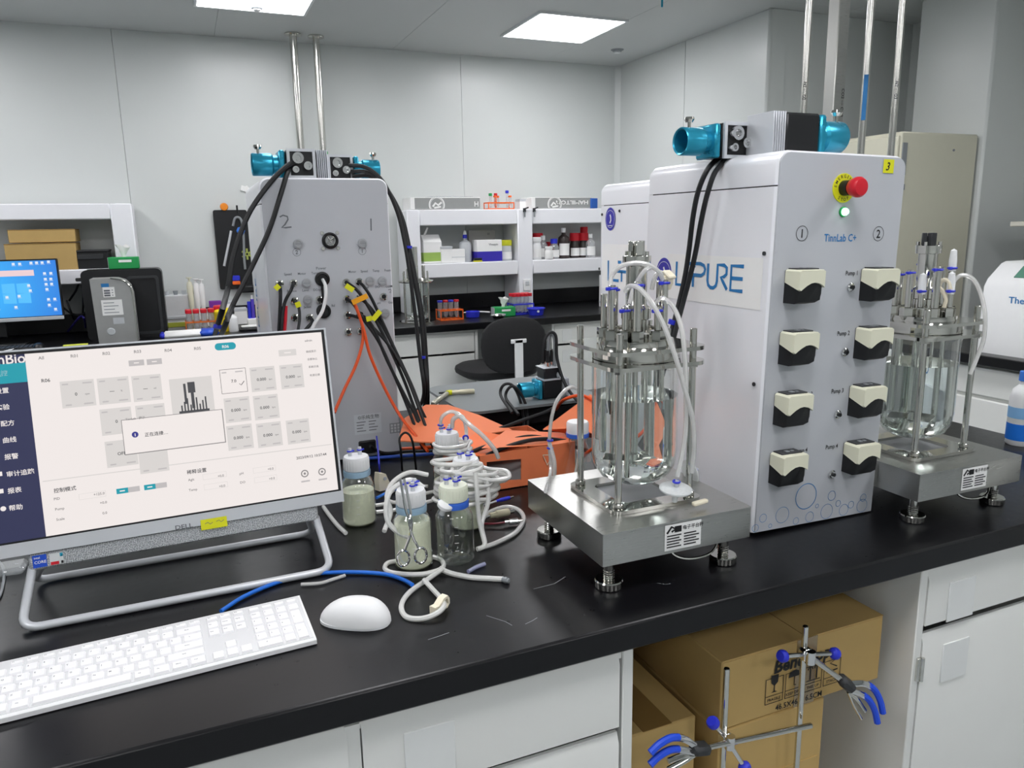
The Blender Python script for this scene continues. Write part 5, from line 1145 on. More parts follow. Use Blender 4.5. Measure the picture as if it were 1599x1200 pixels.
for k, (pp, r, mt_) in enumerate((([(0.5693, 1.8692, 0.935), (0.614, 1.792, 0.936), (0.695, 1.772, 0.936), (0.8157, 1.838, 0.936), (0.9268, 1.9059, 0.936), (1.0441, 2.0337, 0.936)], .0052, RUBBER), ([(0.5407, 1.6834, 0.875), (0.5781, 1.6, 0.941), (0.6676, 1.62, 0.9475), (0.7398, 1.63, 0.9486), (0.8046, 1.62, 0.9298), (0.8833, 1.5994, 0.9)], .0050, RUBBER), ([(0.5206, 1.6234, 0.872), (0.6022, 1.58, 0.9323), (0.6816, 1.575, 0.9541), (0.7507, 1.58, 0.9534), (0.8298, 1.6, 0.9316)], .0052, RUBBER), ([(0.6113, 1.6928, 0.9), (0.659, 1.6, 0.938), (0.7648, 1.61, 0.9375), (0.8122, 1.6, 0.9421)], .0042, OC))):
    cable(('black cable looping along the grey lid front behind the orange flaps', 'black cable lying across the orange box, the rear one', 'black cable lying across the orange box, the front one', 'orange cable lying across the orange box')[k], pp, r, mt_)
cable('orange cable arching behind the conical flask', [(0.9691, 1.9582, 0.92), (0.9041, 1.78, 0.9923), (0.9422, 1.76, 1.0047), (0.9592, 1.72, 0.9986), (0.9828, 1.66, 0.9656), (1.0164, 1.62, 0.9451), (1.0775, 1.58, 0.9353)], .0045, OC)
cable('orange cable lying low behind the front vessel', [(0.8844, 1.652, 0.86), (0.8284, 1.5, 0.9342), (0.8627, 1.5, 0.9452), (0.9543, 1.52, 0.9361), (1.0601, 1.54, 0.9339)], .0040, OC)
cable('black cable loop on the grey lid left of the standing motor', [(0.8133, 1.9215, 0.936), (0.8313, 2.05, 0.959), (0.8444, 2.06, 0.9872), (0.8693, 2.05, 0.9865), (0.8894, 2.04, 0.9411), (0.8921, 2.02, 0.8757), (0.8541, 1.95, 0.8386)], .0045)
cable('second black cable loop on the grey lid left of the standing motor', [(0.8204, 1.8925, 0.936), (0.8436, 2.04, 0.9518), (0.8588, 2.05, 0.9797), (0.8775, 2.04, 0.9797), (0.9017, 2.03, 0.9319), (0.9001, 2.01, 0.8671), (0.8643, 1.95, 0.8373)], .0045)
cable('black cable arching from the standing motor to the right', [(0.9863, 2.08, 1.0381), (0.9914, 2.08, 1.1035), (1.0091, 2.08, 1.1319), (1.026, 2.07, 1.122), (1.0249, 2.06, 1.0539), (1.0314, 2.03, 0.9883), (1.0421, 2, 0.9529), (1.0439, 1.95, 0.9331)], .0050)
cable('grey cable looping over the standing motor', [(1.0063, 2.085, 1.0356), (1.0092, 2.09, 1.0909), (1.0183, 2.09, 1.1261), (1.0265, 2.08, 1.1068), (1.021, 2.07, 1.0427), (1.024, 2.05, 0.9955)], .0046, GREY)
# cables down the left face of the pump tower
for k, lab in ((0, 'left'), (1, 'right')):
    P = ([(1, 1.2574, 1.59), (0.985, 1.2709, 1.574), (0.955, 1.2606, 1.5509), (0.945, 1.2717, 1.5125), (0.943, 1.2831, 1.4634), (0.943, 1.2928, 1.4001), (0.94, 1.2992, 1.3484), (0.93, 1.3046, 1.2895), (0.91, 1.3006, 1.2315), (0.9, 1.3028, 1.1918), (0.895, 1.326, 1.134), (0.89, 1.3427, 1.0614)],
         [(1, 1.2476, 1.5867), (0.985, 1.2508, 1.5662), (0.955, 1.2365, 1.5444), (0.945, 1.243, 1.5051), (0.943, 1.2559, 1.4567), (0.943, 1.2695, 1.4006), (0.94, 1.2819, 1.3493), (0.93, 1.2913, 1.2906), (0.91, 1.2872, 1.2331), (0.9, 1.2891, 1.1937), (0.895, 1.3096, 1.1369), (0.89, 1.3257, 1.0651)])[k]
    cable('black motor cable running down the pump tower side past the blue lettering, %s of two' % lab, P, .0052, ties=(((0.918, 1.3041, 1.2572), (0.916, 1.3054, 1.2478), BLUE),) if k else ())

# ================================================================== tubes on the front vessel, filter discs
silicone('clear tubing arch over the drive tower of the front vessel', [(0.675, 1.1483, 1.3445), (0.68, 1.1527, 1.3639), (0.69, 1.1419, 1.3805), (0.71, 1.1288, 1.3868), (0.73, 1.1157, 1.3833), (0.75, 1.1141, 1.3717), (0.765, 1.12, 1.3532)], .0042, SILI)
silicone('clear tubing crossing in front of the drive tower', [(0.7, 1.1254, 1.3172), (0.71, 1.1276, 1.3442), (0.72, 1.1138, 1.3718), (0.735, 1.1153, 1.3788)], .0042, SILI)
silicone('long clear tubing hanging from the front port down past the top plate', [(0.6758, 1.101, 1.3411), (0.6788, 1.092, 1.3511), (0.6855, 1.075, 1.3487), (0.694, 1.055, 1.3308), (0.7058, 1.042, 1.3029), (0.72, 1.034, 1.2659), (0.7376, 1.03, 1.2168), (0.7575, 1.03, 1.1602), (0.7724, 1.034, 1.1185), (0.7813, 1.04, 1.0702), (0.785, 1.05, 1.0226)], .0042, SILI)
silicone('clear tubing bowing right from the head of the front vessel', [(0.7474, 1.12, 1.3162), (0.7495, 1.1, 1.3265), (0.7534, 1.075, 1.3152), (0.7557, 1.055, 1.2878), (0.7575, 1.045, 1.2509), (0.7614, 1.042, 1.1852), (0.7654, 1.045, 1.094), (0.7525, 1.046, 1.0204)], .0042, SILI)
silicone('clear tubing rising to the cream clip at the front vessel', [(0.765, 1.1554, 1.3375), (0.765, 1.1479, 1.3573), (0.77, 1.1398, 1.3687), (0.775, 1.1272, 1.3613)], .004, SILI)
t = thing('hose_clamp', 'cream plastic hose clamp with flared top at the front vessel head', 'clamp', mat=TR(*(0.775, 1.123, 1.3548)))
M().box((0, 0, .012), (.016, .024, .006), .002, T=RX(.5)).part('lever', IV, t)
M().lathe([(0, -.018), (.006, -.016), (.011, -.004), (.010, .006), (.004, .010), (0, .010)], 16).part('jaw', IV, t)
t = thing('filter_disc', 'flat white disc filter lying at the right front of the front scale', 'filter', mat=TR(*(0.7485, 1.045, 0.9991)) @ RX(.12))
M().lathe([(0, -.004), (.024, -.004), (.0285, -.001), (.0285, .0015), (.024, .004), (.006, .005), (0, .005)], 36).part('housing', MILKP, t)
M().cyl((0, 0, -.024), (0, 0, -.004), .0055, n=12).part('lower_port', MILKP, t)
M().cyl((0, 0, .004), (.002, 0, .016), .004, n=12).part('upper_port', MILKP, t)
M().torus((0, 0, .014), .0055, .002, 14, 6).part('cable_tie', BLUE, t)
t = thing('filter_disc', 'milky disc filter hanging upright behind the right rod of the front vessel', 'filter', mat=TR(*(0.8716, 1.17, 0.9742)) @ RY(PI/2-.2))
M().lathe([(0, -.004), (.022, -.004), (.026, -.001), (.026, .0015), (.022, .004), (0, .005)], 32).part('housing', MILKP, t)
M().cyl((0, 0, .004), (0, 0, .018), .004, n=12).part('port', MILKP, t)
M().torus((0, 0, .012), .0055, .002, 14, 6).part('cable_tie', BLUE, t)
M(TR(*(0.7897, 1.03, 0.9726)) @ RZ(.15)).box((0, 0, 0), (.034, .010, .007), .002).top('tube_clip', IV, 'cream slide clip lying on the base ring of the front vessel', 'clip')
silicone('clear tubing bow at the right of the second vessel', [(1.46, 1.0968, 1.2949), (1.47, 1.0988, 1.3235), (1.48, 1.0905, 1.3367), (1.49, 1.0745, 1.3306), (1.5, 1.0621, 1.3046), (1.5, 1.046, 1.2599), (1.5, 1.0428, 1.2072), (1.49, 1.0464, 1.1673), (1.48, 1.0495, 1.1339)], .0042, SILI)
silicone('ivory tubing curl on the head of the second vessel', [(1.44, 1.0933, 1.2696), (1.44, 1.0895, 1.2885), (1.44, 1.1001, 1.3049), (1.44, 1.1098, 1.3136), (1.44, 1.1024, 1.3272), (1.44, 1.0877, 1.3254), (1.44, 1.0832, 1.31)], .0046, IV)
cable('blue and white cable end lying right of the lone broth bottle', [(0.3495, 1.6257, 0.8545), (0.3706, 1.6389, 0.856), (0.3918, 1.6512, 0.858), (0.41, 1.663, 0.8545)], .0036, SKY)

# ================================================================== things on the back bench, right part
BZ = .8503
def carton(name, lab, x, y, z, w, d, h, mat, cat='box', rz=0, group=None, lid=None, band=None, text=None):
    """small printed carton: body, lid flap or band, lettering"""
    t = thing(name, lab, cat, (x, y, z), rz, group)
    M().box((0, 0, h/2), (w, d, h), .003).part('body', mat, t)
    if lid: M().box((0, 0, h-.008), (w+.003, d+.003, .018), .002).part('lid', lid, t)
    if band: M().box((0, 0, h*band[1]), (w+.0015, d+.0015, h*band[2]), .001).part('band', band[0], t)
    if text:
        L = M(TR(0, -d/2-.0022, 0) @ FRONT)
        for s_, sz, tx, tz in text[1]: L.text(s_, sz, tx, tz, ax='CENTER')
        L.part('lettering', text[0], t)
    return t
# third vessel on the back bench, partly behind the black cables
vx, vy = (1.4407, 4.8091, 0.85)[0]-.06, 4.84
vb = thing('glass_vessel', 'glass bioreactor vessel without broth on the back bench behind the hanging black cables', 'vessel', (vx, vy, BZ), 0)
M().lathe([(.088, .262), (.084, .25), (.084, .06), (.07, .03), (.04, .012), (0, .01)], 36).part('glass_jar', GLASS, vb)
M().lathe([(0, .262), (.112, .262), (.116, .266), (.116, .272), (.09, .276), (.08, .29), (0, .29)], 36).part('head_plate', STEEL, vb)
M().lathe([(.07, 0), (.12, 0), (.12, .008), (.07, .008)], 30).part('base_ring', STEEL, vb)
for k in range(4):
    a = .5+k*PI/2; M().cyl((.108*math.cos(a), .108*math.sin(a), .008), (.108*math.cos(a), .108*math.sin(a), .33), .006, n=10).part('tie_rod', STEEL, vb)
for k, (x, y, h, r) in enumerate(((0, 0, .20, .018), (-.05, 0, .06, .012), (.05, -.01, .08, .012), (.02, .05, .07, .009), (-.03, -.05, .05, .01), (-.01, -.055, .09, .007))):
    M().cyl((x, y, .29), (x, y, .29+h), r, n=14, ch=.002).part('port_tube', STEEL, vb)
for x, y in ((.02, 0), (-.03, .02), (.04, .03)): M().cyl((x, y, .06), (x, y, .262), .005, n=8).part('dip_tube', STEEL, vb)
# rack builder
def rack(lab, x, y, z, w, d, mat, n, capcol, h=.09, empty=False, tubes_lab=None, tg=None, rows=2, tr=.0125, caph=.014, every=1, rz=0):
    t = thing('tube_rack', lab, 'rack', (x, y, z), rz)
    for zz in (.004, h*.55):
        m = M(); m.box((0, -d/2, zz), (w, .004, .008)); m.box((0, d/2, zz), (w, .004, .008)); m.box((0, 0, zz), (w, .004, .006))
        for k in range(n+1): m.box((-w/2+k*w/n, 0, zz), (.004, d, .008))
        m.part('grid', mat, t)
    for a in (-1, 1):
        for b in (-1, 1): M().box((a*w/2, b*d/2, h*.3), (.006, .006, h*.6)).part('leg', mat, t)
    i = 0
    for k in range(n):
        for r_ in range(rows):
            i += 1
            if every and (i*7) % every: continue
            cc = capcol[i % len(capcol)]
            q = TR(x, y, z) @ RZ(rz) @ Vector((-w/2+(k+.5)*w/n, -d/4+r_*d/2, .010))
            u = thing('centrifuge_tube', '%s, %s from left in %s row' % (tubes_lab, ('first', 'second', 'third', 'fourth', 'fifth')[k], ('front', 'back')[r_]), 'tube', q, 0, tg)
            M().lathe([(0, 0), (tr*.3, .002), (tr, .02), (tr, h*.9), (0, h*.9)], 14).part('tube_body', CLEARP, u)
            M().cyl((0, 0, h*.88), (0, 0, h*.88+caph), tr*1.12, n=16, ch=.002).part('cap', cc, u)
    return t
q0, q1 = (1.6319, 5.171, 0.85), (1.798, 5.1619, 0.85)
rack('orange tube rack with mixed red and blue capped tubes beside the back vessel', (1.611, 4.86, 0.8987)[0], 4.86, BZ, .155, .10, ORANGE, 4, (RED, RED, BLUE, RED), .12, tubes_lab='clear capped tube in the back-bench orange rack', tg='tubes in the orange rack on the back bench', tr=.016, every=2)
t = thing('spray_handle', 'dark blue plastic scoop with a thin white handle lying on the back bench', 'scoop', ((1.7909, 4.9, 0.8842)[0], 4.90, BZ), 0)
M().lathe([(.03, 0), (.045, .002), (.05, .04), (.047, .042), (.042, .006), (0, .004)], 20).part('bowl', BLUE, t)
M().cyl((.045, 0, .036), (.12, -.02, .03), .005, n=10).part('handle', PAPER, t)
M().cyl((-.07, 0, .036), (-.045, 0, .036), .004, n=10).part('rod', PAPER, t)
def tissue(lab, x, y, z, rz=0, s=1.0):
    t = thing('tissue_box', lab, 'tissues', (x, y, z), rz)
    M().box((0, 0, .04*s), (.19*s, .11*s, .08*s), .004).part('carton', GREEN, t)
    M().box((-.0955*s, 0, .04*s), (.002, .105*s, .076*s)).part('end_panel', LGREY, t)
    M(FRONT).quad(-.03*s, .045*s, .05*s, .062*s, .0558*s).part('printed_lettering', PAPER, t)
    V = []; F = []; n = 16
    for i, (r, zz) in enumerate(((.012, .078), (.014, .10), (.028, .13), (.040, .155))):
        for k in range(n):
            a = 2*PI*k/n; q = r*s*(1+.35*math.sin(3*a+i)); V.append((q*math.cos(a), q*.5*math.sin(a), (zz+.012*math.sin(2*a)*(i > 1))*s))
    for i in range(3):
        for k in range(n): F.append([i*n+k, i*n+(k+1) % n, (i+1)*n+(k+1) % n, (i+1)*n+k])
    M().add(V, F).part('tissue', PAPER, t)
    return t
tissue('green tissue box with white tissue standing up on the back bench', (2.0038, 4.86, 0.8931)[0], 4.86, BZ, -.1, .80)
t = thing('foil_tray', 'crumpled small silver dish in front of the green tissue box', 'dish', ((1.916, 4.74, 0.87)[0], 4.74, BZ))
M().lathe([(0, .002), (.035, .001), (.05, .02), (.054, .022), (.053, .024), (.034, .004), (0, .005)], 11).part('dish', STEEL, t)
M().tube([(-.05, 0, .024), (0, .01, .03), (.05, -.01, .026)], .003, 6).part('strip', LGREY, t)
rack('blue tube rack with a row of red capped tubes at the shelf post', (2.1613, 4.92, 0.8784)[0], 4.92, BZ, .150, .11, BLUE, 5, (RED,), .13, tubes_lab='red capped tube in the blue rack', tg='tubes in the blue rack on the back bench', tr=.0145, every=1, caph=.022)
t = thing('blue_basin', 'shallow dark blue plastic basin right of the red capped tubes', 'basin', ((2.2258, 4.8, 0.8766)[0], 4.80, BZ))
M().lathe([(0, .004), (.046, .004), (.05, 0), (.058, .040), (.066, .045), (.064, .049), (.055, .045), (.048, .008)], 26).part('bowl', BLUE, t)
M().cyl((-.01, -.054, .03), (-.01, -.062, .03), .008, n=12).part('sticker', PAPER, t)
carton('white_box', 'plain white upright box at the right end of the back bench beside the towers', 2.93, 4.95, BZ, .12, .2, .24, WPLAST, band=(LGREY, .15, .06))
# bottles and boxes on the shelf, left bay.  shelf board top:
S1 = (2.0207, 5.2, 1.211)[2]+.001; ST = (2.0306, 5.2, 1.5833)[2]+.001
def jar(name, lab, x, y, z, r, h, body, cap, capr=None, caph=.03, label=None, group=None, neck=True, cat='bottle'):
    t = thing(name, lab, cat, (x, y, z), 0, group); capr = capr or r*.55
    hb = h-caph
    prof = [(0, 0), (r*.95, 0), (r, .004), (r, hb*.72), (r*.9, hb*.82), (capr*.85, hb*.93), (capr*.85, hb)] if neck else [(0, 0), (r*.97, 0), (r, .004), (r, hb-.003), (r*.97, hb)]
    M().lathe(prof+[(0, hb)], 22).part('body', body, t)
    c = [(0, hb), (capr, hb), (capr, h-.003), (capr*.9, h), (0, h)]
    M().lathe(c, 20).part('cap', cap, t)
    if label: M().lathe([(r+.0008, hb*.12), (r+.0008, hb*.58)], 22, a0=-PI*.9, a1=-PI*.1).part('paper_label', label, t)
    return t
AMB = mt('amber_bottle', '3a3230', .2)
y_s = 5.30
GRBOX = mt('pale_green_print', '9fc060', .6)
t = carton('milk_carton', 'white and green folded carton at the left end of the shelf', (1.6278, 5.3, 1.2845)[0], y_s, S1, .135, .12, .15, PAPER, band=(GRBOX, .3, .42))
M().prism([(-.06, .15), (.06, .15), (0, .20)], -.066, .066, RZ(PI/2) @ FRONT).part('gable', PAPER, t)
M().cyl((-.05, .0, .17), (-.015, 0, .25), .008, n=10).part('straw', PAPER, t)
carton('white_carton', 'small white carton beside the green folded carton', (1.728, 5.3, 1.2588)[0], y_s-.02, S1, .085, .1, .115, PAPER, lid=LGREY)
carton('white_carton', 'low wide white carton left of the wash bottle', (1.8158, 5.3, 1.2561)[0], y_s-.02, S1, .10, .1, .095, PAPER, band=(LGREY, .4, .06))
t = jar('wash_bottle', 'tall grey squeeze bottle with a blue collar and nozzle on the shelf', (1.8939, 5.3, 1.2998)[0], y_s, S1, .045, .195, LGREY, BLUE, .016, .026)
M().lathe([(0, .195), (.013, .195), (.007, .222), (0, .226)], 14).part('nozzle', PAPER, t)
t = carton('reagent_carton', 'large grey cardboard sheet leaning at the back of the shelf', (2.0699, 5.42, 1.3876)[0], 5.425, S1, .21, .03, .225, mt('grey_board', 'b2b1ae', .7), text=(GINK, (('20', .02, .05, .19),)))
carton('reagent_carton', 'white carton with a wide violet band and open flap on the shelf', (2.0518, 5.3, 1.2955)[0], y_s-.03, S1, .195, .11, .155, PAPER, band=(mt('violet_band', '3a2fb0', .5), .24, .46), text=(GINK, (('Vivaspin', .022, .03, .115),)))
carton('small_carton', 'tiny yellow and black carton in front of the violet carton', (1.9593, 5.22, 1.2354)[0], 5.222, S1, .06, .03, .028, BLACK, band=(YEL, .2, .3))
jar('sample_jar', 'grey labelled jar with a yellow lid at the right end of the left bay', (2.1998, 5.3, 1.2679)[0], y_s-.02, S1, .05, .15, LGREY, mt('yellow_lid', 'c9cc2a', .4), .052, .04, PAPER, neck=False)
# right bay: reagent bottles
for px, r, h, body, cap, cr_x, ch, lab_, yy in ((836, .036, .165, WPLAST, mt('white_cap_plastic', 'f2f2f2', .4), .036, .03, 'white jar at the left end of the right bay, white lid and label', 5.25),
                                        (838, .04, .195, mt('red_band_plastic', 'd8c9c9', .4), RED, .040, .06, 'jar with a deep red lid behind the first white jar', 5.38),
                                        (848, .036, .175, CLEARP, WPLAST, .018, .035, 'clear bottle with a white cap right of the red lidded jar', 5.30),
                                        (855, .032, .095, PAPER, WPLAST, .030, .02, 'short white tub in front of the clear bottle', 5.23),
                                        (865, .040, .150, CLEARP, BLUE, .027, .035, 'short bottle with a blue cap and yellow print', 5.28),
                                        (862, .040, .125, RED, RED, .03, .03, 'low red tub behind the blue capped bottle', 5.40),
                                        (880, .044, .230, AMB, WPLAST, .018, .035, 'tall dark bottle with white cap and large white label', 5.30),
                                        (898, .040, .190, AMB, RED, .038, .06, 'brown bottle with a wide red cap, left one of two', 5.34),
                                        (911, .038, .190, AMB, RED, .038, .06, 'brown bottle with a wide red cap, right one of two', 5.34),
                                        (921, .037, .180, CLEARP, WPLAST, .016, .03, 'clear bottle with a small white cap at the right end of the right bay', 5.27)):
    jar('reagent_bottle', lab_, {836: (2.4454, 5.25, 1.2618)[0], 838: (2.5168, 5.38, 1.2568)[0], 848: (2.5225, 5.3, 1.2584)[0], 855: (2.5372, 5.23, 1.2357)[0], 865: (2.6052, 5.28, 1.2565)[0], 862: (2.6254, 5.4, 1.2532)[0], 880: (2.6977, 5.3, 1.2533)[0], 898: (2.8134, 5.34, 1.2491)[0], 911: (2.8929, 5.34, 1.2468)[0], 921: (2.9172, 5.27, 1.2476)[0]}[px], yy, S1, r, h, body, cap, cr_x, ch, PAPER, group='reagent bottles in the right bay')
t = jar('reagent_bottle', 'pink tinted bottle with a red cap behind the right end of the bay, standing high', 2.93, 5.40, S1, .045, .235, mt('pink_plastic', 'd9b3ae', .4), RED, .03, .06)
# on top of the shelf
GB = mt('grey_carton', '9a9c9a', .6)
def tipbox(lab, x0, x1, txt, extra=None):
    t = thing('tip_carton', lab, 'box', ((x0+x1)/2, 5.32, ST)); w = x1-x0
    M().box((0, 0, .042), (w, .2, .082), .003).part('body', PAPER, t)
    M(FRONT).quad(-w/2+.03, .004, w/2-.002, .08, .1006).part('grey_print', GB, t)
    L = M(TR(0, -.1012, 0) @ FRONT)
    cx_ = -w/2+.19
    L.circ(cx_, .032, .055, .008, n=30); L.circ(cx_, .032, .047, .003); L.stroke([(cx_-.03, .02), (cx_-.01, .045), (cx_+.01, .03), (cx_+.035, .05)], .014); L.stroke([(cx_-.02, .012), (cx_+.03, .02)], .012)
    L.v = [v if v.z > ST*0-9 else v for v in L.v]
    for v in L.v: v.z = min(max(v.z, .006), .078)
    if txt: L.text(txt, .040, 0, 0, T=TR(w/2-.03, .058, 0) @ RZ(PI), ax='LEFT', sx=1.35, bold=.03)
    if extra: L.text(extra, .05, w/2-.03, .02, ax='CENTER')
    L.part('lettering', PAPER, t)
    return t
x0, x1 = (1.474, 5.22, 1.6182)[0], (1.99, 5.22, 1.6155)[0]
tb = tipbox('grey and white carton lying on the shelf top left bay, left of the orange rack', x0, x1, None, 'H')
M().box((.05, -.02, .087), (.32, .12, .008), .003).part('clear_lid', CLEARP, tb)
x0, x1 = (2.3941, 5.22, 1.6134)[0], (2.8995, 5.22, 1.6108)[0]
tipbox('grey carton with upside-down white lettering lying on the right bay of the shelf', x0, x1, 'HAMILTON')
carton('blue_carton', 'small blue carton at the right end of the shelf top', (2.9162, 5.22, 1.6059)[0], 5.26, ST, .06, .1, .075, mt('carton_blue', '2a5fb4', .5))
carton('white_carton', 'small white carton on the shelf top left of the grey lettered carton', (2.3781, 5.3, 1.6069)[0], 5.36, ST, .07, .08, .075, PAPER, lid=LGREY)
for px, lab in (((2.3234, 5.19, 1.5899)[0], 'left'), ((2.4008, 5.19, 1.594)[0], 'right')):
    t = thing('hanging_clip', 'small dark metal clip on the shelf top edge, the %s one' % lab, 'clip', (px, 5.19, ST-.06))
    M().box((0, 0, .05), (.022, .012, .03), .004).part('jaw', DARK, t); M().cyl((0, -.004, 0), (0, -.004, .04), .006, n=8).part('handle', GREY, t)
    M().cyl((.0, -.004, .06), (.03, -.004, .07), .005, n=8).part('lever', DARK, t)
rk = rack('orange wire rack with a few coloured tubes on top of the shelf', (2.1714, 5.3, 1.6081)[0], 5.31, ST, .20, .09, ORANGE, 5, (ORANGE,), .085, tubes_lab='short orange topped tube in the shelf-top rack', tg='tubes in the rack on the shelf top', tr=.011, every=3)
for p, col, lab in (((2.097, 5.29, 1.6264), GREEN, 'thin tube with dark green cap in the shelf-top rack'), ((2.1376, 5.29, 1.6354), RED, 'tube with reddish cap in the shelf-top rack'), ((2.2293, 5.29, 1.6396), BLUE, 'tall tube with a blue cap standing out of the shelf-top rack')):
    t = thing('test_tube', lab, 'tube', (p[0], 5.29, ST+.01)); h = .07+(.035 if col is BLUE else .015)
    M().lathe([(0, 0), (.008, .006), (.009, h), (0, h)], 12).part('tube_body', ORANGE if col is RED else CLEARP, t)
    M().cyl((0, 0, h), (0, 0, h+.02), .013, n=12, ch=.002).part('cap', col, t)

# ================================================================== chair
cx_ = (1.7859, 4.2, 0.747)
ch = thing('office_chair', 'black swivel chair with white back bracket, its back turned, at the back bench', 'chair', (cx_[0], 4.37, 0))
zc = (1.8722, 4.25, 0.7536)[2]
def pad(w, h, th, T, mat, name, pw_=2.6):
    n = 32; V = []; rings = ((.86, -th/2), (.98, -th*.25), (1.0, 0), (.98, th*.25), (.86, th/2))
    for s_, z in rings:
        for k in range(n):
            a = 2*PI*k/n; c_, q = math.cos(a), math.sin(a)
            V.append((w/2*s_*math.copysign(abs(c_)**(2/pw_), c_), h/2*s_*math.copysign(abs(q)**(2/pw_), q), z))
    F = [list(range(n))[::-1], [4*n+k for k in range(n)]]+[[i*n+k, i*n+(k+1) % n, (i+1)*n+(k+1) % n, (i+1)*n+k] for i in range(4) for k in range(n)]
    return M(T).add(V, F).part(name, mat, ch)
FAB = mt('black_fabric', '1c1c1e', .75, var=.12, scale=200, bump=.1)
pad(.43, .34, .06, TR(0, -.20, zc) @ RX(PI/2-.08), FAB, 'backrest')
sz = (1.8044, 4.25, 0.5984)[2]
pad(.50, .46, .07, TR(-.02, .06, max(sz-.03, .5)), FAB, 'seat', 3)
b = M(); b.box((.01, -.245, (zc+sz)/2-.02), (.055, .014, abs(zc-sz)+.12), .004); b.box((.01, -.245, zc+.03), (.10, .014, .025), .003); b.box((.01, -.16, sz-.075), (.055, .18, .014), .003)
b.part('back_bracket', WPLAST, ch)
M().cyl((0, .06, .10), (0, .06, max(sz-.06, .47)), .028, .022, n=16).part('gas_post', DARK, ch)
for k in range(5):
    a = 2*PI*k/5+.3; lg = M().tube([(0, .06, .13), (.15*math.cos(a), .06+.15*math.sin(a), .11), (.29*math.cos(a), .06+.29*math.sin(a), .07)], .018, 8); l_ = lg.part('leg', BLACK, ch)
    M().cyl((.29*math.cos(a)-.012, .06+.29*math.sin(a), .027), (.29*math.cos(a)+.012, .06+.29*math.sin(a), .027), .026, n=16).part('castor', BLACK, l_)

# ================================================================== left part of the back bench
my = 4.98
mA = (-0.662, 4.98, 1.3193); mB = (-0.6737, 4.98, 0.9872)
wm = thing('desktop_monitor', 'desktop monitor with a bright blue screen at the left edge on the back bench', 'monitor', mat=TR(mB[0]+.012, my, mB[2]) @ RX(-.05))
mh = mA[2]-mB[2]+.008; mw = .62
M().box((-mw/2, .02, mh/2), (mw, .035, mh), .004).part('housing', BLACK, wm)
M(FRONT).ringplate([(-mw, .0), (0, .0), (0, mh), (-mw, mh)], [(-mw+.008, .022), (-.008, .022), (-.008, mh-.008), (-mw+.008, mh-.008)], -.0025, .001).part('bezel', BLACK, wm)
M().box((-mw/2, -.003, .008), (mw, .008, .020), .002).part('silver_chin', LGREY, wm)
bs = bpy.data.materials.new('blue_desktop_screen'); bs.use_nodes = True; nt = bs.node_tree; b_ = nt.nodes['Principled BSDF']; b_.inputs['Base Color'].default_value = (.01, .01, .02, 1)
tc = nt.nodes.new('ShaderNodeTexCoord'); gr_ = nt.nodes.new('ShaderNodeTexGradient'); gr_.gradient_type = 'SPHERICAL'; mp = nt.nodes.new('ShaderNodeMapping')
mp.inputs['Location'].default_value = (.62, 0, -.30); mp.inputs['Scale'].default_value = (1.35, 1, 1.7); cr_ = nt.nodes.new('ShaderNodeValToRGB')
cr_.color_ramp.elements[0].color = (*rgb('2038c8'), 1); cr_.color_ramp.elements[1].color = (*rgb('38b4ff'), 1); cr_.color_ramp.elements[1].position = .8
nt.links.new(tc.outputs['Object'], mp.inputs[0]); nt.links.new(mp.outputs[0], gr_.inputs[0]); nt.links.new(gr_.outputs[1], cr_.inputs[0]); nt.links.new(cr_.outputs[0], b_.inputs['Emission Color']); b_.inputs['Emission Strength'].default_value = .66
ws = M(FRONT).quad(-mw+.008, .022, -.008, mh-.008, -.0005).part('screen', bs, wm)
L = M(FRONT); K = M(FRONT); W_ = M(FRONT)
k_ = mw/ .62
for (px, py) in ((4,412), (8,412), (36,412), (44,412), (58,411), (65,411), (72,411), (80,410), (75,428), (83,428), (76,437), (83,437), (77,445), (84,445), (78,453), (80,469), (88,469), (81,478), (89,485), (2,428), (55,446), (57,454), (5,447), (12,446), (5,455), (28,463), (43,462), (17,479), (39,479)):
    x = -.012-(97-px)*.00385+(500-py)*.0004; z = (497-py)*.00385*.92+.012
    if x < -mw+.014 or z < .03: continue
    L.quad(x-.008, z-.004, x+.006, z+.009, .0006); K.quad(x-.010, z-.009, x+.010, z-.0065, .0006)
L.part('icon_lettering', em('icon', 'e8f2ff', .62), ws); K.part('caption_lettering', em('caption', 'b8d0f8', .62), ws)
x = -.012-(60-15)*.0; zc2 = .30
N_ = M(FRONT).quad(-.012-(97-14)*.00385, (497-428)*.0036, -.012-(97-69)*.00385, (497-419)*.0036, .0008); N_.part('notice_window', em('notice', 'f4d8dc', .62), ws)
wl_ = M(FRONT)
for a, b_2 in ((0, 0), (1, 0), (0, 1), (1, 1)):
    x = -.012-(97-(24+a*19))*.0037; z = (497-470+b_2*15)*.0037
    wl_.add([(x, z, .0004), (x+.062, z-.003, .0004), (x+.062, z+.054, .0004), (x, z+.052, .0004)], [(0, 1, 2, 3)])
wl_.part('window_emblem_lettering', em('emblem', '58c2ff', .66), ws)
M().box((-mw+.30, .06, -.03), (.05, .02, .12), .004).part('stand_post', BLACK, wm)
M().box((-mw+.30, .06, -(mB[2]-.8503)+.006), (.24, .18, .012), .004).part('stand_base', BLACK, wm)
kq = (-0.9214, 5.4153, 0.86)
kk = thing('keyboard', 'black keyboard on the back bench below the blue monitor', 'keyboard', (kq[0]-.08, 4.74, BZ), .03)
M().box((0, 0, .010), (.43, .13, .018), .004).part('case', BLACK, kk)
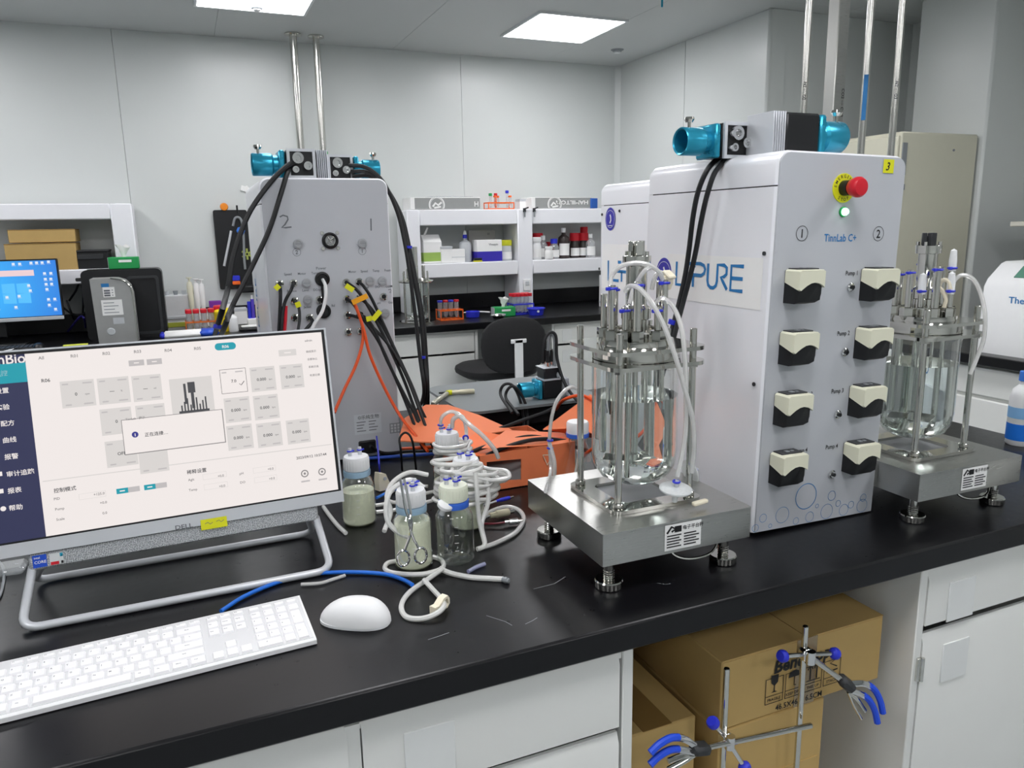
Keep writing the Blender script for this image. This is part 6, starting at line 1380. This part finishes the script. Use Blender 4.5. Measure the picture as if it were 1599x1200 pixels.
for r in range(5):
    for c_ in range(20):
        if c_ == 0 and r == 0:
            k0m = M().box((0, 0, 0), (.0172, .0205, .006), .0015).mesh('key', DARK)
        o = bpy.data.objects.new('key', k0m); COL.objects.link(o); o.parent = kk; G[o] = G[kk]; o.location = (-.197+c_*.0207, -.048+r*.024, .0215)
pq = (-0.9861, 5.2969, 0.852)
t = thing('paper_sheet', 'crumpled white paper lying before the black keyboard', 'paper', ((-0.9905, 5.3612, 0.852)[0], 4.645, BZ))
V = [(-.11, -.03, .002), (.02, -.034, .001), (.10, -.01, .012), (.12, .03, .022), (.02, .03, .004), (-.10, .025, .003)]
M().add(V+[(a, b, c+.0012) for a, b, c in V], [(0, 1, 4, 5), (1, 2, 3, 4), (6, 11, 10, 7), (7, 10, 9, 8)]+[(i, (i+1) % 6, 6+(i+1) % 6, 6+i) for i in range(6)]).part('sheet', PAPER, t)
q = (-0.7676, 5.3333, 0.855)
t = thing('mouse', 'small black mouse right of the black keyboard', 'mouse', (q[0], 4.74, BZ), PI/2)
V, F = mouse_shell(.002, 0, 1, 1.0); M().add(V, F).part('top_shell', BLACK, t); M().box((0, 0, .002), (.10, .05, .003), .001).part('base', DARK, t)
t = thing('highlighter', 'pale yellow-green folded note and marker lying before the grey computer tower', 'marker', ((-0.6426, 5.2922, 0.855)[0], 4.72, BZ))
M().box((-.07, 0, .004), (.12, .03, .006), .002).part('note', mt('pale_yellow_note', 'd9e08c', .6), t); M().cyl((-.01, .004, .009), (.11, .012, .009), .009, n=12, ch=.002).part('barrel', mt('lime_marker', 'd2dc4a', .5), t)
# grey computer tower in front of a black case
pa, pb = (-0.5162, 5.194, 0.85), (-0.3096, 5.137, 0.85)
pcx = (pa[0]+pb[0])/2; pcy = 4.86
sx = 4.86/5.2
lft, rgt = (-0.4772, 4.72, 0.916)[0], (-0.2841, 4.72, 0.9023)[0]; topz = (-0.4214, 4.72, 1.2156)[2]
pt = thing('computer_tower', 'light grey computer tower with paper labels on the back bench', 'computer', ((lft+rgt)/2, 4.82, BZ))
w, h = rgt-lft, topz-BZ
pr = [(-w/2, 0), (w/2, 0), (w/2, h-.09), (w/2-.010, h-.045), (w/2-.035, h-.015), (w/2-.07, h-.002), (w/2-.10, h), (-w/2-.008, h)]
M().prism(pr, -.10, .10, FRONT).part('case', mt('silver_grey_plastic', 'a9aaa8', .4, .3), pt)
M().tube([(w/2+.002, -.102, 0.01), (w/2+.002, -.102, h-.09), (w/2-.012, -.102, h-.04), (w/2-.04, -.102, h-.012), (w/2-.1, -.102, h+.002)], .004, 6).part('edge_trim', STEEL, pt)
lb = M(FRONT).quad(-w/2+.05, h-.10, w/2-.085, h-.045, .1012).part('label', PAPER, pt); M(FRONT).quad(-w/2+.045, h-.045, w/2-.11, h-.025, .1015).part('blue_band', BINK, lb)
L = M(FRONT)
for k in range(3):
    L.quad(-w/2+.055, h-.095+k*.013, -w/2+.085, h-.086+k*.013, .1017)
    L.stroke([(-w/2+.10, h-.09+k*.014), (w/2-.10, h-.09+k*.014)], .004, z=.1017)
L.part('label_lettering', GINK, lb)
lb = M(FRONT).quad(-w/2+.035, h-.20, w/2-.055, h-.115, .1012).part('label', PAPER, pt)
L = M(FRONT)
for k in range(4): L.stroke([(-w/2+.045, h-.185+k*.018), (w/2-.075-.02*(k % 2), h-.185+k*.018)], .004, z=.1016)
L.part('label_lettering', GREY, lb)
M(FRONT).quad(w/2-.11, h-.25, w/2-.055, h-.215, .1012).part('small_label', LGREY, pt)
M(TR(-.03, -.1005, .075) @ RX(PI/2)).lathe([(0, .003), (.018, .003), (.021, 0)], 20).part('power_button', LGREY, pt)
lft, rgt, topz = (-0.5538, 4.97, 0.8989)[0], (-0.1311, 4.97, 0.8884)[0], (-0.339, 4.97, 1.254)[2]
t = thing('black_case', 'large black plastic computer case behind the grey computer tower', 'case', ((lft+rgt)/2, 5.07, BZ)); w, h = rgt-lft, topz-BZ
topz_case = topz
M().prism(rrect(-w/2, 0, w/2, h, .03, 5), -.10, .10, FRONT).part('case', BLACK, t)
M(FRONT).ringplate(rrect(w/2-.19, .02, w/2-.02, h-.04, .02, 4), rrect(w/2-.175, .035, w/2-.035, h-.055, .015, 4), .10, .107).part('side_frame', DARK, t)
M().box((-w/2-.012, -.09, h-.05), (.03, .02, .02), .004).part('latch', BLACK, t)
# shelf contents at left
SL = (-0.4913, 5.2, 1.2539)[2]+.001
t1_ = carton('brown_carton', 'large brown carton under the smaller one on the left shelf', (-0.7656, 5.23, 1.3001)[0], 5.335, SL, .36, .24, .155, CARD, lid=None, band=(CARDD, .98, .03))
carton('brown_carton', 'flat brown carton lying on top of the large one on the left shelf', (-0.75, 5.23, 1.3998)[0], 5.335, SL+.1605, .34, .22, .075, CARD, band=(CARDD, .96, .06))
t = carton('black_crate', 'open black plastic crate on the left shelf beside the brown cartons', ((-0.6172, 5.23, 1.2989)[0]+(-0.3968, 5.23, 1.2914)[0])/2-.008, 5.335, SL, (-0.3968, 5.23, 1.2914)[0]-(-0.6172, 5.23, 1.2989)[0]-.03, .22, .10, BLACK)
M().box((0, -.113, .07), (.14, .008, .03), .003).part('handle', DARK, t); M().box((0, 0, .104), ((-0.3968, 5.23, 1.2914)[0]-(-0.6172, 5.23, 1.2989)[0]-.02, .23, .01), .003).part('rim', DARK, t)
tissue('green tissue box with a flat tissue lying on top of the black computer case', (-0.3274, 5, 1.2856)[0], 5.06, topz_case+.001, 0, .85)
# cables behind monitor, small items
for k, pp in enumerate(([(-0.6668, 5.3, 1.0636), (-0.6237, 5.28, 1.121), (-0.5875, 5.26, 1.1784), (-0.5807, 5.2, 1.067), (-0.6664, 5.7247, 0.86)], [(-0.6919, 5.2, 1.0349), (-0.65, 5.2, 0.9941), (-0.5915, 5.15, 0.9877), (-0.5584, 5.12, 1.0153)], [(-0.6739, 5.25, 1.068), (-0.65, 5.2, 0.9941), (-0.7076, 5.8278, 0.86), (-0.642, 5.56, 0.86)])):
    cable(('tangled black cable looping highest behind the blue monitor', 'tangled black cable at middle height right of the blue monitor', 'tangled black cable ending on the bench before the grey computer tower')[k], pp, .006, group='tangled cables behind the grey computer tower')
cable('dark violet cable lying in the tangle left of the grey computer tower', [(-0.7196, 5.4812, 0.858), (-0.6082, 5.1, 0.9709), (-0.5867, 5.1, 0.9847), (-0.5761, 5.1, 0.9613), (-0.6286, 5.5695, 0.858)], .006, mt('violet_cable', '4038a0', .4))
# items right of the black case
t = thing('pipette_stand', 'clear plastic box with white pipettes standing in it, right of the black case', 'rack', ((-0.0466, 5.25, 0.9937)[0], 5.30, BZ))
M().box((0, 0, .11), (.19, .12, .22), .004).part('clear_box', mt('frosted_white', 'd8dadb', .4), t); M().box((0, -.002, .08), (.20, .13, .02), .003).part('shelf_strip', LGREY, t); M().box((-.02, -.064, .035), (.14, .004, .03), .001).part('green_strip', mt('olive_strip', 'a7ad3c', .5), t)
for k in range(4):
    p = M().cyl((-.075+k*.05, 0, .22), (-.075+k*.05, 0, .245), .011, .016, n=12).part('pipette_head', GREY if k % 2 else LGREY, t)
for k, (px, hh, mat) in enumerate((((0.0154, 5.22, 1.094)[0], .33, CREAM), ((0.0528, 5.22, 1.0921)[0], .32, WPLAST), ((0.0828, 5.22, 1.0907)[0], .315, WPLAST))):
    t = thing('pipette', ('cream coloured pipette standing left of the white pair', 'white pipette, left one of the upright pair', 'white pipette, right one of the upright pair')[k], 'pipette', (px, 5.24, BZ))
    M().lathe([(0, 0), (.006, 0), (.010, .10), (.016, .16), (.019, hh-.06), (.014, hh-.03), (0, hh-.03)], 14).part('barrel', mat, t)
    M().lathe([(0, hh-.03), (.007, hh-.03), (.007, hh-.008), (.017, hh-.006), (.017, hh), (0, hh)], 14).part('plunger', mat, t)
rack('red and orange tube rack right of the clear pipette box', (0.0562, 5.05, 0.9261)[0], 5.02, BZ, .17, .10, mt('amber_rack', 'd86a1c', .5), 4, (RED,), .13, tubes_lab='red capped tube in the amber rack', tg='tubes in the amber rack', tr=.017, caph=.022)
t = thing('sharps_bin', 'yellow sharps bin with a red lid inset left of the connector tower', 'bin', ((0.1818, 5.05, 0.9181)[0], 5.05, BZ))
M().lathe([(0, 0), (.055, 0), (.066, .11), (.064, .112), (0, .112)], 26).part('bucket', mt('yellow_bin', 'e6cf1e', .45), t)
M().lathe([(0, .112), (.070, .112), (.070, .125), (.052, .14), (0, .142)], 26).part('lid', mt('yellow_bin', 'e6cf1e', .45), t)
M().box((-.01, -.02, .148), (.07, .05, .03), .006).part('flap', RED, t)
carton('purple_carton', 'small purple carton on a white box behind the sharps bin', (0.1603, 5.36, 1.006)[0], 5.40, BZ+.106, .075, .07, .055, mt('purple_print', '7a2a9a', .5), band=(mt('magenta_print', 'c02a80', .5), .12, .2))
carton('white_carton', 'long white box behind the yellow sharps bin', (0.2026, 5.36, 0.9487)[0], 5.395, BZ, .30, .12, .105, PAPER, lid=LGREY)
carton('white_carton', 'small white carton on the long white box', (0.2158, 5.36, 1.0072)[0]+.02, 5.40, BZ+.106, .07, .07, .05, PAPER, lid=LGREY)
t = jar('dropper_bottle', 'small white squeeze bottle right of the yellow sharps bin', (0.2415, 5, 0.8995)[0], 4.98, BZ, .028, .14, WPLAST, DARK, .012, .03)
t = thing('wipe_pack', 'blue and white soft pack of wipes lying right of the black case', 'pack', ((-0.008, 5.0226, 0.87)[0], 4.82, BZ), .03)
M().box((0, 0, .022), (.30, .12, .042), .018).part('pack', PAPER, t); M().box((.10, -.01, .024), (.11, .12, .045), .018).part('blue_end', mt('pack_blue', '2050c8', .4), t); M().box((-.15, 0, .024), (.03, .11, .03), .01).part('blue_tip', BLUE, t)
t = thing('marker_pen', 'violet marker pens standing in a small holder beside the connector tower', 'pens', ((0.3714, 5.2, 0.995)[0], 5.22, BZ))
M().cyl((-.012, 0, .05), (-.012, 0, .16), .011, n=12).part('pen', BLUE, t); M().cyl((.010, 0, .05), (.010, 0, .175), .011, n=12).part('pen', mt('violet_pen', '5a48c0', .4), t); M().box((0, 0, .025), (.06, .05, .05), .004).part('holder', PAPER, t)
M().lathe([(0, .175), (.006, .175), (.005, .2), (0, .2)], 10, TR(.01, 0, 0)).part('pen_tip', PAPER, t)
t = thing('silver_holder', 'dark grey phone and white card lying left of the connector tower', 'phone', ((0.3379, 5.1171, 0.86)[0], 5.0, BZ))
M().box((0, 0, .008), (.13, .09, .014), .004).part('phone', BLACK, t); M().box((0, .02, .022), (.10, .05, .012), .004).part('card', PAPER, t)
# black bag hung on the wall
x0, x1 = (0.1981, 5.45, 1.5999)[0], (0.4089, 5.45, 1.5983)[0]; z1, z0 = (0.2927, 5.45, 1.5992)[2], (0.2872, 5.45, 1.0779)[2]
hb = thing('hanging_tool_board', 'black board with tubing hung on the back wall left of the connector tower', 'board', ((x0+x1)/2+.005, 5.485, (z0+z1)/2))
w, h = (x1-x0), (z1-z0)
M().prism(rrect(-w/2, -h/2, w/2, h/2, .012, 3), 0, .02, FRONT).part('board', BLACK, hb)
M(TR(-w*.16, -.018, h/2+.02) @ RX(PI/2)).lathe([(0, .02), (.022, .018), (.026, .008), (.024, 0), (0, 0)], 18).part('orange_magnet', mt('orange_magnet', 'f08c1e', .4), hb)
M().cyl((w*.22, -.02, h/2-.02), (w*.22, -.02, h/2+.03), .006, n=8).part('hook', BLACK, hb)
M().tube([(w*.05, -.03, h*.30), (w*.14, -.035, h*.40), (w*.30, -.035, h*.38), (w*.34, -.035, h*.2), (w*.30, -.035, -.05), (w*.30, -.035, -h*.25)], .008, 8).part('hose', GREY, hb)
M().tube([(-w*.02, -.03, h*.24), (-w*.1, -.035, h*.12), (-w*.25, -.035, -.05), (-w*.32, -.035, -h*.2)], .008, 8).part('hose', LGREY, hb)
M().box((-w*.05, -.035, h*.26), (.05, .03, .04), .008, T=RY(.5)).part('blue_clamp', SKY, hb)
M().box((w*.0, -.03, -h*.36), (.05, .02, .035), .004).part('blue_tag', BLUE, hb); M().box((w*.0, -.03, -h*.42), (.05, .02, .025), .004).part('orange_tag', ORANGE, hb)
m = M()
for k in range(6): m.box((0, 0, .022), (.012, .008, .03), T=TR(w*.40, -.03, -.03) @ RY(k*PI/3))
m.part('green_knob', mt('olive_knob', 'a9b45a', .5), hb, kind='stuff')
M().box((w*.36, -.04, -h*.5), (.12, .05, .05), .012).part('black_block', BLACK, hb)
t = thing('wall_note', 'small folded white paper stuck to the wall above the hanging board', 'paper', ((0.4188, 5.49, 1.7284)[0], 5.492, (0.4167, 5.49, 1.7036)[2]))
M().box((-.012, 0, .03), (.05, .006, .035), .002, T=RY(.3)).box((.02, -.002, .02), (.03, .006, .05), .002, T=RY(-.4)).part('sheet', PAPER, t)

# ================================================================== things at the right end of the island
bq = (2.0071, 1.2552, 0.85)
t = thing('blue_bottle', 'white squeeze bottle with a blue wave label cut by the right edge', 'bottle', (bq[0]+.028, bq[1]+.03, BZ))
M().lathe([(0, 0), (.030, 0), (.033, .004), (.033, .13), (.028, .15), (.014, .165), (.014, .175), (0, .175)], 28).part('body', WPLAST, t)
M().lathe([(.0335, .015), (.0335, .06)], 28).part('blue_label', mt('label_blue', '1f78e0', .4), t); M().lathe([(.0336, .075), (.0336, .105)], 28).part('pale_label', mt('label_pale', '8cc0ee', .4), t)
M().lathe([(0, .175), (.017, .175), (.016, .20), (0, .202)], 18).part('cap', SKY, t)
bx_, by_ = (1.9271, 1.3645, 0.85)[0], 1.62
t = thing('microscope', 'grey and white benchtop instrument with a round knob behind the second vessel', 'instrument', (1.80, 1.62, BZ))
M().prism([(-.13, 0), (.17, 0), (.16, .115), (.11, .165), (-.02, .165), (-.06, .05), (-.13, .045)], -.11, .11, FRONT).part('housing', mt('instrument_white', 'd9dcdf', .4), t)
M().prism([(-.10, .165), (.10, .165), (.06, .235), (-.05, .235)], -.09, .09, FRONT).part('upper_housing', WPLAST, t)
M(TR(-.10, -.115, .10) @ RX(PI/2)).lathe([(0, .03), (.02, .03), (.026, .024), (.026, 0)], 12).part('focus_knob', DARK, t)
M().cyl((-.09, -.10, .10), (-.02, -.10, .07), .006, n=10).part('lever', STEEL, t)
M(TR(.055, -.0912, .20) @ FRONT).circ(0, 0, .012, .004).part('round_lettering', BINK, t)
t = thing('sealed_pouch', 'tall blue and grey printed pouch standing behind the second vessel jar', 'pouch', (1.50, 1.50, BZ))
M().box((0, 0, .14), (.075, .02, .28), .006).part('pouch', mt('pouch_blue', '5a68b8', .25), t); M().box((0, -.0105, .17), (.045, .002, .18), .001).part('print', mt('pouch_grey', '8a8a80', .35), t); M().box((0, -.012, .06), (.05, .002, .07), .001).part('lower_print', BLUE, t)

# ================================================================== under the bench: cartons, two clamp stands
x0, x1 = (0.816, 0.985, 0.6812)[0], (1.2112, 0.985, 0.6766)[0]; za, zb_ = (0.8189, 0.985, 0.6804)[2], (0.8255, 0.985, 0.5413)[2]
cb = thing('shipping_carton', 'brown shipping carton with black print lying across the top of the stack under the island', 'box', ((x0+x1)/2, .985+.225, zb_)); w, h = x1-x0, za-zb_
M().box((0, 0, h/2), (w, .45, h), .003).part('body', CARD, cb)
M().box((0, -.2258, h/2), (.050, .0008, h+.001)).part('packing_tape', thin_glass('packing_tape', 'e2cf9a', .6, .15, .2, milk=.3), cb)
M().box((0, -.10, h+.0006), (.050, .25, .0012)).part('packing_tape', thin_glass('packing_tape', 'e2cf9a', .6, .15, .2, milk=.3), cb)
M().box((-w*.25-.0, 0, h+.0008), (w*.5-.002, .449, .0016)).part('lid_flap', CARD, cb); M().box((w*.25, 0, h+.0008), (w*.5-.002, .449, .0016)).part('lid_flap', CARD, cb)
L = M(TR(0, -.2266, 0) @ FRONT)
px = lambda x: (x-1254)/250*w
L.text('Benchtop', .036, px(1204), h*.62, shear=.15, sx=1.0, bold=.035)
bx0 = px(1193)
for k in range(4):
    a = bx0+k*.0475; b = a+.043; z0_, z1_ = h*.18, h*.56
    L.ringplate([(a, z0_), (b, z0_), (b, z1_), (a, z1_)], [(a+.0014, z0_+.0014), (b-.0014, z0_+.0014), (b-.0014, z1_-.0014), (a+.0014, z1_-.0014)], 0, .0001)
    L.stroke([(a, z0_+.016), (b, z0_+.016)], .0014)
    L.text(('FRAGILE', 'KEEP DRY', 'THIS UP', 'STACK')[k], .0085, (a+b)/2, z0_+.005, ax='CENTER')
    mx = (a+b)/2; zz = z0_+.020
    if k == 0: L.add([(mx-.009, zz+.038, 0), (mx+.009, zz+.038, 0), (mx+.008, zz+.022, 0), (mx+.0012, zz+.016, 0), (mx+.0012, zz+.005, 0), (mx+.008, zz+.002, 0), (mx-.008, zz+.002, 0), (mx-.0012, zz+.005, 0), (mx-.0012, zz+.016, 0), (mx-.008, zz+.022, 0)], [tuple(range(10))])
    if k == 1: L.add([(mx+.014*math.cos(PI*i/10), zz+.022+.014*math.sin(PI*i/10), 0) for i in range(11)], [tuple(range(11))]); L.stroke([(mx, zz+.022), (mx, zz+.004), (mx+.005, zz+.004)], .002)
    if k == 2:
        for d_ in (-.008, .008): L.stroke([(mx+d_, zz+.004), (mx+d_, zz+.034)], .0035); L.stroke([(mx+d_-.006, zz+.026), (mx+d_, zz+.036), (mx+d_+.006, zz+.026)], .003)
        L.stroke([(mx-.017, zz+.002), (mx+.017, zz+.002)], .002)
    if k == 3: L.stroke([(mx+.012, zz+.034), (mx-.006, zz+.026), (mx+.012, zz+.016)], .0024); L.stroke([(mx-.014, zz+.008), (mx+.014, zz+.010)], .003)
L.text('46.5X46X16.5CM', .0165, px(1210), h*.045, sx=.95)
L.part('lettering', INK, cb)
x2 = (1.0692, 0.985, 0.4398)[0]
t = thing('shipping_carton', 'plain brown carton under the printed one in the knee space', 'box', ((x0+.0+x2)/2, .985+.20, zb_-.181)); w2 = x2-x0
M().box((0, 0, .09), (w2, .40, .1795), .003).part('body', CARD, t); M().box((0, -.2008, .03), (w2-.02, .0016, .05)).part('lower_flap', CARD, t)
t = thing('shipping_carton', 'plain brown carton at the bottom of the stack in the knee space', 'box', ((x0+x2)/2, .985+.20, .101)); hh = zb_-.182-.101
M().box((0, 0, hh/2), (w2, .40, hh-.001), .003).part('body', CARD, t); M().box((0, 0, hh*.8), (w2+.001, .401, .04), .001).part('packing_tape', CARDD, t)
t = thing('shipping_carton', 'plain brown carton at the left of the knee space, beside the printed carton', 'box', (.595+.012+.085, 1.20, .101)); h3 = (0.7229, 1, 0.5768)[2]-.101
M().box((0, 0, h3/2), (.165, .40, h3), .003).part('body', CARD, t); M().box((0, 0, h3+.0006), (.06, .40, .0012)).part('lid_flap', CARDD, t)
M().box((.915, 1.27, .0915), (.634, .70, .016), .002).top('knee_space_shelf', CABW, 'white steel base shelf under the cartons in the knee space', 'shelf')
def clamp_stand(lab, X, Y, top, zc_, rodA, rodB, jaw, knobs, flip):
    """lab stand rod with boss head, cross rod and a two-prong clamp with blue sleeves"""
    t = thing('clamp_stand', lab, 'stand', (X, Y, 0))
    M().box((0, -.03, .006), (.13, .20, .012), .004).part('base_plate', DARK, t)
    M().cyl((0, 0, .012), (0, 0, top), .0055, n=14, ch=.001).part('rod', STEEL, t)
    bh = M(); bh.box((0, -.004, zc_), (.020, .024, .026), .005); bh.cyl((0, -.016, zc_-.012), (0, -.016, zc_+.012), .009, n=12)
    b_o = bh.part('boss_head', CHROME, t)
    for k in knobs:
        a = Vector((0, -.006, zc_)); e = Vector(k)
        d = (e-a).normalized()
        M().cyl(a+d*.008, e-d*.006, .0042, n=10).part('screw', CHROME, b_o)
        M().lathe([(0, -.007), (.007, -.007), (.011, -.003), (.0115, .004), (.009, .008), (0, .008)], 12, align(e, e+d)).part('knob', BLUE, b_o)
    c = M().cyl(rodA, rodB, .0052, n=12, ch=.001).part('cross_rod', STEEL, t)
    A, d, n = Vector(jaw[0]), (Vector(jaw[1])-Vector(jaw[0])).normalized(), Vector(jaw[2])
    q = M().box((0, 0, .016), (.018, .026, .036), .005, T=align(A-d*.01, A+d)); h_ = q.part('clamp_block', DARK, t)
    for s_ in (1, -1):
        p = [A+d*.018+n*s_*.006, A+d*.040+n*(s_*.010+.010), A+d*.062+n*(s_*.011+.015)]
        M().tube(p, .0062, 8, flat=.7).part('jaw', CHROME, t)
        M().tube([A+d*.056+n*(s_*.011+.0145), A+d*.075+n*(s_*.011+.014), A+d*.098+n*(s_*.011+.005), A+d*.118+n*(s_*.011-.010)], .0062, 8).part('sleeve', mt('blue_sleeve', '1f4fd8', .45), t)
        M().tube([A+d*.02-n*.010, A+d*.045-n*(.016-s_*.006), A+d*.078-n*(.026-s_*.008)], .0050, 8, flat=.6).part('lever', STEEL, t)
    return t
ys = .952
r1 = (0.9735, 0.952, 0.7319); h1 = (0.9838, 0.952, 0.6781)
j0, j1 = (1.0455, 0.922, 0.6176), (1.141, 0.902, 0.5292)
clamp_stand('right clamp stand in front of the printed carton, clamp hanging to the right', r1[0], ys, r1[2], h1[2], (0, -.016, 0+h1[2]), (j0[0]-r1[0], -.03, j0[2]), ((j0[0]-r1[0], -.03, j0[2]), (j1[0]-r1[0], -.05, j1[2]), (.55, 0, .8)),
            (((0.9129, 0.942, 0.7016)[0]-r1[0], -.012, (0.9226, 0.952, 0.6936)[2]), ((1.0358, 0.942, 0.6755)[0]-r1[0], -.012, (1.0468, 0.952, 0.6673)[2])), 0)
r2_ = (0.7947, 0.947, 0.6972); h2 = (0.808, 0.952, 0.5635)
j0, j1 = (0.7337, 0.922, 0.5732), (0.6235, 0.912, 0.6058); e0 = (0.9815, 0.932, 0.5397)
clamp_stand('left clamp stand in front of the printed carton, clamp pointing left', r2_[0], ys-.005, r2_[2], h2[2], (e0[0]-r2_[0], -.016, e0[2]), (j0[0]-r2_[0], -.020, j0[2]), ((j0[0]-r2_[0], -.020, j0[2]), (j1[0]-r2_[0], -.03, j1[2]), (0, 0, 1)),
            (((0.7605, 0.942, 0.6173)[0]-r2_[0], -.012, (0.7686, 0.952, 0.6084)[2]), ((0.826, 0.932, 0.5266)[0]-r2_[0], -.02, (0.8437, 0.952, 0.5068)[2])), 1)
# clear adaptor and cable at the left edge under the screen
t = thing('clear_bag', 'small clear plastic bag lying behind the screen stand at the left edge', 'bag', ((-0.3449, 1.5202, 0.86)[0], (-0.346, 1.5264, 0.86)[1]+.02, BZ))
M().box((0, 0, .008), (.05, .05, .014), .006).part('bag', CLEARP, t)
cable('thin grey cable curling at the left edge beside the screen stand', [(-0.384, 1.6134, 0.86), (-0.3592, 1.556, 0.86), (-0.3499, 1.5104, 0.853), (-0.343, 1.4409, 0.853), (-0.3474, 1.406, 0.853)], .0024, GREY)
